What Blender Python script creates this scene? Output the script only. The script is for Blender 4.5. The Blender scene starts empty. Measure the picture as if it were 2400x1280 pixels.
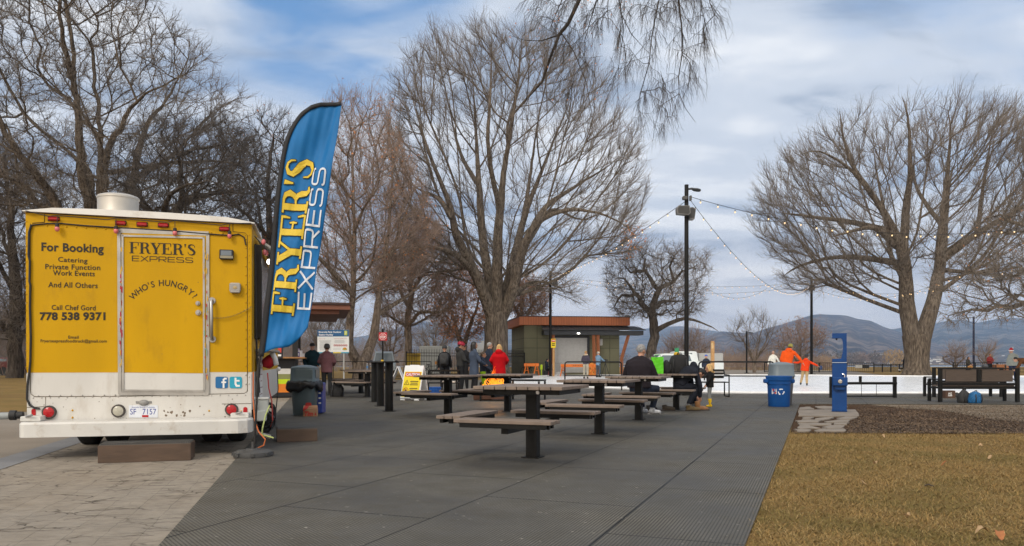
import bpy, bmesh, math, random
import numpy as np
from mathutils import Vector, Matrix, Euler
R = math.radians
random.seed(7); RNG = np.random.default_rng(11)
scene = bpy.context.scene
COL = scene.collection
HCAM, F, HOR = 1.07, 1800.0, 849.0       # eye height, focal length and horizon in pixels of the 2400 px photograph

# ---------------------------------------------------------------- camera
cam_d = bpy.data.cameras.new("camera"); cam = bpy.data.objects.new("camera", cam_d); COL.objects.link(cam)
cam.location = (0, 0, HCAM); cam.rotation_euler = (R(90), 0, 0)
cam_d.sensor_width = 36; cam_d.lens = 36 * F / 2400; cam_d.shift_y = (HOR - 640) / 2400
cam_d.clip_start = 0.05; cam_d.clip_end = 30000
scene.camera = cam

# ---------------------------------------------------------------- sky, sun, exposure
SUN_EL, SUN_AZ = 38.0, 205.0            # azimuth clockwise from +Y: behind the camera, a little to the left
sd = Vector((math.sin(R(SUN_AZ)) * math.cos(R(SUN_EL)), math.cos(R(SUN_AZ)) * math.cos(R(SUN_EL)), math.sin(R(SUN_EL))))
world = bpy.data.worlds.new("World"); scene.world = world; world.use_nodes = True
def build_world():
    nt = world.node_tree; N = nt.nodes; L = nt.links; N.clear()
    def nd(t, **k):
        n = N.new(t)
        for a, v in k.items(): setattr(n, a, v)
        return n
    def math_(op, a, b=None, clamp=False):
        n = nd('ShaderNodeMath', operation=op, use_clamp=clamp)
        for i, v in enumerate((a, b)):
            if v is None: continue
            if isinstance(v, (int, float)): n.inputs[i].default_value = v
            else: L.new(v, n.inputs[i])
        return n.outputs[0]
    def mix(f, a, b):
        n = nd('ShaderNodeMix', data_type='RGBA')
        for s, v in ((n.inputs[0], f), (n.inputs[6], a), (n.inputs[7], b)):
            if isinstance(v, (int, float)): s.default_value = v
            elif isinstance(v, tuple): s.default_value = (*v, 1)
            else: L.new(v, s)
        return n.outputs[2]
    def ramp(v, stops, interp='EASE'):
        n = nd('ShaderNodeValToRGB'); n.color_ramp.interpolation = interp
        e = n.color_ramp.elements
        while len(e) < len(stops): e.new(0.5)
        for k, (p, c) in enumerate(stops): e[k].position = p; e[k].color = (c, c, c, 1) if isinstance(c, (int, float)) else (*c, 1)
        L.new(v, n.inputs[0]); return n.outputs[0]
    out = nd('ShaderNodeOutputWorld'); bg = nd('ShaderNodeBackground'); L.new(bg.outputs[0], out.inputs[0])
    bg.inputs[1].default_value = 0.10
    sky = nd('ShaderNodeTexSky', sky_type='NISHITA', sun_disc=False, sun_elevation=R(SUN_EL), sun_rotation=R(SUN_AZ))
    sky.altitude = 350; sky.air_density = 1.0; sky.dust_density = 0.6; sky.ozone_density = 1.5
    tc = nd('ShaderNodeTexCoord'); sep = nd('ShaderNodeSeparateXYZ'); L.new(tc.outputs['Generated'], sep.inputs[0])
    z = math_('MAXIMUM', sep.outputs[2], 0.0)
    den = math_('ADD', z, 0.16)
    comb = nd('ShaderNodeCombineXYZ')
    L.new(math_('DIVIDE', sep.outputs[0], den), comb.inputs[0]); L.new(math_('DIVIDE', sep.outputs[1], den), comb.inputs[1])
    def noise(scale, detail, off=(0, 0, 0), rough=.55, dist=0.0, stretch=(1, 1, 1)):
        m = nd('ShaderNodeMapping'); m.inputs[1].default_value = off; m.inputs[3].default_value = stretch; L.new(comb.outputs[0], m.inputs[0])
        n = nd('ShaderNodeTexNoise'); n.inputs['Scale'].default_value = scale; n.inputs['Detail'].default_value = detail
        n.inputs['Roughness'].default_value = rough; n.inputs['Distortion'].default_value = dist
        L.new(m.outputs[0], n.inputs['Vector']); return n.outputs[0]
    def blob(px, py, r0, r1):           # an opening in the cloud round one direction of the sky
        d = Vector(((px - 1200) / F, 1, (HOR - py) / F)).normalized()
        dp = nd('ShaderNodeVectorMath', operation='DOT_PRODUCT'); L.new(tc.outputs['Generated'], dp.inputs[0]); dp.inputs[1].default_value = d
        n = nd('ShaderNodeMapRange', interpolation_type='SMOOTHSTEP')
        n.inputs[1].default_value = math.cos(R(r1)); n.inputs[2].default_value = math.cos(R(r0)); L.new(dp.outputs['Value'], n.inputs[0]); return n.outputs[0]
    n1 = noise(0.85, 6, (3.1, 0.7, 0), .55, .6, (1, 1.1, 1))
    n2 = noise(1.7, 5, (8.2, 4.4, 0), .5, .5, (.8, 1.3, 1))
    n3 = noise(4.0, 4, (1.2, 9.4, 0), .55, .6, (.8, 1.3, 1))
    hole = math_('ADD', blob(840, -60, 1, 11), math_('MULTIPLY', blob(2350, -60, 2, 15), .8))
    hole = math_('ADD', hole, math_('MULTIPLY', blob(500, 0, 1, 9), .3))
    hole = math_('MULTIPLY', hole, math_('ADD', math_('MULTIPLY', n3, .5), .08))
    cov = math_('SUBTRACT', math_('ADD', n1, .12), hole)
    cov = ramp(cov, ((.20, 0.0), (.56, 1.0)))
    shade = math_('ADD', math_('MULTIPLY', n2, .75), math_('MULTIPLY', n3, .25))
    cloud = ramp(shade, ((.39, (2.2, 2.65, 3.4)), (.50, (4.1, 4.45, 5.0)), (.63, (5.9, 6.0, 6.15))))
    hz = ramp(z, ((.0, 1.0), (.20, 0.0)))
    cloud = mix(math_('MULTIPLY', hz, .62), cloud, (8.4, 7.4, 6.4))
    blue = mix(.6, sky.outputs[0], (.5, 1.7, 3.7))
    col = mix(cov, blue, cloud)
    # thin cloud is brightest round the hidden sun
    dp = nd('ShaderNodeVectorMath', operation='DOT_PRODUCT'); L.new(tc.outputs['Generated'], dp.inputs[0]); dp.inputs[1].default_value = sd
    glow = nd('ShaderNodeMapRange', interpolation_type='SMOOTHSTEP'); glow.inputs[1].default_value = -.15; glow.inputs[2].default_value = 1.0
    L.new(dp.outputs['Value'], glow.inputs[0])
    sc = nd('ShaderNodeVectorMath', operation='MULTIPLY'); L.new(col, sc.inputs[0]); L.new(mix(glow.outputs[0], (1.0, 1.0, 1.0), (1.95, 1.70, 1.40)), sc.inputs[1])
    L.new(sc.outputs[0], bg.inputs[0])
build_world()
sun_d = bpy.data.lights.new("sun", 'SUN'); sun = bpy.data.objects.new("sun", sun_d); COL.objects.link(sun)
sun_d.energy = 1.0; sun_d.angle = R(16); sun_d.color = (1, .92, .80)
sun.rotation_euler = (-sd).to_track_quat('-Z', 'Y').to_euler()
scene.view_settings.view_transform = 'Standard'; scene.view_settings.look = 'None'
scene.view_settings.exposure = 0.82; scene.view_settings.gamma = 1.0
scene.cycles.use_denoising = True
scene.cycles.max_bounces = 6; scene.cycles.diffuse_bounces = 3; scene.cycles.transparent_max_bounces = 8
scene.render.film_transparent = False

# ---------------------------------------------------------------- helpers
def Wp(px, py, d): return Vector(((px - 1200) * d / F, d, HCAM - (py - HOR) * d / F))
def Gp(px, py, z=0.0):
    d = F * (HCAM - z) / (py - HOR); return Vector(((px - 1200) * d / F, d, z))
def plane_hit(px, py, o, n):
    """where the sight line of a photo pixel meets a real plane"""
    d = Vector(((px - 1200) / F, 1, -(py - HOR) / F)); c = Vector((0, 0, HCAM))
    return c + d * ((Vector(o) - c).dot(n) / d.dot(n))

MATS = {}
def mat(name, base, rough=.6, metal=0.0, var=.12, scale=6.0, bump=0.0, bscale=None, emit=None, estr=0.0, alpha=1.0, trans=0.0, spec=.4, coord='Object', dirt=None, dirt_amt=.0, stretch=(1, 1, 1), detail=4):
    if name in MATS: return MATS[name]
    m = bpy.data.materials.new(name); m.use_nodes = True; MATS[name] = m
    nt = m.node_tree; N = nt.nodes; L = nt.links; b = N['Principled BSDF']
    b.inputs['Roughness'].default_value = rough; b.inputs['Metallic'].default_value = metal
    b.inputs['Specular IOR Level'].default_value = spec
    b.inputs['Base Color'].default_value = (*base, 1)
    if trans: b.inputs['Transmission Weight'].default_value = trans
    if alpha < 1: b.inputs['Alpha'].default_value = alpha
    if emit: b.inputs['Emission Color'].default_value = (*emit, 1); b.inputs['Emission Strength'].default_value = estr
    if var or bump or dirt:
        tc = N.new('ShaderNodeTexCoord'); mp = N.new('ShaderNodeMapping'); mp.inputs[3].default_value = stretch
        L.new(tc.outputs[coord], mp.inputs[0])
    if var:
        no = N.new('ShaderNodeTexNoise'); no.inputs['Scale'].default_value = scale; no.inputs['Detail'].default_value = detail
        L.new(mp.outputs[0], no.inputs['Vector'])
        mr = N.new('ShaderNodeMapRange'); mr.inputs[1].default_value = .3; mr.inputs[2].default_value = .7
        mr.inputs[3].default_value = 1 - var; mr.inputs[4].default_value = 1 + var; L.new(no.outputs[0], mr.inputs[0])
        sc = N.new('ShaderNodeVectorMath'); sc.operation = 'SCALE'; sc.inputs[0].default_value = base; L.new(mr.outputs[0], sc.inputs['Scale'])
        last = sc.outputs[0]
        if dirt:
            n2 = N.new('ShaderNodeTexNoise'); n2.inputs['Scale'].default_value = scale * 1.7; n2.inputs['Detail'].default_value = 8; n2.inputs['Roughness'].default_value = .7
            L.new(mp.outputs[0], n2.inputs['Vector'])
            r2 = N.new('ShaderNodeMapRange'); r2.inputs[1].default_value = .55; r2.inputs[2].default_value = .75; r2.inputs[4].default_value = dirt_amt
            L.new(n2.outputs[0], r2.inputs[0])
            mx = N.new('ShaderNodeMix'); mx.data_type = 'RGBA'; L.new(r2.outputs[0], mx.inputs[0]); L.new(last, mx.inputs[6]); mx.inputs[7].default_value = (*dirt, 1)
            last = mx.outputs[2]
        L.new(last, b.inputs['Base Color'])
    if bump:
        nb = N.new('ShaderNodeTexNoise'); nb.inputs['Scale'].default_value = bscale or scale * 4; nb.inputs['Detail'].default_value = 6
        L.new(mp.outputs[0], nb.inputs['Vector'])
        bp = N.new('ShaderNodeBump'); bp.inputs['Strength'].default_value = bump; bp.inputs['Distance'].default_value = .02
        L.new(nb.outputs[0], bp.inputs['Height']); L.new(bp.outputs[0], b.inputs['Normal'])
    return m

def frame(t, ref=None):
    t = Vector(t).normalized(); ref = ref or (Vector((0, 0, 1)) if abs(t.z) < .9 else Vector((0, 1, 0)))
    a = ref.cross(t).normalized(); return a, t.cross(a)

class MB:
    def __init__(s): s.v = []; s.f = []; s.m = []; s.mi = 0; s.T = None
    def use(s, i): s.mi = i; return s
    def add(s, vs, fs):
        k = len(s.v)
        if s.T is not None: vs = [s.T @ Vector(p) for p in vs]
        s.v += [tuple(p) for p in vs]
        for f in fs: s.f.append(tuple(i + k for i in f)); s.m.append(s.mi)
        return s
    def box(s, c, d, rz=0.0, rot=None, bev=0.0):
        M = rot if rot is not None else Matrix.Rotation(rz, 3, 'Z'); c = Vector(c); hx, hy, hz = d[0] / 2, d[1] / 2, d[2] / 2
        if bev <= 0:
            vs = [c + M @ Vector((x * hx, y * hy, z * hz)) for z in (-1, 1) for y in (-1, 1) for x in (-1, 1)]
            return s.add(vs, [(0, 2, 3, 1), (4, 5, 7, 6), (0, 1, 5, 4), (2, 6, 7, 3), (0, 4, 6, 2), (1, 3, 7, 5)])
        bev = min(bev, hx * .9, hy * .9, hz * .9)
        rings = []
        for z, e in ((-hz, bev), (-hz + bev, 0), (hz - bev, 0), (hz, bev)):
            x0, y0 = hx - e, hy - e; q = bev * .6 if e == 0 else 0
            pts = [(-x0 + q, -y0), (x0 - q, -y0), (x0, -y0 + q), (x0, y0 - q), (x0 - q, y0), (-x0 + q, y0), (-x0, y0 - q), (-x0, -y0 + q)]
            rings.append([c + M @ Vector((x, y, z)) for x, y in pts])
        vs = [p for r in rings for p in r]; fs = []
        for k in range(3):
            for i in range(8): j = (i + 1) % 8; fs.append((k * 8 + i, k * 8 + j, k * 8 + 8 + j, k * 8 + 8 + i))
        fs += [tuple(range(7, -1, -1)), tuple(range(24, 32))]
        return s.add(vs, fs)
    def tube(s, pts, rad, n=8, caps=True, ell=None, closed=False):
        pts = [Vector(p) for p in pts]; m = len(pts)
        if not hasattr(rad, '__len__'): rad = [rad] * m
        vs = []; ref = None
        for i, p in enumerate(pts):
            t = (pts[min(i + 1, m - 1)] - pts[max(i - 1, 0)])
            if closed: t = pts[(i + 1) % m] - pts[i - 1]
            if t.length < 1e-9: t = Vector((0, 0, 1))
            t.normalize()
            if ref is None: a, b = frame(t)
            else:
                a = (ref - t * ref.dot(t))
                a = a.normalized() if a.length > 1e-6 else frame(t)[0]
                b = t.cross(a)
            ref = a
            ra, rb = (rad[i], rad[i]) if ell is None else (rad[i] * ell[0], rad[i] * ell[1])
            for k in range(n):
                th = 2 * math.pi * k / n; vs.append(p + a * (ra * math.cos(th)) + b * (rb * math.sin(th)))
        fs = []
        for i in range(m if closed else m - 1):
            i2 = (i + 1) % m
            for k in range(n): q = (k + 1) % n; fs.append((i * n + k, i * n + q, i2 * n + q, i2 * n + k))
        if caps and not closed: fs += [tuple(range(n - 1, -1, -1)), tuple(range((m - 1) * n, m * n))]
        return s.add(vs, fs)
    def cyl(s, p0, p1, r0, r1=None, n=16): return s.tube([p0, p1], [r0, r0 if r1 is None else r1], n)
    def ell(s, c, r, n=12, m=8, rot=None):
        c = Vector(c); r = (r, r, r) if not hasattr(r, '__len__') else r; vs = []; M = rot or Matrix.Identity(3)
        for i in range(m + 1):
            ph = math.pi * i / m
            for k in range(n):
                th = 2 * math.pi * k / n
                vs.append(c + M @ Vector((r[0] * math.sin(ph) * math.cos(th), r[1] * math.sin(ph) * math.sin(th), -r[2] * math.cos(ph))))
        fs = [(i * n + k, i * n + (k + 1) % n, (i + 1) * n + (k + 1) % n, (i + 1) * n + k) for i in range(m) for k in range(n)]
        return s.add(vs, fs)
    def lathe(s, prof, c=(0, 0, 0), n=24, sq=None):
        """profile [(r, z)]; sq=exponent gives a rounded-square section"""
        c = Vector(c); vs = []
        for r, z in prof:
            for k in range(n):
                th = 2 * math.pi * k / n; q = 1.0
                if sq: q = 1 / (abs(math.cos(th)) ** sq + abs(math.sin(th)) ** sq) ** (1 / sq)
                vs.append(c + Vector((r * q * math.cos(th), r * q * math.sin(th), z)))
        fs = [(i * n + k, i * n + (k + 1) % n, (i + 1) * n + (k + 1) % n, (i + 1) * n + k) for i in range(len(prof) - 1) for k in range(n)]
        fs += [tuple(range(n - 1, -1, -1)), tuple(range((len(prof) - 1) * n, len(prof) * n))]
        return s.add(vs, fs)
    def prism(s, poly, e):
        """closed polygon (3-D points) extruded by the vector e"""
        poly = [Vector(p) for p in poly]; n = len(poly); e = Vector(e)
        return s.add(poly + [p + e for p in poly], [tuple(range(n - 1, -1, -1)), tuple(range(n, 2 * n))] + [(i, (i + 1) % n, n + (i + 1) % n, n + i) for i in range(n)])
    def quad(s, *p): return s.add(p, [tuple(range(len(p)))])
    def build(s, name, mats, parent=None, world=False, smooth=False, origin=None):
        off = Vector((0, 0, 0))
        if parent is not None and world:
            q = parent
            while q is not None: off = off + q.location; q = q.parent
        if parent is None and origin is not None: off = Vector(origin)
        me = bpy.data.meshes.new(name)
        V = np.array(s.v, dtype=np.float64) - np.array(off)
        me.from_pydata(V.tolist(), [], s.f)
        for m in (mats if isinstance(mats, (list, tuple)) else [mats]): me.materials.append(m)
        if max(s.m, default=0) > 0: me.polygons.foreach_set('material_index', s.m)
        if smooth: shade(me, smooth)
        me.update()
        o = bpy.data.objects.new(name, me); COL.objects.link(o)
        if parent is not None: o.parent = parent
        elif origin is not None: o.location = off
        return o
def shade(me, ang):
    me.polygons.foreach_set('use_smooth', [True] * len(me.polygons))
    if ang is not True:
        bm = bmesh.new(); bm.from_mesh(me)
        for e in bm.edges: e.smooth = not (len(e.link_faces) == 2 and e.calc_face_angle(0) > R(ang))
        bm.to_mesh(me); bm.free()

def np_mesh(name, V, quads, mats, mi=None, smooth=False, parent=None, loc=None):
    me = bpy.data.meshes.new(name); nf, k = quads.shape
    me.vertices.add(len(V)); me.vertices.foreach_set('co', np.ascontiguousarray(V, dtype=np.float32).ravel())
    me.loops.add(nf * k); me.loops.foreach_set('vertex_index', np.ascontiguousarray(quads, dtype=np.int32).ravel())
    me.polygons.add(nf); me.polygons.foreach_set('loop_start', np.arange(0, nf * k, k, dtype=np.int32))
    for m in mats: me.materials.append(m)
    if mi is not None: me.polygons.foreach_set('material_index', np.asarray(mi, dtype=np.int32))
    if smooth: me.polygons.foreach_set('use_smooth', np.ones(nf, dtype=bool))
    me.update(calc_edges=True)
    o = bpy.data.objects.new(name, me); COL.objects.link(o)
    if parent is not None: o.parent = parent
    if loc is not None: o.location = loc
    return o

def tag(o, label=None, cat=None, group=None, kind=None):
    for k, v in (('label', label), ('category', cat), ('group', group), ('kind', kind)):
        if v: o[k] = v
    return o
def thing(name, label, cat, loc=(0, 0, 0), rz=0.0, group=None):
    o = bpy.data.objects.new(name, None); COL.objects.link(o); o.location = loc; o.rotation_euler = (0, 0, rz); o.empty_display_size = .2
    return tag(o, label, cat, group)
KIDS = {}
def copy_tree(o, parent=None, depth=0):
    c = o.copy(); COL.objects.link(c)
    if parent is not None: c.parent = parent
    for ch in list(o.children): copy_tree(ch, c, depth + 1)
    return c
def dup(o, loc, rz=None, label=None, scale=None):
    c = copy_tree(o); c.location = loc
    if rz is not None: c.rotation_euler = (0, 0, rz)
    if scale: c.scale = (scale,) * 3
    if label: c['label'] = label
    return c

# ---- lettering: built-in sans for running text, hand-cut shapes for the two logo faces
def font_tris(s, bold=0.0, spacing=1.0):
    cu = bpy.data.curves.new('lettering', 'FONT'); cu.body = s; cu.size = 1.0; cu.offset = bold; cu.space_character = spacing; cu.resolution_u = 3
    o = bpy.data.objects.new('lettering', cu); COL.objects.link(o)
    dg = bpy.context.evaluated_depsgraph_get(); dg.update(); me = bpy.data.meshes.new_from_object(o.evaluated_get(dg))
    V = [v.co.copy() for v in me.vertices]; Fs = [tuple(p.vertices) for p in me.polygons]
    bpy.data.objects.remove(o); bpy.data.curves.remove(cu); bpy.data.meshes.remove(me)
    return V, Fs
def text_on(mb, s, fmap, bold=0.0, cap=.73, spacing=1.0):
    """fmap(x01, y01) -> world point; x01 along the text's own width, y01 = 0 baseline, 1 capital height"""
    V, Fs = font_tris(s, bold, spacing)
    if not V: return
    x0 = min(v.x for v in V); x1 = max(v.x for v in V)
    mb.add([fmap((v.x - x0) / (x1 - x0), v.y / cap) for v in V], Fs)

def rect(x0, y0, x1, y1): return ('r', x0, y0, x1, y1)
def glyphs_serif():
    ser = lambda x0, x1, y: rect(x0, y - .0, x1, y + .055)
    st = rect(.10, 0, .30, 1)
    base = [rect(.0, 0, .40, .055), rect(.0, .945, .40, 1)]
    arm_top = [rect(.30, .945, .74, 1), ('s', [(.72, 1, .05), (.715, .86, .07), (.70, .68, .03)])]
    mid = [rect(.30, .48, .52, .535), ('s', [(.53, .36, .02), (.535, .50, .07), (.53, .66, .02)])]
    F_ = [st] + base + arm_top + mid
    E_ = F_ + [rect(.30, 0, .78, .055), ('s', [(.77, .0, .05), (.765, .14, .07), (.74, .34, .03)])]
    bowl = ('s', [(.30, .972, .055), (.46, .965, .07), (.60, .91, .15), (.665, .76, .20), (.60, .61, .15), (.46, .535, .07), (.30, .515, .055)])
    R_ = [st] + base + [bowl, ('s', [(.46, .53, .08), (.60, .46, .15), (.655, .32, .18), (.68, .14, .17), (.76, .04, .11), (.90, .06, .04)])]
    Y_ = [rect(.30, 0, .50, .45), rect(.20, 0, .60, .055), rect(-.04, .945, .36, 1), rect(.54, .945, .88, 1), ('s', [(.13, .96, .20), (.40, .42, .20)]), ('s', [(.71, .96, .06), (.43, .42, .07)])]
    S_ = [('s', [(.60, .68, .02), (.585, .82, .05), (.50, .93, .06), (.34, .97, .08), (.17, .88, .14), (.14, .73, .18), (.28, .59, .20), (.46, .47, .20), (.585, .30, .18), (.53, .11, .14), (.34, .03, .08), (.18, .07, .06), (.09, .18, .05), (.07, .34, .02)])]
    A_ = [('s', [(.10, 1.0, .14), (.07, .68, .03)])]
    return {'F': (F_, .80), 'R': (R_, .92), 'Y': (Y_, .86), 'E': (E_, .86), "'": (A_, .24), 'S': (S_, .70)}
def glyphs_wide(w=.115):
    P = lambda *p: ('s', [(x, y, w) for x, y in p])
    h = w / 2
    E = [P((h, 0), (h, 1)), P((h, 1 - h), (.92, 1 - h)), P((h, .5), (.86, .5)), P((h, h), (.92, h))]
    X = [P((.02, 0), (.93, 1)), P((.02, 1), (.93, 0))]
    bowl = P((h, 1 - h), (.80, 1 - h), (.90, .93), (.93, .84), (.93, .60), (.90, .49), (.80, .43), (h, .43))
    Pg = [P((h, 0), (h, 1)), bowl]
    Rg = [P((h, 0), (h, 1)), bowl, P((.52, .43), (.93, 0))]
    S = [P((.90, .80), (.86, .90), (.76, 1 - h), (.18, 1 - h), (.09, .91), (h, .80), (h, .68), (.09, .57), (.18, .52), (.76, .49), (.87, .43), (.91, .32), (.91, .18), (.86, .09), (.76, h), (.18, h), (.09, .09), (.04, .20))]
    return {'E': (E, 1.08), 'X': (X, 1.1), 'P': (Pg, 1.1), 'R': (Rg, 1.12), 'S': (S, 1.1)}
SERIF, WIDE = glyphs_serif(), glyphs_wide()
def logo_on(mb, s, G, fmap, grow=0.0, lift=0.0003, aspect=1.0):
    """cut the word from shapes; fmap(x01, y01, lift)"""
    tot = sum(G[c][1] for c in s); x = 0.0; k = 0
    for c in s:
        parts, adv = G[c]
        for p in parts:
            k += 1
            if p[0] == 'r':
                x0, y0, x1, y1 = p[1] - grow, p[2] - grow, p[3] + grow, p[4] + grow
                segs = [(((x0 + x1) / 2, y0 + (y1 - y0) * t), (x1 - x0)) for t in np.linspace(0, 1, 2 + int((y1 - y0) / .12))]
                rows = [((cx - w / 2, cy), (cx + w / 2, cy)) for (cx, cy), w in segs]
            else:
                pts = p[1]; dense = []
                for a, b in zip(pts[:-1], pts[1:]):
                    n = max(1, int(math.hypot(b[0] - a[0], b[1] - a[1]) / .1))
                    dense += [tuple(a[i] + (b[i] - a[i]) * t / n for i in range(3)) for t in range(n)]
                dense.append(pts[-1]); rows = []
                for i, (px, py, w) in enumerate(dense):
                    a, b = dense[max(i - 1, 0)], dense[min(i + 1, len(dense) - 1)]
                    tx, ty = b[0] - a[0], b[1] - a[1]; l = math.hypot(tx, ty) or 1; nx, ny = -ty / l, tx / l; hw = w / 2 + grow
                    ex = (grow * tx / l * (-1 if i == 0 else 1 if i == len(dense) - 1 else 0)); ey = (grow * ty / l * (-1 if i == 0 else 1 if i == len(dense) - 1 else 0))
                    rows.append(((px + ex + nx * hw, py + ey + ny * hw), (px + ex - nx * hw, py + ey - ny * hw)))
            vs = []
            for a, b in rows:
                for q in (a, ((a[0] + b[0]) / 2, (a[1] + b[1]) / 2), b): vs.append(fmap((x + q[0]) / tot, q[1], lift + k * 0.00006))
            n = len(rows); mb.add(vs, [(i * 3 + j, i * 3 + j + 1, i * 3 + j + 4, i * 3 + j + 3) for i in range(n - 1) for j in (0, 1)])
        x += adv
def bil(B0, B1, T0, T1): return lambda x, y: (B0[0] * (1 - x) * (1 - y) + B1[0] * x * (1 - y) + T0[0] * (1 - x) * y + T1[0] * x * y, B0[1] * (1 - x) * (1 - y) + B1[1] * x * (1 - y) + T0[1] * (1 - x) * y + T1[1] * x * y)
# ================================================================ setting
def tex_mat(name, rough=.8, spec=.3):
    m = bpy.data.materials.new(name); m.use_nodes = True; b = m.node_tree.nodes['Principled BSDF']
    b.inputs['Roughness'].default_value = rough; b.inputs['Specular IOR Level'].default_value = spec
    nt = m.node_tree
    class K: pass
    k = K(); k.m = m; k.N = nt.nodes; k.L = nt.links; k.b = b
    k.tc = k.N.new('ShaderNodeTexCoord')
    def mapping(rz=0.0, scale=(1, 1, 1), loc=(0, 0, 0)):
        n = k.N.new('ShaderNodeMapping'); n.inputs[1].default_value = loc; n.inputs[2].default_value = (0, 0, rz); n.inputs[3].default_value = scale
        k.L.new(k.tc.outputs['Object'], n.inputs[0]); return n.outputs[0]
    def noise(v, scale, detail=5, rough=.55):
        n = k.N.new('ShaderNodeTexNoise'); n.inputs['Scale'].default_value = scale; n.inputs['Detail'].default_value = detail; n.inputs['Roughness'].default_value = rough
        k.L.new(v, n.inputs['Vector']); return n.outputs[0]
    def ramp(v, stops):
        n = k.N.new('ShaderNodeValToRGB'); e = n.color_ramp.elements
        while len(e) < len(stops): e.new(.5)
        for i, (p, c) in enumerate(stops): e[i].position = p; e[i].color = (c, c, c, 1) if isinstance(c, (int, float)) else (*c, 1)
        k.L.new(v, n.inputs[0]); return n.outputs[0]
    def mix(f, a, b_, mode='MIX'):
        n = k.N.new('ShaderNodeMix'); n.data_type = 'RGBA'; n.blend_type = mode
        for s, v in ((n.inputs[0], f), (n.inputs[6], a), (n.inputs[7], b_)):
            if isinstance(v, (int, float)): s.default_value = v
            elif isinstance(v, tuple): s.default_value = (*v, 1)
            else: k.L.new(v, s)
        return n.outputs[2]
    def bump(h, strength=.5, dist=.01, nrm=None):
        n = k.N.new('ShaderNodeBump'); n.inputs['Strength'].default_value = strength; n.inputs['Distance'].default_value = dist
        k.L.new(h, n.inputs['Height'])
        if nrm is not None: k.L.new(nrm, n.inputs['Normal'])
        return n.outputs[0]
    def brick(v, w, h, mortar, offset=.5, c1=(1, 1, 1), c2=(.8, .8, .8), cm=(0, 0, 0), smooth=.1):
        n = k.N.new('ShaderNodeTexBrick'); n.offset = offset; n.inputs['Scale'].default_value = 1.0
        n.inputs['Brick Width'].default_value = w; n.inputs['Row Height'].default_value = h; n.inputs['Mortar Size'].default_value = mortar; n.inputs['Mortar Smooth'].default_value = smooth
        n.inputs['Color1'].default_value = (*c1, 1); n.inputs['Color2'].default_value = (*c2, 1); n.inputs['Mortar'].default_value = (*cm, 1)
        k.L.new(v, n.inputs['Vector']); return n
    k.mapping, k.noise, k.ramp, k.mix, k.bump, k.brick = mapping, noise, ramp, mix, bump, brick
    k.col = lambda c: k.L.new(c, b.inputs['Base Color']); k.nrm = lambda c: k.L.new(c, b.inputs['Normal']); k.rgh = lambda c: k.L.new(c, b.inputs['Roughness'])
    return k
MAT_ROT = R(21.6); FW = Vector((math.sin(MAT_ROT), math.cos(MAT_ROT), 0)); RT = Vector((math.cos(MAT_ROT), -math.sin(MAT_ROT), 0))
def m_grass():
    k = tex_mat('dry_grass', .95, .1); v = k.mapping()
    big = k.noise(v, .35, 5); mid = k.noise(v, 2.2, 6, .65); fine = k.noise(k.mapping(scale=(1, 1, 1)), 34, 5, .7)
    c = k.ramp(big, ((.35, (.15, .088, .03)), (.5, (.22, .135, .044)), (.66, (.15, .10, .03))))
    c = k.mix(k.ramp(mid, ((.42, 0.0), (.7, .65))), c, (.115, .085, .030)); c = k.mix(k.ramp(k.noise(v, .9, 4), ((.54, 0.0), (.68, .5))), c, (.10, .105, .03))
    c = k.mix(k.ramp(fine, ((.35, .0), (.75, .5))), c, (.36, .25, .105))
    k.col(c); k.nrm(k.bump(fine, .9, .03)); return k.m
def m_mat():
    k = tex_mat('rubber_mat', .75, .25)
    # object axes of the sheet: turned so that x runs along the tile columns
    v = k.mapping(rz=-(R(90) - MAT_ROT))
    seam = k.brick(v, 1.83, 1.2, .007, .5, smooth=.2)
    # ribbed openings of the rubber tiles: short slots in staggered rows
    slot = k.brick(v, .028, .022, .0050, .5, smooth=.35)
    big = k.noise(k.mapping(), .55, 6, .6); mid = k.noise(k.mapping(), 3.0, 6, .7); fine = k.noise(k.mapping(), 60, 3)
    c = k.ramp(big, ((.34, (.072, .067, .058)), (.48, (.138, .129, .112)), (.64, (.215, .198, .165))))
    c = k.mix(k.ramp(mid, ((.42, .0), (.72, .55))), c, (.088, .076, .05))
    c = k.mix(k.ramp(fine, ((.4, .0), (.8, .25))), c, (.05, .05, .05))
    c = k.mix(k.mix(k.ramp(big, ((.35, .55), (.65, 1.0))), (0, 0, 0), k.ramp(slot.outputs['Fac'], ((.0, .0), (.9, .92)))), c, (.010, .010, .009))
    c = k.mix(k.ramp(k.noise(k.mapping(), 21, 2, .4), ((.74, .0), (.78, .8))), c, (.30, .28, .24))
    c = k.mix(seam.outputs['Fac'], c, (.012, .012, .012))
    k.col(c)
    k.rgh(k.ramp(big, ((.35, .5), (.65, .85))))
    inv = k.ramp(slot.outputs['Fac'], ((0, 1.0), (1, .0))); inv2 = k.ramp(seam.outputs['Fac'], ((0, 1.0), (1, .0)))
    k.nrm(k.bump(inv2, .9, .012, k.bump(inv, .6, .006))); return k.m
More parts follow.
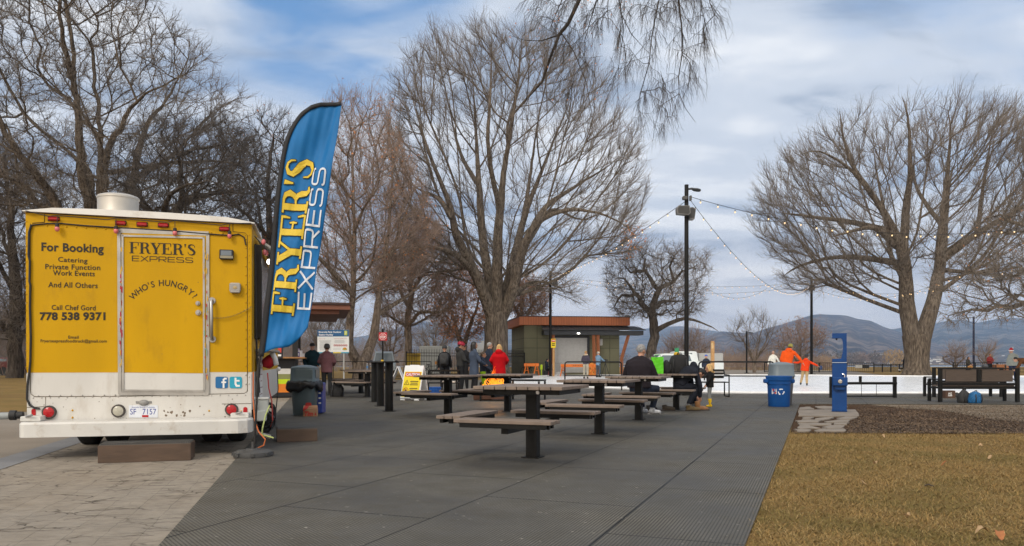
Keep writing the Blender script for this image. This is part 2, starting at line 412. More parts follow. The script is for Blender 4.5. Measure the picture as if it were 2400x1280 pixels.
def m_paver():
    k = tex_mat('stone_paver', .85, .25); rz = -R(90 + 14)
    v = k.mapping(rz=rz)
    wob = k.N.new('ShaderNodeVectorMath'); wob.operation = 'MULTIPLY_ADD'
    nn = k.N.new('ShaderNodeTexNoise'); nn.inputs['Scale'].default_value = 3.0; nn.inputs['Detail'].default_value = 3; k.L.new(v, nn.inputs['Vector'])
    k.L.new(nn.outputs['Color'], wob.inputs[0]); wob.inputs[1].default_value = (.07, .07, 0); k.L.new(v, wob.inputs[2])
    b1 = k.brick(wob.outputs[0], .46, .22, .004, .37, (.26, .22, .172), (.235, .197, .152), (.12, .098, .074), .8)
    slate = k.noise(k.mapping(rz=rz, scale=(1.6, 6, 1)), 3.2, 9, .74); big = k.noise(v, .6, 5); mid = k.noise(v, 5, 5, .6)
    c = k.mix(k.ramp(big, ((.35, .0), (.7, .45))), b1.outputs['Color'], (.235, .225, .205))
    c = k.mix(k.ramp(slate, ((.50, .0), (.72, .75))), c, (.12, .097, .075))
    c = k.mix(k.ramp(mid, ((.45, .0), (.75, .5))), c, (.36, .315, .255))
    wv = k.N.new('ShaderNodeTexVoronoi'); wv.feature = 'DISTANCE_TO_EDGE'; wv.inputs['Scale'].default_value = 1.0
    m3 = k.N.new('ShaderNodeVectorMath'); m3.operation = 'MULTIPLY_ADD'; n3 = k.N.new('ShaderNodeTexNoise'); n3.inputs['Scale'].default_value = 7; k.L.new(v, n3.inputs['Vector']); k.L.new(n3.outputs['Color'], m3.inputs[0]); m3.inputs[1].default_value = (.9, .9, 0); k.L.new(k.mapping(rz=rz, scale=(2.6, 5.5, 1)), m3.inputs[2]); k.L.new(m3.outputs[0], wv.inputs['Vector'])
    ck = k.mix(k.ramp(k.noise(v, 2.6, 5), ((.44, .0), (.6, 1.0))), (0, 0, 0), k.ramp(wv.outputs['Distance'], ((.0, 1.0), (.055, .0))))
    c = k.mix(ck, c, (.055, .043, .033)); k.col(c); inv = k.ramp(b1.outputs['Fac'], ((0, 1.0), (1, .0)))
    k.nrm(k.bump(inv, .35, .008, k.bump(slate, .6, .022))); return k.m
def m_asphalt(name, a, b_, sc=.5):
    k = tex_mat(name, .85, .25); v = k.mapping(); big = k.noise(v, sc, 6, .6); fine = k.noise(v, 90, 3)
    c = k.ramp(big, ((.35, a), (.65, b_))); c = k.mix(k.ramp(fine, ((.35, .0), (.8, .4))), c, tuple(x * .55 for x in a))
    k.col(c); k.nrm(k.bump(fine, .35, .006)); return k.m
def m_mulch():
    k = tex_mat('bark_mulch', .95, .1); v = k.mapping(); f = k.noise(v, 22, 8, .75); big = k.noise(v, 1.1, 4)
    c = k.ramp(f, ((.34, (.030, .016, .008)), (.5, (.072, .040, .021)), (.68, (.14, .082, .045))))
    c = k.mix(k.ramp(big, ((.45, .0), (.7, .35))), c, (.09, .06, .038)); k.col(c); k.nrm(k.bump(f, 1.0, .05)); return k.m
def m_gravel():
    k = tex_mat('gravel', .95, .15); v = k.mapping(); f = k.noise(v, 35, 6, .75); big = k.noise(v, 1.5, 4)
    c = k.ramp(f, ((.34, (.10, .075, .05)), (.5, (.24, .19, .135)), (.68, (.40, .34, .26)))); c = k.mix(k.ramp(big, ((.45, .0), (.7, .5))), c, (.12, .085, .05))
    k.col(c); k.nrm(k.bump(f, 1.0, .03)); return k.m
def m_ice():
    k = tex_mat('ice', .28, .5); v = k.mapping(); a = k.noise(v, .5, 6); b_ = k.noise(k.mapping(scale=(1, 6, 1)), 2.5, 6, .7)
    c = k.ramp(a, ((.3, (.76, .79, .83)), (.7, (.88, .895, .91)))); c = k.mix(k.ramp(b_, ((.55, .0), (.8, .45))), c, (.70, .73, .77)); k.col(c)
    k.rgh(k.ramp(b_, ((.4, .22), (.7, .5)))); return k.m
def sheet(name, pts, z, m, kind='structure', thick=0.0):
    mb = MB(); mb.v = [(p[0], p[1], z) for p in pts]; mb.f = [tuple(range(len(pts)))]; mb.m = [0]
    if thick:
        n = len(pts); mb.v += [(p[0], p[1], z - thick) for p in pts]; mb.f += [(i, (i + 1) % n, n + (i + 1) % n, n + i) for i in range(n)]; mb.m += [0] * n
    o = mb.build(name, m); 
    if kind: o['kind'] = kind
    return o
def ccw(pts):
    a = sum(p[0] * q[1] - q[0] * p[1] for p, q in zip(pts, pts[1:] + pts[:1])); return pts if a > 0 else pts[::-1]
gpx = lambda L: ccw([tuple(Gp(*p)[:2]) for p in L])

# ground: one sheet to the horizon, dropping into the river channel
mb = MB(); xs = [-7000, -900, 0, 900, 7000]; prof = [(-60, 0), (176, 0), (190, -5.5), (9000, -5.5)]
for y, z in prof:
    for x in xs: mb.v.append((x, y, z))
for j in range(3):
    for i in range(4): mb.f.append((j * 5 + i, j * 5 + i + 1, j * 5 + i + 6, j * 5 + i + 5)); mb.m.append(0)
mb.build('ground', m_grass())['kind'] = 'structure'
# the river
k = tex_mat('river_water', .18, .5); k.b.inputs['Base Color'].default_value = (.13, .16, .19, 1); v = k.mapping(scale=(1, .35, 1)); k.nrm(k.bump(k.noise(v, .35, 4), .25, .3))
sheet('water', [(-7000, 180), (7000, 180), (7000, 2600), (-7000, 2600)], -3.0, k.m)
# truck axes: the stall row runs along the left rim of the mat
TA = R(13.9); TU = Vector((math.cos(TA), math.sin(TA), 0)); TV = Vector((-math.sin(TA), math.cos(TA), 0))
TO = Vector((-5.445, 8.62, 0))
edge = lambda y: -2.04 - math.tan(TA) * (y - 4.47)
pav = m_paver()
plaza_m = m_asphalt('plaza_asphalt', (.105, .098, .088), (.135, .125, .11))
path_m = m_asphalt('pale_asphalt', (.20, .172, .14), (.26, .225, .185))
P0 = Gp(0, 1088); P0 = Vector((P0.x, P0.y, 0))
band = lambda t, w=0.0: (P0 + TV * t + TU * w)
sheet('park_road', ccw([(-60, -10), tuple(band(-18)[:2]), tuple(band(9)[:2]), (-12, 16.3), (-60, 15)]), .004, path_m)
sheet('paving', ccw([tuple(band(-18, .2)[:2]), (edge(-9) + .5, -9), (edge(24) + .3, 24), tuple(band(17, .2)[:2])]), .008, pav)
sheet('paving_band', ccw([tuple(band(-18, -.16)[:2]), tuple(band(-18, .2)[:2]), tuple(band(17, .2)[:2]), tuple(band(17, -.16)[:2])]), .012, m_asphalt('grey_band', (.17, .17, .175), (.23, .23, .235), 1.5))
sheet('plaza', ccw([(-9, 16.8), (edge(20) + 1, 20), (3, 22), (14, 24.6), (24, 24.6), (2, 46), (-13, 46), (-13, 30)]), .006, plaza_m)
# rubber mat with a real 2 cm rim
mrim = lambda t: (RT * -.38 + FW * t)
mat_pts = [(edge(2.6), 2.6), (-3, -5), (2.5, -5), tuple(mrim(2.6)[:2]), tuple(mrim(20.6)[:2]), (12.7, 19.1), (26, 18.4), (26, 25.15), (12, 25.25), (7.4, 25.35), (4.5, 26.2), (.5, 30), (-5, 30), (edge(26), 26)]
sheet('rubber_mat', ccw(mat_pts), .024, m_mat(), thick=.024)
# ice and the low white kerb round it
ice_px = [(1195, 886), (1189, 895), (1213, 904), (1300, 908), (1420, 912), (1560, 918), (1660, 922.5), (1760, 924.5), (2050, 925), (2500, 925.3), (2900, 925), (2900, 885), (2500, 884), (2160, 883.6), (1900, 881), (1560, 880), (1280, 882.5)]
ice_pts = gpx(ice_px); sheet('ice_rink', ice_pts, .030, m_ice())
mb = MB(); mb.tube([(x, y, .05) for x, y in ice_pts], .06, 6, closed=True)
tag(mb.build('rink_kerb', mat('rink_white', (.78, .79, .80), .5, var=.08, scale=2, dirt=(.45, .43, .40), dirt_amt=.5), origin=(ice_pts[0][0], ice_pts[0][1], 0)), 'low white plastic kerb running round the edge of the ice', 'rink kerb')
sheet('river_path', gpx([(1480, 879), (2075, 880.6), (1990, 869), (1500, 865)]), .008, path_m)
sheet('mulch_bed', gpx([(1868.5, 949), (2100, 949), (2600, 952), (2600, 1022), (2400, 1016), (2230, 1019), (2060, 1017), (1940, 1013), (1853, 1014)]), .010, m_mulch())
sheet('gravel_strip', gpx([(2040, 950), (2120, 958), (2210, 964), (2330, 985), (2600, 1004), (2600, 953), (2390, 951)]), .014, m_gravel())
# flagstones round the fountain: separate slabs, each its own thing
Z1 = lambda X, Y: Gp(1680 + X / 4.74, 760 + Y / 4.74, .03)
stones = [[(905, 952), (1310, 946), (1545, 948), (1600, 1022), (1280, 1024), (890, 1019)], [(925, 925), (1030, 914), (1075, 938), (985, 948), (915, 946)], [(1085, 912), (1190, 908), (1300, 912), (1300, 938), (1190, 944), (1110, 930)],
          [(950, 1034), (1072, 1031), (1065, 1046), (950, 1056)], [(1085, 1045), (1290, 1030), (1305, 1036), (1190, 1064), (1090, 1058)], [(1330, 1042), (1440, 1026), (1560, 1028), (1500, 1054), (1370, 1054)],
          [(880, 1072), (980, 1058), (1180, 1064), (1130, 1088), (900, 1092)], [(1190, 1080), (1330, 1062), (1490, 1062), (1475, 1084), (1220, 1090)], [(905, 1106), (1080, 1098), (1290, 1098), (1260, 1118), (930, 1122)],
          [(1310, 1094), (1470, 1090), (1430, 1112), (1300, 1118)], [(915, 1122), (1010, 1120), (1150, 1156), (900, 1157)], [(1165, 1142), (1260, 1122), (1440, 1122), (1400, 1152), (1230, 1156)], [(872, 1166), (960, 1162), (1060, 1174), (1020, 1192), (890, 1190)], [(1080, 1180), (1180, 1162), (1425, 1160), (1430, 1190), (1110, 1192)]]
slab_m = mat('flagstone', (.215, .182, .148), .85, var=.2, scale=2.5, bump=.35, bscale=14, dirt=(.13, .105, .08), dirt_amt=.5)
for i, s in enumerate(stones):
    pts = [Z1(*p) for p in s]; c = sum(pts, Vector()) / len(pts); mb = MB()
    pts = ccw([tuple((c + (p - c) * .97)[:2]) for p in pts]); c.z = .01
    rs = random.Random(i); P = []
    for a, b in zip(pts, pts[1:] + pts[:1]):
        for t in (0, .35, .7): P.append((a[0] + (b[0] - a[0]) * t + rs.uniform(-.02, .02), a[1] + (b[1] - a[1]) * t + rs.uniform(-.03, .03), .012))
    mb.prism(P, (0, 0, .022))
    o = mb.build('flagstone', slab_m, origin=c)
    tag(o, 'large pale slab that carries the blue drinking fountain' if i == 0 else 'irregular flat stone set in the soil before the blue fountain', 'flagstone', 'flagstones in front of the blue fountain' if i else None)

# dead-grass blades on the near lawn, mulch chips, gravel bits (uncountable cover)
def scatter_blades(name, pts_fn, n, lo, hi, w, lift, mats, seed):
    rg = np.random.default_rng(seed); P = pts_fn(rg, n); n = len(P)
    th = rg.uniform(0, 2 * np.pi, n); el = rg.uniform(*lift, n); ln = rg.uniform(lo, hi, n)
    d = np.stack([np.cos(th) * np.cos(el), np.sin(th) * np.cos(el), np.sin(el)], 1); sd_ = np.stack([-np.sin(th), np.cos(th), np.zeros(n)], 1) * (rg.uniform(.6, 1.2, n) * w)[:, None]
    a = P + np.array([0, 0, .003]); m_ = a + d * (ln * .55)[:, None]; bend = d.copy(); bend[:, 2] -= rg.uniform(.1, .7, n); e = m_ + bend * (ln * .45)[:, None]; e[:, 2] = np.maximum(e[:, 2], .004)
    V = np.stack([a - sd_, a + sd_, m_ + sd_ * .8, m_ - sd_ * .8, e + sd_ * .15, e - sd_ * .15], 1).reshape(-1, 3)
    b = np.arange(n)[:, None] * 6; Q = np.concatenate([b + np.array([0, 1, 2, 3]), b + np.array([3, 2, 4, 5])], 1).reshape(-1, 4)
    mi = np.repeat(rg.choice(len(mats), n, p=[.40, .27, .15, .18]), 2)
    pt = np.sin(P[:, 0] * 1.9 + 2 * np.sin(P[:, 1] * 1.3)) * np.sin(P[:, 1] * 2.3 + np.sin(P[:, 0] * 2.7)) + rg.normal(0, .45, n); mi = np.where(np.repeat(pt, 2) > .62, 2, np.where((np.repeat(pt, 2) < -.6) & (mi == 3), 1, mi))
    o = np_mesh(name, V, Q, mats, mi); o['kind'] = 'stuff'; return o
def lawn_pts(rg, n):
    # density falls with distance so that near blades are dense
    y = 4.2 + (rg.uniform(0, 1, n) ** 1.5) * 7.6; r = mrim(0)
    xl = -.38 * RT.x + FW.x * (y - (-.38 * RT.y)) / FW.y - .02
    x = xl + rg.uniform(0, 1, n) ** 1.0 * np.maximum(y * .70 - xl + 2.0, .1)
    keep = (y < 11.75 + .25 * np.sin(x * 2.3) + rg.normal(0, .12, n)); cl = np.sin(x * 3.1 + np.sin(y * 2.2) * 2) * np.sin(y * 2.7 + np.sin(x * 1.7) * 2)
    keep &= rg.uniform(-1.6, 1, n) < cl + .35
    return np.stack([x, y, np.zeros(n)], 1)[keep]
gm = [mat('blade_straw', (.33, .205, .065), .9, var=0), mat('blade_tan', (.21, .125, .04), .9, var=0), mat('blade_olive', (.17, .125, .033), .9, var=0), mat('blade_pale', (.38, .27, .115), .9, var=0)]
tag(scatter_blades('dry_grass', lawn_pts, 330000, .025, .07, .0017, (.02, .7), gm, 3), 'matted dead lawn grass on the right beside the rubber mat', 'grass')
def bed_pts(rg, n):
    py = 952 + rg.uniform(0, 1, n) * 66; px = 1862 + rg.uniform(0, 1, n) * 560; d = F * HCAM / (py - HOR)
    k = (px > 2010 + (960 - py) * .5) | (py > 1012); return np.stack([(px - 1200) * d / F, d, np.full(n, .012)], 1)[k]
cm = [mat('chip_dark', (.06, .04, .026), .95, var=0), mat('chip_brown', (.13, .085, .05), .95, var=0), mat('chip_tan', (.17, .11, .065), .95, var=0), mat('chip_grey', (.075, .045, .026), .95, var=0)]
tag(scatter_blades('bark_chips', bed_pts, 26000, .02, .07, .009, (-.1, .45), cm, 5), 'brown bark chips covering the bed behind the lawn', 'bark mulch')
# a few fallen leaves and twigs on the lawn
lf = [((1060, 690), 'pale curled leaf lying in the middle of the lawn'), ((1575, 692), 'orange dead leaf on the lawn below the mulch bed'), ((1850, 545), 'small pale leaf near the back of the lawn'), ((2050, 592), 'pale leaf at the right back of the lawn'), ((1920, 642), 'buff leaf on the right of the lawn'), ((1120, 478), 'leaf lying where lawn meets mulch'), ((1860, 1225), 'large tan leaf close to the camera on the lawn'), ((1995, 1255), 'rust coloured leaf in the near right corner of the lawn'), ((975, 840), 'dark curled leaf on the lawn left of centre'), ((1300, 1085), 'pale leaf on the near lawn')]
leaf_m = [mat('leaf_tan', (.36, .24, .13), .8, var=.2, scale=30), mat('leaf_rust', (.33, .13, .05), .8, var=.2, scale=30)]
for i, ((X, Y), lab) in enumerate(lf):
    p = Gp(1720 + X / 3.2, 880 + Y / 3.2); mb = MB(); mb.T = Matrix.Translation((p.x, p.y, .03)) @ Matrix.Rotation(i * 1.3, 4, 'Z'); s = .03 if i not in (6, 7) else .04
    vs = []; n = 8
    for q in range(n + 1):
        t = q / n; w = s * .55 * math.sin(math.pi * t) ** .8 * (1 + .3 * (q % 2)); y = (t - .5) * 2 * s; z = .02 * math.sin(t * 4 + i) + .012
        vs += [(-w, y, z + w * .5), (0, y, z), (w, y, z + w * .6)]
    mb.add(vs, [(q * 3 + j, q * 3 + j + 1, q * 3 + j + 4, q * 3 + j + 3) for q in range(n) for j in (0, 1)])
    tag(mb.build('fallen_leaf', leaf_m[i in (1, 7)], origin=(p.x, p.y, .03)), lab, 'leaf', 'dead leaves on the lawn')
mb = MB(); a, b = Gp(1720 + 1430 / 3.2, 880 + 826 / 3.2, .02), Gp(1720 + 1500 / 3.2, 880 + 832 / 3.2, .02); mb.tube([a, (a + b) / 2 + Vector((0, .01, .012)), b], [.006, .008, .005], 6)
tag(mb.build('fallen_twig', mat('twig_dark', (.06, .045, .035), .9), origin=a), 'short dark twig lying on the lawn', 'twig')

# hills: real ridges kilometres away
def hills(name, ridge, y_foot, y_ridge, m, base=-4.0, nx=150, ny=60, seed=0, bump=.06, slope=1.35):
    rg = np.random.default_rng(seed); px = np.linspace(ridge[0][0], ridge[-1][0], nx); ry = np.interp(px, [p[0] for p in ridge], [p[1] for p in ridge])
    X0 = (px - 1200) / F; H = (HOR - ry) / F * y_ridge; V = np.zeros((ny + 1, nx, 3))
    ph = rg.uniform(0, 6.28, 24); fr = rg.uniform(3, 60, 24); ft = rg.uniform(.5, 3.2, 24)
    for j in range(ny + 1):
        t = min(j / (ny - 6), 1.0); y = y_foot + (y_ridge - y_foot) * t; back = max(0, j - (ny - 6)) / 6
        u = np.linspace(0, 1, nx); w = sum(np.sin(u * fr[i] * 2.2 + t * ft[i] * 2.2 + ph[i] + 2 * np.sin(u * fr[i - 1])) / (1 + fr[i] * .12) for i in range(24)) / 5
        w = w - np.abs(np.sin(u * 43 + t * 2.5 + w * 1.5)) * .45 - np.abs(np.sin(u * 97 - t * 3 + w)) * .2
        h = base + (H - base) * (t ** slope) + H * bump * w * (math.sin(math.pi * min(t * .97 + .03, 1)) + .06)
        V[j, :, 0] = X0 * (y + back * 900); V[j, :, 1] = y + back * 900; V[j, :, 2] = h * (1 - .5 * back)
    Q = np.array([[j * nx + i, j * nx + i + 1, (j + 1) * nx + i + 1, (j + 1) * nx + i] for j in range(ny) for i in range(nx - 1)])
    o = np_mesh(name, V.reshape(-1, 3), Q, [m], smooth=True); o['kind'] = 'structure'; return o, V
def m_hill(name, a, b_, forest, sc):
    k = tex_mat(name, .95, .1); v = k.mapping(); n = k.noise(v, sc, 7, .6); f = k.noise(k.mapping(scale=(1, 1, 2.5)), sc * 3.2, 9, .68)
    c = k.ramp(n, ((.35, a), (.65, b_))); k.col(k.mix(k.ramp(f, ((.46, .0), (.52, .95))), c, forest)); return k.m
hm1 = m_hill('hill_scrub', (.12, .096, .085), (.20, .16, .135), (.03, .032, .04), .0022)
hm2 = m_hill('hill_forest', (.12, .108, .095), (.19, .165, .14), (.018, .03, .035), .0024)
ridgeA = [(1540, 812), (1600, 800), (1660, 786), (1690, 776), (1725, 779), (1765, 780), (1800, 768), (1840, 757), (1880, 745), (1900, 738), (1925, 735.5), (1950, 737), (1985, 739), (2010, 747), (2040, 751), (2070, 765), (2110, 778), (2160, 790), (2220, 806), (2300, 822), (2400, 836), (2500, 843)]
hA, VA = hills('hill_with_town', ridgeA, 1150, 4200, hm1, seed=3, bump=.10)
ridgeB = [(1980, 800), (2060, 776), (2110, 768), (2150, 767), (2190, 758), (2225, 750), (2250, 748), (2290, 756), (2330, 748), (2370, 744), (2420, 748), (2500, 738), (2600, 740), (2750, 760), (2900, 765)]
hB, VB = hills('forested_hill', ridgeB, 1900, 5600, hm2, seed=8, bump=.10)
ridgeC = [(600, 800), (700, 790), (800, 795), (900, 780), (940, 765), (965, 755), (990, 750), (1020, 757), (1060, 772), (1100, 768), (1180, 760), (1260, 775), (1350, 788), (1450, 778), (1540, 766), (1600, 764), (1650, 772), (1700, 779), (1800, 790), (1900, 800)]
hC, VC = hills('far_mountain', ridgeC, 3000, 7200, hm2, seed=5, bump=.05)
ridgeD = [(-600, 815), (-200, 800), (100, 806), (400, 812), (640, 800), (760, 815)]
hills('left_hill', ridgeD, 2500, 6500, hm2, seed=9, bump=.05)
# low far bank of the river
mb = MB()
sheet('far_bank', [(-3000, 860), (420, 880), (900, 1250), (2600, 1500), (6500, 1700), (6500, 2700), (-3000, 2700)], -2.2, m_asphalt('far_field', (.17, .12, .075), (.24, .18, .11), .01))
# white houses of the town on the lower slopes
house_mb = MB(); house_mb.box((0, 0, 2.2), (11, 8, 4.4)); house_mb.use(1).prism([(-6, -4.6, 4.4), (-6, 4.6, 4.4), (-6, 0, 7)], (12, 0, 0))
hs = house_mb.build('town_house', [mat('house_wall', (.72, .71, .68), .8, var=.1), mat('house_roof', (.20, .18, .17), .8, var=.1)])
rs = random.Random(4); cnt = 0
for V_, lo, hi, rows, num in ((VA, .80, .945, (2, 12), 58), (VA, .10, .55, (3, 10), 26), (VB, .28, .55, (2, 10), 34)):
    for q in range(num):
        j = rs.randint(*rows); i = int(rs.uniform(lo, hi) * V_.shape[1] * .72) if V_ is VA and lo > .5 else int(rs.uniform(lo, hi) * V_.shape[1])
        p = V_[j, i]; o = hs if cnt == 0 else hs.copy(); 
        if cnt: COL.objects.link(o)
        cnt += 1; o.location = (p[0] + rs.uniform(-25, 25), p[1] + rs.uniform(-25, 25), p[2] - .5); o.rotation_euler = (0, 0, rs.uniform(-.6, .6)); s = rs.uniform(.6, 1.2) * (.7 if V_ is VB else 1); o.scale = (s, s, s)
        tag(o, 'tiny white house of the town on the hillside across the river', 'house', 'white houses on the far hillside')
# ================================================================ trees
BARK = {}
def bark(name, a, b_):
    if name in BARK: return BARK[name]
    k = tex_mat(name, .95, .1); n = k.noise(k.mapping(scale=(7, 7, 1.1)), 1.3, 8, .7); g = k.noise(k.mapping(), .6, 4); f = k.noise(k.mapping(scale=(16, 16, 3)), 2.5, 6, .7)
    c = k.ramp(n, ((.36, tuple(x * .35 for x in a)), (.5, a), (.66, b_))); c = k.mix(k.ramp(g, ((.45, .0), (.72, .4))), c, tuple(x * .55 for x in a)); k.col(c)
    k.nrm(k.bump(f, .6, .05, k.bump(n, 1.0, .16))); BARK[name] = k.m; return k.m
B_GREY = bark('bark_grey', (.155, .125, .098), (.29, .24, .19)); B_DARK = bark('bark_dark', (.10, .083, .069), (.175, .145, .12)); B_WARM = bark('bark_warm', (.23, .18, .14), (.38, .31, .24))
T_GREY = mat('twig_grey', (.175, .146, .12), .9, var=.25, scale=.5); T_DARK = mat('twig_black', (.088, .078, .072), .9, var=.2, scale=.5); T_RED = mat('twig_red', (.29, .21, .165), .9, var=.25, scale=.5)
LEAF_O = mat('leaf_orange', (.48, .20, .08), .8, var=.4, scale=1.2); LEAF_B = mat('leaf_brown', (.30, .155, .08), .8, var=.35, scale=1.2)

def in_poly(P, poly):
    x, y = P[:, 0], P[:, 1]; r = np.zeros(len(P), bool); n = len(poly)
    for i in range(n):
        x1, y1 = poly[i]; x2, y2 = poly[(i + 1) % n]
        if y1 == y2: continue
        c = ((y1 > y) != (y2 > y)) & (x < (x2 - x1) * (y - y1) / (y2 - y1) + x1); r ^= c
    return r
def tubes_np(A, Bp, ta, tb, ra, rb, n):
    """cones A->B with ring normals ta/tb"""
    E = len(A); ref = np.array([.12, .97, .17]); out = []; u = None
    for P, t, r in ((A, ta, ra), (Bp, tb, rb)):
        u = np.cross(t, ref) if u is None else u - t * (u * t).sum(1, keepdims=True); l = np.linalg.norm(u, axis=1, keepdims=True); u = np.where(l > .05, u / np.maximum(l, 1e-6), np.array([1., 0, 0])); v = np.cross(t, u)
        th = np.arange(n) * 2 * np.pi / n
        out.append(P[:, None] + r[:, None, None] * (u[:, None] * np.cos(th)[None, :, None] + v[:, None] * np.sin(th)[None, :, None]))
    V = np.stack(out, 1).reshape(-1, 3); b = np.arange(E)[:, None, None] * 2 * n; i = np.arange(n)
    q = np.stack([i, (i + 1) % n, n + (i + 1) % n, n + i], 1)[None]
    return V, (b + q).reshape(-1, 4)
def nrm(a): return a / np.maximum(np.linalg.norm(a, axis=-1, keepdims=True), 1e-9)
def merge(parts):
    V = []; Q = []; k = 0
    for v, q in parts: V.append(v); Q.append(q + k); k += len(v)
    return np.concatenate(V), np.concatenate(Q)

def make_tree(name, label, z0, limbs, env, depth, N, cat='tree', group=None, seed=0, bf=.25, barkm=None, twigm=None, leafm=None, leaves=0, leaf_size=.10, twigs=3, twig_len=.9, twig_r=.011, up=.35, gnarl=0.0, tip=.016, pexp=2.35, smooth=3, base_y=None, drop=0.0, sub=2, leaf_zone=None, base_flare=1.0, trunk_limbs=1, lift=.7, shell=0.0, d0w=.8, twr=.55):
    """limbs: [(points [(px, py, offset in depth, radius px)], parent limb or None)]; env: outline of the crown, sampled through its real depth"""
    rg = np.random.default_rng(seed); S = z0 / F
    w3 = lambda px, py, dz=0.0: np.array([(px - 1200) * S, z0 + dz, HCAM - (py - HOR) * S])
    pos, par, rad, plen, isT, nxt = [], [], [], [], [], {}
    for li, limb in enumerate(limbs):
        if li >= trunk_limbs and len(limb) > 3: a_, b_ = limb[-2], limb[-1]; limb = limb[:-1] + [tuple(a_[q] + (b_[q] - a_[q]) * .55 for q in range(4))]
        pts = [w3(p[0], p[1], p[2]) for p in limb]; rr = [p[3] * S for p in limb]; prev = None
        if pos:
            d = np.linalg.norm(np.array(pos) - pts[0], axis=1); prev = int(np.argmin(d + np.where(np.array(rad) < rr[0] * .6, 5, 0)))
        # smooth the hand-set line
        D = [pts[0]]; RR = [rr[0]]; n_ = len(pts)
        for i in range(n_ - 1):
            p0, p1, p2, p3 = pts[max(i - 1, 0)], pts[i], pts[i + 1], pts[min(i + 2, n_ - 1)]; L_ = np.linalg.norm(p2 - p1); st = max(1, int(L_ / .55))
            for q in range(1, st + 1):
                t = q / st; c = .5 * ((2 * p1) + (-p0 + p2) * t + (2 * p0 - 5 * p1 + 4 * p2 - p3) * t * t + (-p0 + 3 * p1 - 3 * p2 + p3) * t ** 3)
                D.append(c + rg.normal(0, gnarl * .12 + .015, 3)); RR.append((rr[i] + (rr[i + 1] - rr[i]) * t) * (1 - .75 * (((i + t) / (n_ - 1)) ** 2 if li >= trunk_limbs else 0)))
        for i, (p, r) in enumerate(zip(D, RR)):
            if i: nxt[prev] = len(pos)
            pos.append(p); rad.append(r); par.append(prev if prev is not None else -1); isT.append(li < trunk_limbs)
            plen.append(0 if prev is None else plen[prev] + np.linalg.norm(p - pos[prev])); prev = len(pos) - 1
    ns = len(pos); maxn = ns + N
    # attraction points inside the crown
    ex = [p[0] for p in env]; ey = [p[1] for p in env]; pts = []
    cx, cy = np.mean(ex), np.mean(ey); have = 0
    while have < N:
        c = np.stack([rg.uniform(min(ex), max(ex), N), rg.uniform(min(ey), max(ey), N)], 1); c = c[in_poly(c, env)]
        if shell: e_ = np.hypot((c[:, 0] - cx) / (max(ex) - min(ex)) * 2, (c[:, 1] - cy) / (max(ey) - min(ey)) * 2); c = c[rg.uniform(0, 1, len(c)) < 1 - shell + shell * np.clip(e_, 0, 1) ** 2]
        pts.append(c); have += len(c)
    c = np.concatenate(pts)[:N]; q = ((c[:, 0] - cx) / (max(ex) - min(ex)) * 2) ** 2 + ((c[:, 1] - cy) / (max(ey) - min(ey)) * 2) ** 2
    dz = rg.uniform(-1, 1, N); dz = np.sign(dz) * np.abs(dz) ** .8 * depth * np.sqrt(np.clip(1.08 - q, .12, 1))
    A = np.stack([(c[:, 0] - 1200) * S, z0 + dz, HCAM - (c[:, 1] - HOR) * S], 1)
    P = np.zeros((maxn, 3)); P[:ns] = pos; PL = np.zeros(maxn); PL[:ns] = plen; PA = np.full(maxn, -1); PA[:ns] = par
    RADS = np.zeros(maxn); RADS[:ns] = rad; T = np.zeros(maxn, bool); T[:ns] = isT
    best = np.full(N, 1e9); bp = np.zeros(N, int)
    for j in range(ns):
        if RADS[j] > .55 * max(rad) and T[j] and len(limbs) > 2: continue
        cst = np.linalg.norm(A - P[j], axis=1) + bf * PL[j] + lift * np.maximum(0, P[j][2] - A[:, 2]); m_ = cst < best; best[m_] = cst[m_]; bp[m_] = j
    live = np.ones(N, bool); cnt = ns
    for _ in range(N):
        i = int(np.argmin(best)); 
        if best[i] > 1e8: break
        b = bp[i]; P[cnt] = A[i]; PA[cnt] = b; PL[cnt] = PL[b] + np.linalg.norm(A[i] - P[b]); best[i] = 1e9; live[i] = False
        idx = np.nonzero(live)[0]
        if len(idx):
            d = A[idx] - P[cnt]; cst = np.sqrt(np.einsum('ij,ij->i', d, d)) + bf * PL[cnt] + lift * np.maximum(0, -d[:, 2]); m_ = cst < best[idx]; best[idx[m_]] = cst[m_]; bp[idx[m_]] = cnt
        cnt += 1
    # pipe model radii
    acc = np.zeros(cnt); kids = np.bincount(PA[1:cnt][PA[1:cnt] >= 0], minlength=cnt); rr = np.zeros(cnt)
    mainc = np.full(cnt, -1); mr = np.zeros(cnt)
    order = np.argsort(-PL[:cnt], kind='stable')
    for i in order:
        r = max(tip, acc[i] ** (1 / pexp)) if kids[i] else tip
        rr[i] = max(r, RADS[i]) if i < ns else r
        p = PA[i]
        if p >= 0:
            acc[p] += r ** pexp
            if rr[i] > mr[p]: mr[p] = rr[i]; mainc[p] = i
    for i in np.argsort(PL[:cnt], kind='stable'):
        if PA[i] >= 0 and i >= ns: rr[i] = min(rr[i], rr[PA[i]] * .82 if mainc[PA[i]] != i else rr[PA[i]] * .985)
    for a_, b_ in nxt.items(): mainc[a_] = b_
    # relax branch lines so that they flow
    for _ in range(smooth):
        Q_ = P[:cnt].copy(); i = np.arange(ns, cnt); mc = mainc[i]; ok = mc >= 0; i = i[ok]; mc = mc[ok]
        Q_[i] = .5 * P[i] + .25 * P[PA[i]] + .25 * P[mc]; P[:cnt] = Q_
    if gnarl: P[ns:cnt] += rg.normal(0, gnarl * .25, (cnt - ns, 3))
    if base_flare > 1:
        zz = P[:ns, 2]; rr[:ns] = np.where((zz < 1.2) & T[:ns], rr[:ns] * (1 + (base_flare - 1) * np.clip((1.2 - zz) / 1.2, 0, 1) ** 2), rr[:ns])
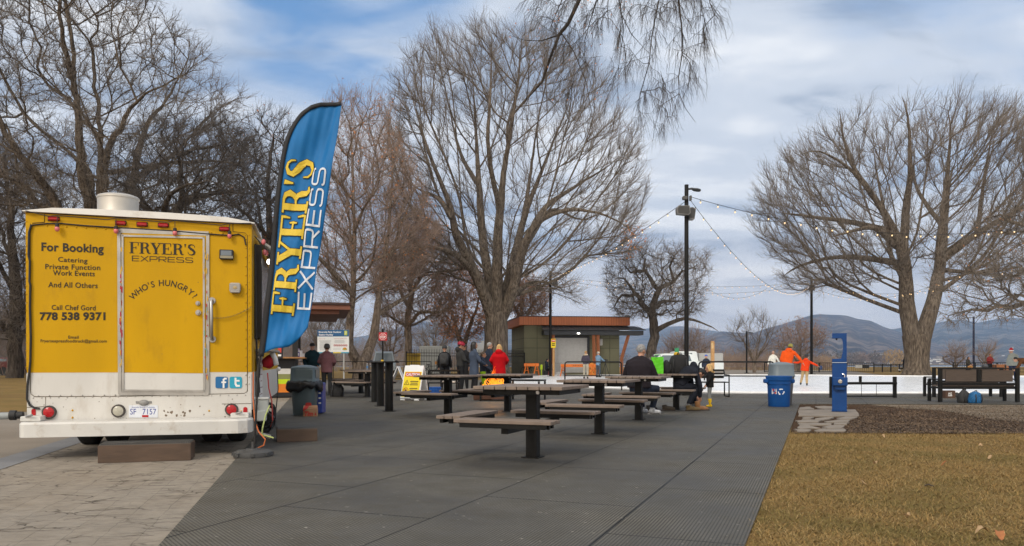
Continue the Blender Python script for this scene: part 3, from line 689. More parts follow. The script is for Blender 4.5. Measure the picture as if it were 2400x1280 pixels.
    # tangents
    tan = np.zeros((cnt, 3)); hp = PA[:cnt] >= 0; i = np.nonzero(hp)[0]; tan[i] = P[i] - P[PA[i]]; mc = mainc[:cnt]; ok = mc >= 0
    tan[ok] = tan[ok] * 1.0 + (P[mc[ok]] - P[:cnt][ok]); tan = nrm(tan)
    i = np.nonzero(hp)[0]; p = PA[i]; cont = mainc[p] == i; dirc = nrm(P[i] - P[p])
    ta = np.where(cont[:, None], tan[p], dirc); ra = np.where(cont, rr[p], np.minimum(rr[p] * .9, rr[i] * 1.15)); tb = tan[i]; rb = rr[i]; trunk = T[i] & (T[p])
    parts_t, parts_c = [], []
    for lo, hi, n in ((.22, 99, 12), (.07, .22, 7), (.03, .07, 5), (0, .03, 3)):
        mk = (rb >= lo) & (rb < hi)
        for tr, dst in ((True, parts_t), (False, parts_c)):
            s = mk & (trunk == tr)
            if s.any(): dst.append(tubes_np(P[p[s]], P[i[s]], ta[s], tb[s], ra[s], rb[s], n))
    ncb = sum(len(q) for _, q in parts_c)
    # fine twigs
    fine = np.nonzero((rr < .06) & (np.arange(cnt) >= ns))[0]; tw = []
    cen = P[:cnt].mean(0)
    src = np.repeat(fine, twigs); M_ = len(src); base = P[src] + (P[PA[src]] - P[src]) * rg.uniform(0, .9, (M_, 1)); d0 = nrm(P[src] - P[PA[src]])
    outw = nrm(base - cen); d = nrm(d0 * d0w + rg.normal(0, twr, (M_, 3)) + np.array([0, 0, up]) + outw * .35); L_ = twig_len * rg.uniform(.45, 1.1, M_)[:, None]
    mid = base + d * L_ * .5; d2 = nrm(d + rg.normal(0, .3, (M_, 3)) + np.array([0, 0, up * .6 - drop])); end = mid + d2 * L_ * .5
    o1 = np.full(M_, twig_r); tw += [tubes_np(base, mid, d, d2, o1, o1 * .8, 3), tubes_np(mid, end, d2, d2, o1 * .8, o1 * .35, 3)]
    ends = [end]
    for s_ in range(sub):
        t = rg.uniform(.1, .9, (M_, 1)); b2 = mid + (end - mid) * t if s_ % 2 else base + (mid - base) * t; d3 = nrm(d + rg.normal(0, .65, (M_, 3)) + np.array([0, 0, up * .7 - drop])); e2 = b2 + d3 * L_ * rg.uniform(.25, .55, (M_, 1))
        tw.append(tubes_np(b2, e2, d3, d3, o1 * .7, o1 * .3, 3)); ends.append(e2)
    base_pt = Vector((P[0][0], P[0][1], max(0, P[0][2]) if P[0][2] > .5 else 0)); off = np.array(base_pt)
    root = thing(name, label, cat, base_pt, group=group)
    V, Q_ = merge(parts_t); np_mesh('trunk', V - off, Q_, [barkm], smooth=True, parent=root)
    allp = parts_c + tw; mats = [barkm, twigm]; nt_ = sum(len(q) for _, q in tw); mi = [np.zeros(ncb, int), np.ones(nt_, int)]
    if leaves:
        E = np.concatenate(ends); 
        if leaf_zone is not None:
            pe = np.stack([E[:, 0] / S + 1200, HOR - (E[:, 2] - HCAM) / S], 1); E = E[in_poly(pe, leaf_zone)]
        if len(E) == 0: E = np.concatenate(ends)
        E = E[rg.integers(0, len(E), leaves)] + rg.normal(0, .12, (leaves, 3)); n = nrm(rg.normal(0, 1, (leaves, 3))); u = nrm(np.cross(n, rg.normal(0, 1, (leaves, 3)))); v = np.cross(n, u); sz = leaf_size * rg.uniform(.5, 1.2, (leaves, 1))
        LV = np.stack([E - u * sz, E + v * sz * .6, E + u * sz, E - v * sz * .6], 1).reshape(-1, 3); allp.append((LV, np.arange(leaves * 4).reshape(-1, 4))); mats.append(leafm); mi.append(np.full(leaves, 2))
    V, Q_ = merge(allp); np_mesh('crown', V - off, Q_, mats, np.concatenate(mi), smooth=True, parent=root)
    return root

# --- the tall bare tree in the middle
make_tree('bare_tree', 'tallest bare tree in the middle, standing left of the green building', 55, [
    [(1160, 888, 0, 34), (1161, 860, 0, 30), (1163, 800, 0, 28), (1163, 765, 0, 28), (1162, 735, 0, 25)],
    [(1158, 750, 0, 18), (1135, 690, -1, 14), (1105, 625, -2, 12), (1078, 570, -3, 10.5), (1062, 500, -4, 8), (1030, 420, -5, 6), (1000, 330, -5, 4), (975, 230, -5, 2)],
    [(1160, 745, 0, 16), (1143, 640, 1, 12), (1128, 540, 2, 11), (1120, 420, 2, 9), (1112, 300, 3, 6), (1105, 180, 3, 3.5), (1098, 90, 3, 2)],
    [(1165, 740, 0, 17), (1166, 640, -1, 13), (1170, 540, -2, 11), (1182, 420, -2, 8), (1203, 300, -3, 6), (1218, 180, -3, 3.5), (1228, 80, -3, 2)],
    [(1170, 748, 0, 17), (1188, 680, 1, 14), (1206, 600, 1, 12), (1228, 500, 3, 9), (1262, 400, 4, 7), (1300, 300, 5, 5), (1340, 200, 5, 3), (1372, 120, 5, 2)],
    [(1178, 742, 0, 15), (1203, 680, -1, 13), (1222, 600, -2, 11), (1252, 545, -3, 8), (1310, 520, -4, 6), (1380, 530, -5, 4.5), (1440, 556, -5, 3), (1485, 590, -5, 1.5)],
    [(1228, 590, -2, 9), (1275, 490, 0, 7), (1350, 425, 2, 5), (1430, 370, 3, 3), (1485, 325, 3, 1.5)],
    [(1240, 560, 1, 7), (1300, 460, 5, 5), (1370, 470, 7, 4), (1450, 470, 8, 2.5)],
    [(1110, 640, -2, 8), (1070, 612, -4, 6), (1020, 603, -5, 5), (965, 622, -6, 4), (915, 660, -6, 2.5)],
    [(1066, 530, -4, 7), (1035, 480, -2, 5.5), (985, 440, 1, 4), (930, 400, 2, 2)],
    [(1120, 420, 2, 7), (1075, 330, 5, 5), (1045, 230, 6, 3.5), (1030, 110, 6, 2)],
    [(1175, 520, -2, 7), (1150, 400, -5, 5), (1155, 280, -6, 4), (1160, 120, -6, 2)],
    [(1228, 500, 3, 7), (1245, 380, 6, 5), (1262, 250, 7, 3.5), (1285, 110, 7, 2)],
    [(1205, 690, 0, 7), (1260, 650, 3, 4.5), (1320, 660, 4, 3), (1350, 700, 4, 1.5)]],
    [(930, 225), (960, 150), (1005, 120), (1025, 80), (1060, 120), (1130, 75), (1160, 110), (1240, 80), (1310, 125), (1360, 150), (1400, 220), (1430, 280), (1480, 320), (1490, 380), (1505, 470), (1485, 540), (1500, 590), (1430, 620), (1380, 600), (1330, 640), (1370, 720), (1290, 690), (1230, 640), (1150, 640), (1090, 650), (1040, 640), (950, 660), (900, 690), (905, 620), (960, 560), (910, 480), (918, 400), (900, 330)], 8.5, 3000, seed=2, shell=.75, d0w=1.2, twr=.38, bf=.5, barkm=B_GREY, twigm=T_GREY, leafm=LEAF_O, leaves=260, leaf_size=.09, leaf_zone=[(1455, 530), (1500, 540), (1500, 600), (1460, 600)], twigs=4, twig_len=1.5, twig_r=.0105, up=.5, tip=.017, base_flare=1.3)
# --- the great tree on the right
make_tree('bare_tree', 'broad bare tree with a forked trunk on the bank at right', 62, [
    [(2148, 884, 0, 29), (2149, 865, 0, 26), (2149, 830, 0, 27), (2148, 800, 0, 30), (2148, 785, 0, 31)],
    [(2140, 800, 0, 20), (2126, 720, 0, 18), (2108, 645, -1, 15), (2086, 602, -2, 14), (2050, 552, -3, 11), (1990, 482, -4, 8.5), (1925, 430, -5, 6), (1850, 402, -6, 4), (1785, 415, -6, 2)],
    [(2158, 800, 0, 20), (2186, 710, 0, 16), (2214, 645, 1, 15), (2240, 595, 2, 13), (2266, 500, 3, 9.5), (2292, 400, 4, 6), (2322, 290, 4, 3)],
    [(2150, 765, 1, 13), (2154, 700, 2, 9), (2146, 645, 2, 8), (2132, 590, 3, 7), (2130, 480, 4, 7), (2122, 360, 5, 4.5), (2110, 260, 5, 2)],
    [(2088, 606, -2, 11), (2078, 520, -3, 9), (2058, 430, -5, 6.5), (2038, 330, -6, 4), (2018, 255, -6, 2)],
    [(2215, 640, 1, 11), (2204, 560, 0, 9), (2200, 450, -1, 7), (2194, 340, -2, 4.5), (2188, 230, -2, 2)],
    [(2236, 605, 2, 10), (2295, 545, 0, 8), (2380, 485, -2, 6), (2450, 420, -3, 3)],
    [(2052, 560, -3, 8), (1975, 525, -1, 6.5), (1890, 500, 1, 4.5), (1800, 480, 2, 2)],
    [(2070, 585, -2, 8), (1980, 560, -5, 6), (1895, 580, -7, 4), (1820, 600, -8, 2)],
    [(2092, 620, -1, 8), (2010, 590, 3, 6), (1930, 605, 5, 4.5), (1860, 650, 6, 2)],
    [(1990, 482, -4, 6), (1950, 390, -3, 4.5), (1930, 290, -3, 2)],
    [(2262, 520, 3, 7), (2240, 400, 6, 5), (2250, 290, 7, 2.5)],
    [(2290, 550, 0, 6), (2360, 400, 3, 4.5), (2400, 260, 4, 2)],
    [(2235, 625, 2, 6), (2300, 640, 0, 4.5), (2370, 630, -1, 3), (2420, 650, -1, 1.5)],
    [(2130, 560, 3, 6), (2170, 450, 7, 5), (2160, 320, 8, 2.5)]],
    [(1800, 440), (1815, 385), (1855, 365), (1890, 325), (1915, 345), (1965, 285), (2010, 315), (2050, 295), (2080, 350), (2110, 280), (2150, 310), (2190, 240), (2225, 300), (2260, 270), (2305, 300), (2330, 255), (2390, 280), (2460, 330), (2470, 420), (2440, 520), (2390, 560), (2330, 590), (2420, 660), (2300, 660), (2220, 610), (2180, 560), (2130, 560), (2110, 640), (2060, 640), (2010, 690), (1960, 660), (1900, 690), (1840, 660), (1890, 620), (1800, 600), (1830, 560), (1780, 500)], 9, 3000, seed=5, shell=.75, d0w=1.2, twr=.38, bf=.5, barkm=B_GREY, twigm=T_GREY, twigs=4, twig_len=1.7, twig_r=.0115, up=.55, tip=.018, base_flare=1.25)
# --- trees on the left, behind the truck
make_tree('bare_tree', 'largest bare tree with many stems rising behind the yellow truck', 46, [
    [(230, 892, 0, 46), (230, 800, 0, 40), (228, 700, 0, 40), (232, 640, 0, 36)],
    [(215, 660, 0, 18), (190, 570, -1, 13), (165, 470, -2, 11), (130, 380, -4, 8), (85, 235, -5, 5), (60, 110, -5, 3), (30, 0, -5, 1.5)],
    [(220, 660, 0, 18), (203, 560, 1, 14), (192, 420, 2, 10), (170, 250, 3, 7), (135, 100, 4, 4), (120, -40, 4, 2)],
    [(232, 650, 0, 20), (226, 550, 0, 16), (218, 420, -1, 12), (224, 260, -2, 8), (232, 130, -3, 5), (212, -20, -3, 3), (205, -120, -3, 2)],
    [(240, 650, 0, 18), (246, 550, 2, 15), (250, 400, 3, 11), (268, 250, 4, 7), (302, 170, 5, 5), (345, 90, 5, 3), (375, 10, 5, 1.5)],
    [(245, 660, 0, 16), (262, 560, -1, 12), (285, 420, -2, 9), (340, 335, -3, 7), (400, 290, -4, 5), (470, 270, -5, 3), (560, 225, -5, 1.5)],
    [(205, 650, 0, 14), (165, 520, 3, 10), (95, 340, 5, 7), (20, 275, 6, 4), (-60, 250, 6, 2)],
    [(250, 400, 3, 7), (300, 300, 6, 5), (370, 200, 7, 3.5), (450, 130, 7, 1.5)],
    [(224, 260, -2, 6), (260, 150, -5, 4.5), (280, 20, -6, 3), (300, -100, -6, 1.5)],
    [(192, 420, 2, 7), (120, 300, 6, 5), (30, 160, 7, 3.5), (-60, 60, 7, 2)],
    [(285, 425, -2, 6), (380, 360, 2, 5), (470, 340, 4, 3.5), (570, 330, 5, 1.5)],
    [(255, 600, 0, 8), (320, 470, 4, 6), (430, 400, 6, 4.5), (540, 390, 7, 2)]],
    [(-160, -60), (0, -180), (150, -140), (280, -150), (330, -60), (375, 0), (420, 40), (445, 80), (470, 130), (440, 165), (490, 170), (500, 210), (540, 180), (575, 220), (580, 260), (540, 290), (590, 330), (600, 380), (520, 420), (450, 470), (350, 500), (200, 490), (60, 520), (-100, 480), (-180, 250)], 8, 3800, seed=9, shell=.5, bf=.2, barkm=bark('bark_brown', (.145, .117, .09), (.26, .21, .163)), twigm=T_GREY, twigs=5, twig_len=1.05, twig_r=.011, up=.25, gnarl=.25, tip=.016)
make_tree('bare_tree', 'crooked black tree just above the right half of the yellow truck roof', 36, [
    [(385, 915, 0, 26), (383, 800, 0, 20), (375, 680, 0, 17), (372, 580, 0, 15), (378, 520, 0, 13)],
    [(376, 560, 0, 10), (350, 475, -1, 8), (320, 445, -1, 6), (280, 430, -2, 3)],
    [(380, 525, 0, 10), (400, 480, 1, 8), (440, 455, 1, 7), (480, 428, 2, 5), (540, 418, 3, 3.5), (600, 405, 3, 2)],
    [(398, 490, 1, 8), (425, 420, 0, 7), (440, 370, -1, 5), (445, 320, -2, 3)],
    [(385, 530, 0, 8), (430, 500, -2, 6), (490, 480, -3, 4.5), (560, 470, -4, 3), (600, 480, -4, 2)],
    [(440, 375, -1, 5), (480, 330, 1, 4), (540, 300, 2, 2)]],
    [(290, 470), (320, 390), (380, 330), (440, 290), (540, 280), (600, 330), (620, 420), (600, 490), (500, 520), (420, 520), (330, 510)], 4.5, 1300, seed=14, bf=.2, barkm=B_DARK, twigm=T_DARK, twigs=4, twig_len=.7, twig_r=.008, up=.2, gnarl=.5, tip=.012)
make_tree('bare_tree', 'dark trunk with low limbs at the far left edge, left of the truck', 52, [
    [(34, 888, 0, 19), (35, 860, 0, 17), (36, 790, 0, 15), (38, 700, 0, 14), (30, 600, 0, 10), (22, 480, 0, 6), (10, 360, 0, 3)],
    [(36, 780, 0, 8), (5, 740, -2, 6), (-40, 690, -3, 4), (-90, 640, -3, 2)],
    [(37, 740, 0, 8), (60, 690, 2, 6), (100, 620, 3, 4), (140, 540, 3, 2)],
    [(36, 800, 0, 6), (10, 775, 2, 5), (-20, 790, 3, 3), (-50, 830, 3, 2)],
    [(34, 690, 0, 6), (55, 600, -3, 5), (60, 500, -4, 3)],
    [(32, 650, 0, 6), (-10, 560, 1, 5), (-50, 450, 1, 3)]],
    [(-180, 500), (-100, 380), (40, 330), (140, 430), (190, 560), (150, 700), (90, 800), (-20, 800), (-120, 800)], 7, 2200, seed=21, bf=.2, barkm=B_DARK, twigm=T_GREY, twigs=5, twig_len=1.2, twig_r=.012, up=.1, gnarl=.3)
make_tree('bare_tree', 'dark slender tree right behind the black pole side of the blue flag', 50, [
    [(640, 890, 0, 14), (638, 780, 0, 11), (636, 650, 0, 10), (632, 540, 0, 8), (628, 430, 0, 5), (640, 330, 0, 3)],
    [(636, 620, 0, 6), (600, 520, 1, 5), (575, 430, 2, 3), (560, 350, 2, 2)],
    [(636, 600, 0, 6), (665, 500, -1, 5), (690, 400, -2, 3), (705, 300, -2, 2)],
    [(634, 560, 0, 5), (590, 500, -3, 4), (550, 470, -4, 2)],
    [(630, 480, 0, 4), (660, 390, 3, 3), (690, 330, 4, 2)]],
    [(545, 480), (540, 400), (590, 330), (640, 290), (690, 270), (730, 330), (740, 480), (720, 620), (640, 640), (570, 560)], 5, 1000, seed=33, bf=.2, barkm=B_DARK, twigm=T_DARK, leafm=LEAF_O, leaves=500, leaf_size=.06, twigs=4, twig_len=.9, twig_r=.010, up=.3, gnarl=.2)
# --- reddish trees between flag and middle tree
make_tree('bare_tree', 'reddish bare tree with twin curving stems right of the blue flag', 47, [
    [(848, 892, 0, 24), (848, 862, 0, 20), (846, 840, 0, 18)],
    [(842, 850, 0, 12), (826, 810, -1, 10), (826, 765, -1, 9), (843, 690, -2, 8), (846, 560, -2, 6), (842, 420, -2, 4), (838, 300, -2, 2)],
    [(852, 850, 0, 13), (868, 790, 1, 11), (877, 730, 1, 10), (880, 650, 2, 8), (890, 540, 3, 6), (900, 420, 3, 4), (905, 290, 3, 2)],
    [(835, 855, 0, 10), (812, 810, 1, 9), (806, 740, 2, 9), (810, 680, 2, 7), (800, 560, 3, 5), (780, 440, 4, 3), (765, 350, 4, 1.5)],
    [(878, 735, 1, 7), (930, 690, 3, 5), (985, 640, 4, 3), (1040, 600, 4, 1.5)],
    [(845, 700, -2, 6), (800, 640, -4, 5), (760, 590, -5, 3), (735, 540, -5, 1.5)],
    [(880, 650, 2, 6), (930, 560, 0, 4.5), (970, 470, -1, 2.5), (990, 400, -1, 1.5)]],
    [(745, 420), (770, 330), (810, 290), (840, 255), (870, 290), (910, 240), (930, 330), (975, 400), (1010, 480), (1030, 560), (1000, 620), (930, 680), (880, 690), (800, 700), (745, 660), (735, 540)], 7, 1900, seed=41, bf=.25, barkm=B_WARM, twigm=T_RED, leafm=LEAF_O, leaves=2600, leaf_size=.06, twigs=4, twig_len=1.2, twig_r=.0085, up=.55)
make_tree('bare_tree', 'slim pale tree between the stop sign and the black fence', 58, [
    [(955, 884, 0, 11), (956, 830, 0, 9), (957, 760, 0, 8), (963, 690, 0, 6), (966, 610, 0, 4), (962, 540, 0, 2)],
    [(957, 765, 0, 5), (990, 738, -2, 4.5), (1035, 738, -3, 3), (1075, 720, -3, 1.5)],
    [(960, 720, 0, 5), (925, 670, 2, 4), (895, 620, 3, 2)],
    [(964, 680, 0, 4), (1000, 620, 2, 3), (1030, 560, 3, 1.5)],
    [(957, 770, 0, 4), (915, 740, -1, 3), (880, 720, -1, 1.5)]],
    [(870, 640), (900, 550), (960, 500), (1030, 530), (1070, 610), (1085, 700), (1040, 750), (960, 760), (890, 740)], 6, 1200, seed=52, bf=.25, barkm=B_WARM, twigm=T_RED, leafm=LEAF_O, leaves=500, leaf_size=.07, twigs=4, twig_len=1.2, twig_r=.009, up=.3, gnarl=.3)
make_tree('leafy_tree', 'small tree still holding orange brown leaves behind the black fence', 66, [
    [(1084, 880, 0, 10), (1084, 830, 0, 9), (1083, 805, 0, 8)],
    [(1082, 810, 0, 6), (1070, 770, 0, 5), (1055, 725, 1, 4), (1040, 680, 1, 2)],
    [(1085, 808, 0, 6), (1105, 765, -1, 5), (1122, 715, -2, 3.5), (1130, 660, -2, 2)],
    [(1076, 785, 0, 4), (1088, 720, 2, 3.5), (1082, 650, 3, 2)]],
    [(1005, 720), (1015, 650), (1070, 610), (1130, 630), (1165, 700), (1150, 770), (1100, 795), (1040, 790)], 6, 450, seed=63, bf=.2, barkm=B_WARM, twigm=T_RED, leafm=LEAF_O, leaves=7000, leaf_size=.085, twigs=4, twig_len=1.2, twig_r=.013, up=.1, gnarl=.3)
make_tree('leafy_tree', 'brown leaved branches seen just left of the green building roof', 72, [
    [(1225, 872, 0, 7), (1224, 800, 0, 6), (1222, 740, 0, 5), (1228, 690, 0, 3)], [(1223, 760, 0, 4), (1250, 715, 1, 3), (1270, 690, 1, 1.5)], [(1223, 750, 0, 4), (1200, 710, -1, 3), (1190, 690, -1, 1.5)]],
    [(1180, 720), (1195, 670), (1240, 655), (1285, 690), (1275, 735), (1210, 745)], 4, 420, seed=64, bf=.2, barkm=B_WARM, twigm=T_RED, leafm=LEAF_B, leaves=2600, leaf_size=.10, twigs=4, twig_len=1.1, twig_r=.013, up=.1)
# --- gnarled tree behind the building's right end
make_tree('bare_tree', 'small gnarled tree leaning beside the right end of the building', 60, [
    [(1527, 884, 0, 14), (1523, 850, 0, 12), (1524, 825, 0, 11.5), (1536, 790, 0, 11), (1532, 755, 0, 10), (1524, 730, 0, 9)],
    [(1530, 745, 0, 8), (1500, 712, -1, 6.5), (1475, 690, -2, 5), (1455, 660, -2, 3.5), (1430, 650, -2, 2)],
    [(1527, 730, 0, 8), (1540, 690, 0, 7), (1552, 672, 0, 6), (1585, 655, 1, 5), (1605, 632, 1, 4), (1635, 622, 1, 3), (1655, 608, 1, 1.5)],
    [(1545, 682, 0, 6), (1530, 650, 1, 5), (1512, 630, 1, 4), (1520, 600, 2, 3), (1508, 580, 2, 1.5)],
    [(1512, 632, 1, 4), (1480, 640, 0, 3), (1462, 620, 0, 2), (1448, 625, 0, 1.5)],
    [(1534, 780, 0, 7), (1560, 762, -1, 5.5), (1590, 750, -2, 4.5), (1612, 752, -2, 4), (1640, 770, -3, 3), (1680, 792, -3, 1.5)],
    [(1530, 720, 0, 6), (1560, 705, 2, 5), (1590, 698, 3, 4), (1620, 700, 3, 3), (1645, 690, 3, 1.5)],
    [(1585, 655, 1, 4), (1570, 625, 0, 3), (1578, 600, -1, 2), (1590, 585, -1, 1.2)],
    [(1480, 695, -2, 4), (1450, 700, 0, 3), (1432, 730, 1, 1.5)]],
    [(1418, 660), (1425, 615), (1470, 600), (1500, 570), (1530, 590), (1570, 575), (1600, 590), (1655, 600), (1660, 640), (1640, 670), (1655, 720), (1620, 745), (1560, 740), (1500, 750), (1440, 740)], 5, 1500, seed=71, bf=.15, barkm=B_DARK, twigm=T_GREY, twigs=4, twig_len=.8, twig_r=.008, up=.2, gnarl=.5, tip=.013, lift=.3)
# --- scrubby trees on the river bank
def scrub(label, z0, cx, w, top, seed, twm, lv=0, n=260, base=None):
    base = base or HOR + F * HCAM / z0; h = base - top; r = random.Random(seed); limbs = [[(cx, base, 0, w * .028 + 1), (cx + r.uniform(-4, 4), base - h * .18, 0, w * .024 + .9)]]
    for q in range(6):
        a = (q - 2.5) / 2.5; limbs.append([(cx, base - h * .15, 0, 1.9), (cx + a * w * .22, base - h * .5, r.uniform(-2, 2), 1.5), (cx + a * w * .42, base - h * r.uniform(.72, .98) + abs(a) * h * .15, r.uniform(-3, 3), .6)])
    k = lambda a, b: r.uniform(a, b); env = [(cx - w * k(.4, .55), base - h * k(.5, .6)), (cx - w * k(.3, .5), base - h * k(.7, .9)), (cx - w * .2, base - h * k(.75, .9)), (cx - w * k(-.1, .1), top), (cx + w * .2, base - h * k(.75, .95)), (cx + w * k(.35, .5), base - h * k(.7, .9)), (cx + w * k(.4, .55), base - h * k(.45, .6)), (cx + w * .2, base - h * .3), (cx, base - h * .2), (cx - w * .2, base - h * .3)]
    return make_tree('scrub_tree', label, z0, limbs, env, w * z0 / F * .4, n, seed=seed, bf=.3, barkm=B_WARM, twigm=twm, leafm=LEAF_B, leaves=lv, leaf_size=.08, twigs=3, twig_len=1.4, twig_r=.010, up=.5, gnarl=.3, smooth=4, group='scrub trees on the river bank')
scrub('thin bare tree with open crown behind the slim lamp post', 78, 1768, 120, 728, 81, T_GREY, n=170)
scrub('brown leaved scrub tree behind the adult in orange', 84, 1872, 130, 752, 82, T_RED, 1500)
scrub('low bare shrub tree behind the wooden post', 76, 1612, 110, 770, 83, T_RED)
scrub('pinkish leafless shrub left of the person in the red vest', 88, 2240, 56, 806, 84, T_RED, n=80)
scrub('pinkish leafless shrub standing behind the person in the red vest', 90, 2312, 44, 800, 85, T_RED, n=70)
scrub('grey leafless shrub tree between the slim tree and the orange tree', 80, 1020, 90, 740, 86, T_GREY)
scrub('bare shrub tree between the two black sign posts left of the parked van', 74, 765, 110, 700, 87, T_GREY, n=330)
scrub('bare shrub tree just right of the parked van', 70, 915, 100, 720, 88, T_RED, n=280)
# --- tree whose branches reach in from the right edge
make_tree('bare_tree', 'tree at the right edge whose long limbs reach in over the benches', 38, [
    [(2560, 902, 0, 30), (2556, 800, 0, 26), (2545, 720, 0, 24), (2540, 600, 0, 18), (2560, 450, 0, 12), (2570, 300, 0, 6)],
    [(2545, 740, 0, 10), (2470, 748, -2, 8), (2400, 752, -3, 5.5), (2350, 756, -3, 4), (2320, 774, -4, 3), (2288, 766, -4, 1.6)],
    [(2543, 700, 0, 9), (2470, 705, 2, 7), (2400, 713, 3, 5), (2365, 712, 3, 4), (2325, 728, 3, 2.5), (2285, 742, 3, 1.4)],
    [(2540, 640, 0, 9), (2450, 610, -1, 6), (2380, 590, -2, 4), (2310, 600, -2, 2)],
    [(2542, 600, 0, 8), (2470, 530, 1, 6), (2400, 490, 2, 4), (2340, 500, 2, 2)],
    [(2350, 757, -3, 2.5), (2370, 730, -2, 2), (2355, 700, -2, 1.2)],
    [(2450, 612, -1, 4), (2380, 650, 0, 3), (2320, 660, 0, 1.5)]],
    [(2245, 660), (2265, 610), (2320, 560), (2370, 490), (2430, 440), (2560, 400), (2660, 520), (2650, 700), (2480, 760), (2430, 700), (2370, 742), (2290, 765), (2255, 735), (2300, 690)], 5, 1500, seed=91, bf=.15, barkm=B_GREY, twigm=T_GREY, leafm=LEAF_B, leaves=500, leaf_size=.07, twigs=4, twig_len=.75, twig_r=.0085, up=.1, gnarl=.45)
# --- the overhanging birch-like branch: its tree stands outside the frame, right of the camera
S10 = 10 / F
make_tree('overhanging_tree', 'drooping bare branches hanging into the top of the picture', 10, [
    [(3000, 1040, -11, 40), (2940, 500, -10, 36), (2700, -100, -7, 30), (2300, -420, -4, 22), (1900, -420, -2, 14), (1560, -250, 0, 10), (1430, -110, 0, 8)],
    [(1430, -110, 0, 7), (1366, -5, 0, 6), (1330, 60, 0, 5.5), (1314, 82, 0, 5.2), (1290, 140, 0, 4.6), (1272, 190, 0, 3.6), (1240, 225, 0, 2.2), (1222, 262, 0, 1.4), (1212, 300, 0, 1)],
    [(1316, 80, 0, 2.2), (1280, 76, .3, 1.6), (1230, 62, .4, 1.1), (1175, 38, .5, .7)],
    [(1318, 82, 0, 2), (1345, 150, -.3, 1.6), (1366, 220, -.4, 1.3), (1380, 290, -.4, 1.1), (1378, 345, -.4, .9), (1358, 385, -.4, .6)],
    [(1560, -250, 0, 5), (1600, -120, .2, 4), (1596, -20, .2, 3), (1600, 50, .2, 2.4), (1607, 108, .2, 2), (1600, 160, .2, 1.7), (1597, 210, .2, 1.6), (1562, 238, .2, 1.2), (1545, 280, .2, .8), (1566, 335, .2, .5)],
    [(1598, 205, .2, 1.4), (1620, 238, .2, 1), (1640, 285, .2, .6)],
    [(1607, 108, .2, 1.2), (1630, 140, .1, .9), (1640, 190, .1, .6)],
    [(1480, -160, 0, 4), (1445, -20, -.2, 2), (1448, 50, -.2, 1.7), (1470, 100, -.2, 1.4), (1512, 138, -.2, 1.1), (1550, 150, -.2, .6)],
    [(1600, -120, .2, 3), (1556, -20, .3, 2), (1544, 60, .3, 1.6), (1532, 130, .3, 1.3), (1512, 200, .3, 1), (1500, 265, .3, .6)],
    [(1480, -160, 0, 3), (1462, -20, .4, 1.6), (1472, 40, .4, 1.3), (1466, 125, .4, 1.1), (1455, 185, .4, .9), (1438, 230, .4, .5)],
    [(1600, -120, .2, 3), (1640, -30, -.3, 1.6), (1655, 30, -.3, 1.1), (1660, 90, -.3, .6)],
    [(1640, -60, -.3, 2), (1680, -10, -.4, 1.2), (1694, 45, -.4, .6)],
    [(1440, -120, 0, 3), (1400, -20, .5, 1.8), (1380, 60, .6, 1.3), (1385, 140, .6, .8)],
    [(1430, -110, 0, 3), (1330, -60, .5, 2), (1300, 10, .6, 1.3), (1270, 70, .6, .8)],
    [(1440, -120, 0, 3), (1420, -10, -.5, 1.8), (1410, 80, -.6, 1.2), (1420, 160, -.6, .7)]],
    [(1240, -60), (1480, -120), (1700, -120), (1690, 20), (1655, 130), (1645, 200), (1600, 240), (1560, 300), (1505, 290), (1500, 180), (1480, 110), (1470, 200), (1430, 230), (1410, 160), (1360, 200), (1300, 190), (1290, 120), (1230, 60)], .9, 620, seed=101, bf=.12, barkm=B_DARK, twigm=T_DARK, leafm=LEAF_O, leaves=150, leaf_size=.016, leaf_zone=[(1160, 0), (1480, 0), (1450, 240), (1160, 200)], twigs=3, twig_len=.34, twig_r=.0020, up=-1.0, drop=.7, gnarl=.05, tip=.0026, pexp=2.6, sub=3, lift=0, d0w=.7, twr=.3)

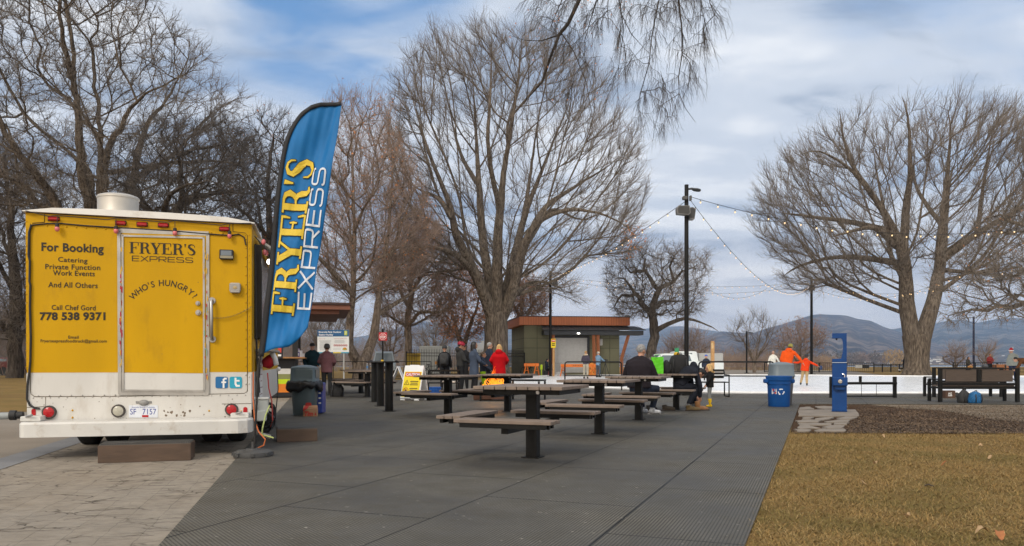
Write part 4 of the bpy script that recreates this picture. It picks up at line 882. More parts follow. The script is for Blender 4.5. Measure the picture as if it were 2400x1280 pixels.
# --- masses of brush that read as one
def thicket(name, label, spots, mats, seed, stems=26, spread=.55, tw=3, r=.016):
    rg = np.random.default_rng(seed); parts = []; mi = []
    for (x, y, z, h, w) in spots:
        n = stems; b = np.stack([x + rg.normal(0, w * .22, n), y + rg.normal(0, w * .22, n), np.full(n, z)], 1)
        d = nrm(np.stack([rg.normal(0, spread, n), rg.normal(0, spread, n), np.ones(n)], 1)); L_ = h * rg.uniform(.5, 1.0, n)[:, None]; m_ = b + d * L_ * .5; d2 = nrm(d + rg.normal(0, .25, (n, 3))); e = m_ + d2 * L_ * .5
        rr = np.full(n, r * 1.6); parts += [tubes_np(b, m_, d, d2, rr, rr * .8, 3), tubes_np(m_, e, d2, d2, rr * .8, rr * .35, 3)]
        k_ = n * tw * 2; s = rg.integers(0, n, k_); t = rg.uniform(0, 1, (k_, 1)); bb = np.where(t < .4, b[s] + (m_[s] - b[s]) * (t + .5), m_[s] + (e[s] - m_[s]) * t); dd = nrm(d2[s] + rg.normal(0, .6, (k_, 3))); ee = bb + dd * h * rg.uniform(.12, .35, (k_, 1)); o = np.full(k_, r)
        parts.append(tubes_np(bb, ee, dd, dd, o, o * .4, 3))
        k2 = k_ * 2; s = rg.integers(0, k_, k2); b2 = bb[s] + (ee[s] - bb[s]) * rg.uniform(.2, 1, (k2, 1)); d3 = nrm(dd[s] + rg.normal(0, .7, (k2, 3))); e2 = b2 + d3 * h * rg.uniform(.06, .18, (k2, 1)); o = np.full(k2, r * .7); parts.append(tubes_np(b2, e2, d3, d3, o, o * .4, 3))
    V, Q_ = merge(parts); c = V.mean(0); mi = rg.integers(0, len(mats), len(Q_) // 3).repeat(3)[:len(Q_)]; mi = np.concatenate([mi, np.zeros(len(Q_) - len(mi), int)])
    o = np_mesh(name, V - c, Q_, mats, mi, loc=tuple(c)); return tag(o, label, 'shrubs', kind='stuff')
def row(px0, px1, z0, z1, top0, top1, n, seed, wf=.9):
    r = random.Random(seed); out = []
    for q in range(n):
        px = px0 + (px1 - px0) * (q + r.uniform(-.4, .4)) / max(1, n - 1); d = r.uniform(z0, z1); top = r.uniform(top0, top1); h = max(.6, HCAM + (HOR - top) * d / F); out.append(((px - 1200) * d / F, d, 0, h, h * wf))
    return out
T_PINK = mat('twig_pink', (.25, .175, .145), .9, var=.2, scale=.3); T_TAN = mat('twig_tan', (.29, .22, .155), .9, var=.2, scale=.3); T_ASH = mat('twig_ash', (.22, .205, .195), .9, var=.2, scale=.3)
thicket('riverside_brush', 'reddish leafless brush along the river bank behind the rink', row(1540, 1860, 84, 120, 828, 800, 30, 1) + row(1860, 1960, 95, 130, 840, 815, 10, 2), [T_PINK, T_TAN, T_RED], 1, r=.013)
thicket('parkside_brush', 'greyish leafless brush behind the parked van and fence', row(640, 1180, 95, 140, 818, 775, 40, 3), [T_ASH, T_PINK, T_TAN], 2, r=.013, stems=20)
thicket('left_brush', 'tangled grey brush behind the trunk at the far left', row(-160, 130, 70, 110, 700, 560, 24, 5) + row(-160, 130, 60, 80, 790, 700, 14, 6), [T_ASH, T_PINK, T_GREY], 3, stems=26, r=.015)
thicket('truck_side_brush', 'grey brush filling the gap between yellow truck and black tree', row(540, 760, 80, 120, 740, 640, 16, 8), [T_ASH, T_PINK], 4, stems=22, r=.014)
# far wood on the other bank: leafless crowns by the hundred
def far_wood(name, label, spots, mats, seed):
    rg = np.random.default_rng(seed); V = []; mi = []
    for (x, y, z, h, w, mk) in spots:
        n = 150; u = nrm(rg.normal(0, 1, (n, 3))) * (rg.uniform(0, 1, (n, 1)) ** .4); c = np.array([x, y, z + h * .55]) + u * np.array([w * .5, w * .5, h * .46]); s = h * .075 * rg.uniform(.5, 1.4, (n, 1)); a = nrm(rg.normal(0, 1, (n, 3))); b = nrm(np.cross(a, rg.normal(0, 1, (n, 3))))
        V.append(np.stack([c - a * s * .5, c + b * s * .35, c + a * s, c - b * s * .3], 1).reshape(-1, 3)); mi.append(np.full(n, mk))
        t = np.array([[x - w * .03, y, z], [x + w * .03, y, z], [x + w * .015, y, z + h * .6], [x - w * .015, y, z + h * .6]]); V.append(t); mi.append(np.array([0]))
    V = np.concatenate(V); Q_ = np.arange(len(V)).reshape(-1, 4); c = V.mean(0); o = np_mesh(name, V - c, Q_, mats, np.concatenate(mi), loc=tuple(c)); return tag(o, label, 'wood', kind='stuff')
r = random.Random(12); sp = []
for q in range(230):
    px = r.uniform(1500, 2125); d = r.uniform(890, 1150); h = r.uniform(9, 19) * (.75 if px < 1900 else 1); sp.append(((px - 1200) * d / F, d, -2.3, h, h * r.uniform(.7, 1.1), r.choice([0, 0, 1, 2])))
for q in range(90):
    px = r.uniform(2120, 2600); d = r.uniform(1500, 1800); h = r.uniform(4, 9); sp.append(((px - 1200) * d / F, d, -2.3, h, h * 1.1, r.choice([0, 1, 2])))
for q in range(150):
    px = r.uniform(500, 1500); d = r.uniform(900, 1150); h = r.uniform(9, 17); sp.append(((px - 1200) * d / F, d, -2.3, h, h * r.uniform(.7, 1.1), r.choice([0, 0, 1, 2])))
far_wood('far_wood', 'grey brown wood along the opposite river bank', sp, [mat('far_twig', (.15, .125, .115), .95, var=0), mat('far_pink', (.20, .145, .12), .95, var=0), mat('far_dark', (.075, .075, .07), .95, var=0)], 3)
sp = []
for px, d, h, w in ((2094, 700, 17, 20), (2108, 705, 15, 16), (1932, 760, 11, 12), (1948, 740, 9, 10)):
    sp.append(((px - 1200) * d / F, d, -3, h, w, 1))
for i, (x, y, z, h, w, _) in enumerate(sp):
    rg = np.random.default_rng(i); n = 420; u = nrm(rg.normal(0, 1, (n, 3))) * (rg.uniform(0, 1, (n, 1)) ** .35); c = np.array([0, 0, h * .52]) + u * np.array([w * .5, w * .5, h * .5]); s = h * .06 * rg.uniform(.5, 1.4, (n, 1)); a = nrm(rg.normal(0, .4, (n, 3)) + np.array([0, 0, -1])); b = nrm(np.cross(a, rg.normal(0, 1, (n, 3))))
    V = np.stack([c - a * s, c + b * s * .3, c + a * s * 1.5, c - b * s * .3], 1).reshape(-1, 3)
    root = thing('willow_tree', ('largest yellow willow across the river beside the big trunk', 'smaller yellow willow touching the big trunk', 'yellowish round tree across the river right of the fountain', 'small yellowish tree across the river beside the fountain')[i], 'tree', (x, y, z), group='yellow willows across the river')
    np_mesh('crown', V, np.arange(n * 4).reshape(-1, 4), [mat('willow_yellow', (.34, .22, .09) if i < 2 else (.30, .22, .10), .9, var=.25, scale=.2)], parent=root)
    mb = MB(); mb.cyl((0, 0, 0), (0, 0, h * .5), .5, .25, 7); mb.build('trunk', B_WARM, root)
# ================================================================ food truck and the things beside it
YEL = mat('yellow_paint', (.54, .30, .0008), .5, spec=.18, var=.07, scale=1.3, stretch=(1.6, 1.6, .6), dirt=(.30, .16, .015), dirt_amt=.5, bump=.02, bscale=3)
WHT = mat('white_paint', (.60, .585, .55), .45, var=.06, scale=1.2, stretch=(2, 2, .7), dirt=(.40, .34, .27), dirt_amt=.5)
WHTD = mat('bumper_paint', (.60, .59, .56), .5, var=.08, scale=3, dirt=(.34, .26, .18), dirt_amt=.7)
ROOFW = mat('roof_white', (.72, .70, .66), .5, var=.06, scale=2, dirt=(.42, .36, .27), dirt_amt=.5)
ALU = mat('aluminium', (.40, .385, .36), .5, metal=.6, var=.15, scale=5, dirt=(.25, .22, .19), dirt_amt=.4)
STEEL = mat('steel', (.36, .355, .35), .35, metal=.9, var=.1, scale=4)
BLACK = mat('black_metal', (.016, .015, .015), .42, var=.25, scale=4, spec=.4)
BLACKP = mat('black_plastic', (.02, .02, .021), .6, var=.2, scale=6)
RUBBER = mat('tyre_rubber', (.018, .018, .018), .85, var=.2, scale=8)
INK = mat('ink_dark', (.022, .017, .008), .6, var=0)
REDL = mat('red_lens', (.38, .008, .012), .22, var=.15, scale=30)
CLRL = mat('clear_lens', (.42, .40, .33), .2, var=.1, scale=30)
PINK = mat('pink_bulb', (.62, .16, .17), .25, var=.1, scale=20)
WHITE = mat('plain_white', (.78, .78, .77), .5, var=.04)
CREAM = mat('cord_white', (.70, .68, .62), .6, var=0)
Tn = -TV                                             # rear face looks towards the camera
truck = thing('food_truck', 'yellow and white step van food truck seen from behind, with dark lettering', 'food truck', TO)
W_, L_T = 2.40, 5.6
def TP(u, v, z): return TO + TU * u + TV * v + Vector((0, 0, z))
def Tuz(px, py, off=0.0):
    p = plane_hit(px, py, TO - TV * off, Tn) - TO; return p.dot(TU), p.z
def Tr(px, py, off=0.0): return plane_hit(px, py, TO - TV * off, Tn)   # point on the rear face plane, lifted by off
TROT = Matrix((TU, TV, Vector((0, 0, 1)))).transposed()
topz = lambda u: 2.80 - .04 * u / W_
# body shell: rear wall, sides, front and roof as one closed body with a nose
def ring(v, z0, zt, inset=0.0):
    return [TP(0 + inset - .03, v, zt), TP(-.0 + inset, v, z0), TP(W_ - inset, v, z0), TP(W_ - inset, v, zt - .04)]
mb = MB(); zs = .952                                   # colour split: white below, yellow above
def slab(u0, u1, v0, v1, z0, z1, dz=0.0): # box in truck axes
    vs = [TP(u, v, z - (dz * u / W_ if z == z1 else 0)) for z in (z0, z1) for v in (v0, v1) for u in (u0, u1)]
    mb.add(vs, [(0, 2, 3, 1), (4, 5, 7, 6), (0, 1, 5, 4), (2, 6, 7, 3), (0, 4, 6, 2), (1, 3, 7, 5)])
mb.use(0); slab(0, W_, 0, L_T, zs, 2.762, .035)
mb.use(1); slab(0, W_, 0.002, L_T, .50, zs)
mb.use(1)
mb.prism([TP(.1, L_T, .5), TP(.1, L_T + .75, .5), TP(.1, L_T + .75, 1.2), TP(.1, L_T + .35, 1.5), TP(.1, L_T, 2.5)], TU * 2.2)
body = mb.build('body', [YEL, WHT], truck, world=True)
mb = MB(); pr = []
for u in np.linspace(-.035, W_ + .035, 9): pr.append((u, 2.69 - .03 * u / W_ + .11 + .03 * math.sin(math.pi * (u + .03) / 2.5)))
poly = [TP(-.035, -.045, 2.757), TP(W_ + .035, -.045, 2.722)] + [TP(u, -.045, z - (.035 if i in (0, 8) else 0)) for i, (u, z) in list(enumerate(pr))[::-1]]
mb.prism(poly, TV * (L_T + .09)); roof = mb.build('roof', ROOFW, truck, world=True)
fan = None
c = TP(.62, 1.35, 2.82); mb = MB(); mb.lathe([(.335, 0), (.335, .15), (.325, .17), (.25, .19), (.245, .21), (.245, .38), (.255, .385), (.255, .405), (.24, .42), (.20, .435), (.08, .44)], c, 40)
fan = mb.build('exhaust_fan', mat('dull_aluminium', (.50, .47, .42), .45, metal=.6, var=.12, scale=3), truck, world=True, smooth=35)
# corner posts, kick plate and seams (sheet metal trim standing 3 mm proud)
mb = MB()
def rear_plate(pts, off, th=.003): mb.prism([Tr(x, y, off) for x, y in pts][::-1], Tn * th)
mb.use(0); rear_plate([(60, 497), (104, 501), (104, 520), (76, 523), (74, 540), (72, 860), (62, 868)], .001)
rear_plate([(588, 526), (546, 523), (546, 545), (574, 549), (580, 566), (580, 872), (589, 872)], .001)
mb.use(1); rear_plate([(62, 876), (72, 876), (72, 915), (80, 931), (300, 929), (580, 921), (581, 876), (589, 876), (589, 985), (64, 987)], .001)
trim = mb.build('trim_plate', [YEL, WHT], truck, world=True)
mb = MB()
for (x0, y0, x1, y1, n) in ((78, 933, 575, 926, 26), (62, 500, 62, 860, 20), (584, 535, 584, 900, 24), (576, 560, 576, 900, 17), (90, 928, 270, 926, 8), (110, 529, 270, 538, 8), (495, 545, 575, 551, 4)):
    for q in range(n):
        t = q / max(1, n - 1); mb.use(1 if y0 + (y1 - y0) * t < 872 else 0); p = Tr(x0 + (x1 - x0) * t, y0 + (y1 - y0) * t, .004); mb.ell(p, .0085, 6, 4)
for x, y in ((170, 962), (170, 979), (490, 963), (565, 964), (268, 953)): mb.ell(Tr(x, y, .004), .012, 6, 4)
rv = mb.build('rivet_row', [ALU, YEL], truck, world=True); rv['kind'] = 'stuff'
mb = MB(); sm = lambda P: mb.tube([Tr(x, y, .003) for x, y in P], .0045, 4)
sm([(71, 524), (71, 915), (73, 924), (81, 930), (300, 929), (573, 922), (580, 917), (580, 552), (574, 546), (547, 543)]); sm([(76, 523), (104, 521), (104, 502)]); sm([(107, 931), (107, 953), (63, 955)]); sm([(546, 521), (546, 543)]); sm([(520, 947), (589, 946)]); sm([(62, 498), (589, 526)])
mb.build('seam', mat('seam_dark', (.07, .045, .015), .8, var=.3, scale=20), truck, world=True)['kind'] = 'stuff'
mb = MB(); rs = random.Random(17)
for q in range(46):
    x, y, s = (rs.uniform(380, 445), rs.uniform(962, 976), rs.uniform(1, 4)) if q < 14 else (rs.uniform(290, 475), rs.uniform(600, 870), rs.uniform(.5, 1.6)) if q < 20 else (rs.uniform(75, 570), rs.uniform(935, 984), rs.uniform(.5, 2.2)); o_ = .0145 if 14 <= q < 20 else .005
    mb.add([Tr(x + s * rs.uniform(.5, 1) * math.cos(t), y + s * rs.uniform(.4, 1.3) * math.sin(t), o_ + q * .00003) for t in np.linspace(6.28, 0, 8)[:-1]], [tuple(range(7))])
mb.build('scuff_mark', mat('scuff_brown', (.16, .12, .085), .8, var=.3, scale=20), truck, world=True)['kind'] = 'stuff'
# door
mb = MB(); mb.use(0); mb.prism([Tr(x, y, .006) for x, y in [(287, 545), (485, 551), (485, 875), (287, 873)]][::-1], Tn * .008)
mb.use(1); mb.prism([Tr(x, y, .006) for x, y in [(287, 873.5), (485, 875.5), (485, 919), (287, 918)]][::-1], Tn * .0075)
door = mb.build('door', [YEL, WHT], truck, world=True)
mb = MB()
def strip(a, b, w, off, th, m=0):
    mb.use(m); a, b = Vector(Tr(*a, off)), Vector(Tr(*b, off)); d = (b - a).normalized(); s = d.cross(Tn).normalized() * w / 2
    mb.prism([a - s, b - s, b + s, a + s], Tn * th) if (b - a).cross(s).dot(Tn) < 0 else mb.prism([a + s, b + s, b - s, a - s], Tn * th)
for a, b, w, th in (((275, 541), (489, 548), .05, .012), ((279, 541), (281, 924), .035, .012), ((288, 550), (289, 918), .022, .022), ((487, 548), (487, 923), .035, .012), ((478, 556), (479, 916), .022, .022), ((279, 922), (489, 922), .045, .014), ((288, 553), (480, 558), .022, .022), ((288, 915), (480, 916), .022, .022)): strip(a, b, w, .004, th)
rs = random.Random(3); frm = mb.build('door_frame', ALU, door, world=True) if False else mb.build('door_frame', ALU, truck, world=True)
mb = MB()                                     # flaking red, yellow and green paint left on the jambs
for side, xs_, ys_ in (('l', (281, 286), (575, 860)), ('r', (478, 487), (570, 900))):
    for q in range(34):
        x = rs.uniform(*xs_); y = rs.uniform(*ys_); m = rs.choice([0, 0, 0, 1, 1, 2]) if y > 640 else 1
        if side == 'l' and m == 2: m = 0
        h = rs.uniform(3, 16); w = rs.uniform(1, 3); mb.use(m); P = [Tr(x - w / 2, y, .0275 + q * .0001), Tr(x + w / 2, y + rs.uniform(-2, 2), .0275 + q * .0001), Tr(x + w / 2 * rs.uniform(.3, 1), y + h, .0275 + q * .0001), Tr(x - w / 2, y + h * rs.uniform(.6, 1), .0275 + q * .0001)]
        mb.add(P[::-1], [(0, 1, 2, 3)])
pk = mb.build('old_paint', [mat('flake_red', (.42, .015, .03), .6, var=0), mat('flake_yellow', (.62, .36, .03), .6, var=0), mat('flake_green', (.22, .36, .28), .6, var=0)], truck, world=True); pk['kind'] = 'stuff'
for (x, y), r in (((464, 711), .028), ((465, 733), .034)):
    mb = MB(); a = Tr(x, y, .014); mb.cyl(a, a + Tn * .02, r, r * .9, 16); mb.cyl(a + Tn * .02, a + Tn * .05, r * .55, r * .5, 12); mb.build('lock', STEEL, door, world=True, smooth=35)
# grab handle
mb = MB(); a, b = Tr(497, 705, .003), Tr(498, 795, .003); o = Tn * .07
mb.tube([a, a + o * .7, a + o + (b - a) * .06, b + o - (b - a) * .06, b + o * .7, b], .018, 10); mb.cyl(a, a + Tn * .012, .04, n=14); mb.cyl(b, b + Tn * .012, .04, n=14)
mb.build('grab_handle', STEEL, truck, world=True, smooth=40)
# clearance lamps, tail lamps
for x, y in ((126, 513), (283, 523), (333, 526), (383, 528), (526, 537)):
    mb = MB(); mb.use(1).box(Tr(x, y, .004), (.12, .012, .055), rot=TROT, bev=.004); mb.use(0).box(Tr(x, y, .02), (.108, .045, .046), rot=TROT, bev=.014); mb.build('clearance_lamp', [REDL, BLACKP], truck, world=True, smooth=40)
for x, y, m, n_ in ((116, 966, REDL, 'tail_lamp'), (543, 960, REDL, 'tail_lamp'), (278, 963, CLRL, 'reversing_lamp')):
    a = Tr(x, y, .004); mb = MB(); M_ = Tn.to_track_quat('Z', 'Y').to_matrix().to_4x4(); mb.T = Matrix.Translation(a) @ M_
    mb.use(1).lathe([(.075, 0), (.075, .02), (.068, .03), (.058, .028)], n=24); mb.use(0).lathe([(.058, .012), (.056, .03), (.035, .04), (.01, .043)], n=24); mb.T = None; mb.build(n_, [m, mat('lamp_gasket', (.06, .05, .045), .7, var=0)], truck, world=True, smooth=40)
for x, y in ((79, 967), (575, 963)):
    mb = MB(); q = [Tr(x - 5, y + 9, .004), Tr(x + 5, y + 9, .004)] + [Tr(x + 5 * math.cos(t), y - 5 - 4 * math.sin(t), .004) for t in np.linspace(0, math.pi, 6)]; mb.prism(q[::-1], Tn * .006); mb.build('reflector', REDL, truck, world=True)
# licence plate and its lamp
mb = MB(); mb.prism([Tr(x, y, .005) for x, y in [(302, 950), (370, 950), (370, 979), (302, 979)]][::-1], Tn * .004); plate = mb.build('licence_plate', mat('plate_white', (.66, .69, .74), .4, var=.05, scale=12), truck, world=True)
BLUEI = mat('ink_blue', (.03, .05, .28), .5, var=0)
mb = MB(); fm = bil((305, 971.5), (366, 971.5), (305, 957.5), (366, 957.5)); text_on(mb, 'SF   7157', lambda x, y: Tr(*fm(x, y), .0105)); fm2 = bil((309, 956), (363, 956), (309, 953), (363, 953)); text_on(mb, 'Beautiful British Columbia', lambda x, y: Tr(*fm2(x, y), .0105)); mb.build('plate_lettering', BLUEI, plate, world=True)
mb = MB(); mb.prism([Tr(x, y, .0095) for x, y in [(333, 973), (348, 973), (348, 978), (333, 978)]][::-1], Tn * .001); mb.build('plate_sticker', REDL, plate, world=True)
mb = MB(); mb.ell(Tr(337, 944, .01), (.055, .03, .035), 12, 8, rot=TROT); mb.box(Tr(337, 943, .006), (.17, .012, .03), rot=TROT, bev=.005); mb.build('plate_lamp', mat('lamp_grey', (.24, .235, .225), .5), truck, world=True, smooth=40)
# bumper: deep painted step with rounded ends and two brackets
mb = MB(); bz0, bz1 = .255, .415
outl = [(.02, -.28), (.06, -.36), (.10, -.38), (W_ - .12, -.38), (W_ - .02, -.33), (W_ + .02, -.22), (W_ + .02, -.02), (.0, -.02)]
lo = [TP(u, v, bz0) for u, v in outl]; hi_ = [TP(u, v, bz1 - .02) for u, v in outl]; cu_, cv_ = 1.2, -.2
tp = [TP(u + (cu_ - u) * .012, v + (cv_ - v) * .10, bz1) for u, v in outl]; n = 8
mb.add(lo + hi_ + tp, [tuple(range(n - 1, -1, -1))] + [(i, (i + 1) % n, n + (i + 1) % n, n + i) for i in range(n)] + [(n + i, n + (i + 1) % n, 2 * n + (i + 1) % n, 2 * n + i) for i in range(n)] + [tuple(range(2 * n, 3 * n))])
mb.build('bumper', WHTD, truck, world=True)
for u in (.10, W_ - .12):
    mb = MB(); mb.use(0).box(TP(u, -.10, .445), (.20, .2, .055), rot=TROT, bev=.006); mb.use(1).tube([TP(u - .04, -.2, .47), TP(u + .03, -.24, .49)], .012, 8)
    mb.build('bumper_bracket', [WHTD, STEEL], truck, world=True)
# shore-power plug box on the left end, chassis, exhaust, wheels
mb = MB(); mb.use(0).cyl(TP(-.02, -.05, .48), TP(-.09, -.05, .48), .04); mb.cyl(TP(-.09, -.05, .48), TP(-.15, -.05, .48), .055); mb.use(1).cyl(TP(-.15, -.05, .475), TP(-.28, -.05, .47), .038); mb.use(0).tube([TP(-.28, -.05, .47), TP(-.7, -.1, .43), TP(-1.2, 0, .2), TP(-1.8, .5, .03)], .018, 8)
mb.build('power_plug', [BLACKP, mat('plug_grey', (.26, .28, .28), .5)], truck, world=True)
mb = MB(); mb.box(TP(1.2, 2.6, .44), (1.3, 5.2, .16), rot=TROT); mb.box(TP(1.2, 1.35, .36), (1.7, .14, .14), rot=TROT); mb.box(TP(1.2, .5, .40), (.5, .5, .22), rot=TROT); mb.tube([TP(.5, .1, .35), TP(.5, 2.6, .36)], .04); mb.build('chassis', mat('chassis_black', (.012, .012, .012), .8), truck, world=True)
for u, v in ((.62, 1.35), (.30, 1.35), (W_ - .30, 1.35), (W_ - .62, 1.35), (.28, 4.9), (W_ - .28, 4.9)):
    mb = MB(); rr = .385; a = TP(u - .11, v, rr); M_ = Matrix.Translation(a) @ TU.to_track_quat('Z', 'Y').to_matrix().to_4x4(); mb.T = M_
    mb.lathe([(.24, 0), (.34, 0), (.378, .03), (.385, .06), (.385, .16), (.378, .19), (.34, .22), (.24, .22)], n=28); mb.T = None; w = mb.build('wheel', RUBBER, truck, world=True, smooth=40)
    mb = MB(); mb.T = M_; mb.lathe([(.05, .06), (.22, .03), (.24, .01), (.24, .21), (.22, .19), (.05, .16)], n=20); mb.T = None; rim = mb.build('rim', ALU, truck, world=True, smooth=40); rim.parent = w
# lettering on the rear
lt = lambda s, x0, yb0, x1, yb1, cap, bold=.012, sp=1.05: (lambda mb: (text_on(mb, s, (lambda f: (lambda x, y: Tr(*f(x, y), .0165 if 287 < (x0 + x1) / 2 < 485 else .004)))(bil((x0, yb0), (x1, yb1), (x0, yb0 - cap), (x1, yb1 - cap))), bold, .70, sp), mb.build('lettering', INK, truck, world=True)))(MB())
lt('For Booking', 97, 587.5, 243, 592, 19, .03); lt('Catering', 136, 613, 205, 616.5, 11); lt('Private Function', 106, 630.5, 235, 633, 12); lt('Work Events', 124, 645, 222, 647.5, 12)
lt('And All Others', 113, 673, 229, 675.5, 12.5); lt('Call Chef Gord', 121, 726, 224, 727.5, 11.5); lt('778 538 9371', 93, 749.5, 247, 749.5, 17, .04); lt('Email', 160, 793.5, 184, 793.8, 7); lt('Fryersexpressfoodtruck@gmail.com', 95, 802.3, 250, 802.8, 7)
f = bil((303, 593.5), (459, 599), (303, 567), (459, 573)); mb = MB(); logo_on(mb, "FRYER'S", SERIF, lambda x, y, l: Tr(*f(x, y), .0165 + l)); mb.build('lettering', INK, truck, world=True)
f2 = bil((309, 612), (455, 616.5), (309, 599), (455, 604)); mb = MB(); logo_on(mb, 'EXPRESS', WIDE, lambda x, y, l: Tr(*f2(x, y), .0165 + l)); mb.build('lettering', INK, truck, world=True); mb = MB()
word = "WHO'S HUNGRY?"; wid = [1.25, 1, 1.05, .45, .8, .5, 1, 1, 1.05, 1.05, .95, 1, .8]; tot = sum(wid); acc_ = 0
for ch, w in zip(word, wid):
    a = (-50 + 100 * (acc_ + w / 2) / tot); acc_ += w
    if ch == ' ': continue
    V_, F_ = font_tris(ch, .012); hw = max(v.x for v in V_) / 2 + min(v.x for v in V_) / 2; s = 20.5; pts = []
    for v in V_:
        lx, ly = (v.x - hw) * s * .95, v.y * s; rr_ = 93 + ly; ang = R(a); pts.append(Tr(384 + rr_ * math.sin(ang) + lx * math.cos(ang), 763 - rr_ * math.cos(ang) + lx * math.sin(ang), .0165))
    mb.add(pts, F_)
mb.build('lettering', INK, truck, world=True)
# social badges
BL1, BL2 = mat('badge_blue', (.012, .13, .33), .45, var=0), mat('badge_cyan', (.02, .33, .48), .45, var=0)
for x0, ch, m in ((505, 'f', BL1), (538, 't', BL2)):
    mb = MB(); q = []
    for cx, cy, a0 in ((x0 + 25, 887, 0), (x0 + 4, 887, 90), (x0 + 4, 906, 180), (x0 + 25, 906, 270)):
        for t in (0, 30, 60, 90): q.append(Tr(cx + 4 * math.cos(R(a0 + t)), cy - 4 * math.sin(R(a0 + t)), .0045))
    mb.use(0).prism(q[::-1], Tn * .001); ox = x0 + (9 if ch == 'f' else 5)
    st = [(14, .95, 4), (9, .95, 4)] 
    mb.use(1)
    def stroke2(P, w, off):
        for a, b in zip(P[:-1], P[1:]):
            d = Vector((b[0] - a[0], b[1] - a[1])).normalized(); n_ = Vector((-d.y, d.x)) * w / 2; e = d * (w * .35)
            mb.quad(*[Tr(*p, off) for p in ((a[0] - e.x + n_.x, a[1] - e.y + n_.y), (a[0] - e.x - n_.x, a[1] - e.y - n_.y), (b[0] + e.x - n_.x, b[1] + e.y - n_.y), (b[0] + e.x + n_.x, b[1] + e.y + n_.y))])
            off += .0002
    if ch == 'f': stroke2([(ox + 16, 887.5), (ox + 12.5, 887.5), (ox + 10, 890), (ox + 10, 908)], 4.2, .007); stroke2([(ox + 6, 896), (ox + 15, 896)], 3.6, .009)
    else: stroke2([(ox + 9, 887), (ox + 9, 900), (ox + 11.5, 904.5), (ox + 17.5, 904.5)], 4.6, .007); stroke2([(ox + 9, 892.5), (ox + 17, 892.5)], 4.0, .009)
    mb.build('badge', [m, WHITE], truck, world=True)
# flood light and socket box on the right of the rear wall
mb = MB(); mb.use(0).box(Tr(531, 597, .03), (.155, .055, .115), rot=TROT, bev=.008); mb.use(1).box(Tr(530, 593, .058), (.12, .004, .058), rot=TROT); mb.use(2).box(Tr(531, 602.5, .058), (.14, .005, .03), rot=TROT); mb.build('flood_lamp', [BLACKP, mat('lamp_glass', (.16, .19, .22), .15, var=0), mat('lamp_bezel', (.28, .25, .17), .5)], truck, world=True, smooth=40)
mb = MB(); mb.use(0).box(Tr(551, 674, .03), (.125, .06, .11), rot=TROT, bev=.016); mb.use(1).box(Tr(551, 684, .04), (.11, .05, .03), rot=TROT, bev=.008); mb.use(2).ell(Tr(551, 674, .062), (.025, .004, .02), 8, 5, rot=TROT); mb.build('socket_box', [mat('socket_grey', (.36, .34, .31), .5), ALU, mat('socket_tan', (.45, .33, .16), .6)], truck, world=True, smooth=40)
# chain, conduit cables, string of pink bulbs
mb = MB(); P_ = [Tr(492 + 98 * t, 745 - 26 * t + 10 * math.sin(math.pi * t), .03) for t in np.linspace(0, 1, 26)]
for i in range(25):
    a, b = P_[i], P_[i + 1]; d = b - a; s = (Tn if i % 2 else Vector((0, 0, 1))) * .009; mb.tube([a - d * .15, a + d * .3 + s, b - d * .3 + s, b + d * .15, b - d * .3 - s, a + d * .3 - s], .0025, 4, closed=True)
mb.build('chain', mat('old_brass', (.33, .26, .12), .4, metal=.8), truck, world=True)
mb = MB(); mb.tube([Tr(x, y, .02) for x, y in [(73, 528), (68, 545), (67, 600), (70, 612), (69, 660), (71, 668), (70, 720), (72, 790), (71, 846), (69, 870), (64, 905), (63, 935), (70, 950), (82, 957), (93, 958)]], .012, 7); mb.tube([Tr(x, y, .012) for x, y in [(72, 528), (110, 524), (145, 524), (200, 529), (265, 533), (300, 535), (400, 541), (480, 548), (540, 552), (560, 549), (572, 556), (576, 575)]], .008, 6)
mb.build('cable', BLACKP, truck, world=True)
bulbs = [(134, 508, 528), (272, 516, 533), (410, 522, 538), (538, 529, 545)]
mb = MB(); lp = [(60, 494)]
for i, (x, y, yb) in enumerate(bulbs): lp += [(x - 20, y - 1), (x, y - 5 if i else y - 3)]
lp += [(589, 523)]; mb.tube([Tr(x, y, .05) for x, y in lp], .005, 5)
for x, y, yb in bulbs: mb.tube([Tr(x, y - 3, .05), Tr(x, yb + 2, .055)], .004, 5); mb.cyl(Tr(x, yb - 3, .055), Tr(x, yb + 5, .055), .02, .022, 10)
lights = mb.build('bulb_string', BLACKP, truck, world=True)
for x, y, yb in bulbs: mb = MB(); mb.ell(Tr(x, yb + 8, .055), (.026, .026, .034), 12, 8); mb.build('bulb', PINK, truck, world=True, smooth=True).parent = lights
# side equipment: service hatch, steel lining, awning arm, sign boards, power box, side bulbs
def TS(v, z, off=0.0): return TP(W_ + off, v, z)
mb = MB(); mb.use(0).box(TS(.35, 1.95, .045), (.09, .07, 1.15), rot=TROT); mb.box(TS(2.9, 1.95, .045), (.09, .07, 1.15), rot=TROT); mb.box(TS(1.62, 1.39, .045), (.09, 2.45, .06), rot=TROT); mb.use(1).box(TS(1.62, 1.95, .02), (.035, 2.45, 1.06), rot=TROT); mb.build('service_hatch', [BLACK, mat('foil_steel', (.62, .62, .64), .25, metal=.9, var=.2, scale=6, bump=.4, bscale=9)], truck, world=True)
mb = MB(); mb.prism([TS(.4, 2.60, .03), TS(2.95, 2.60, .03), TS(2.95, 2.45, .26), TS(.4, 2.45, .26)], Vector((0, 0, .03))); mb.build('awning', WHT, truck, world=True)
mb = MB(); mb.use(0).box(TS(1.1, 1.22, .12), (.22, 1.5, .03), rot=TROT, bev=.005); mb.build('side_shelf', ALU, truck, world=True)
mb = MB(); mb.use(0).box(TS(.9, .80, .03), (.02, .5, .72), rot=TROT); mb.use(1).box(TS(.55, .82, .03), (.02, .14, .60), rot=TROT); mb.use(2)
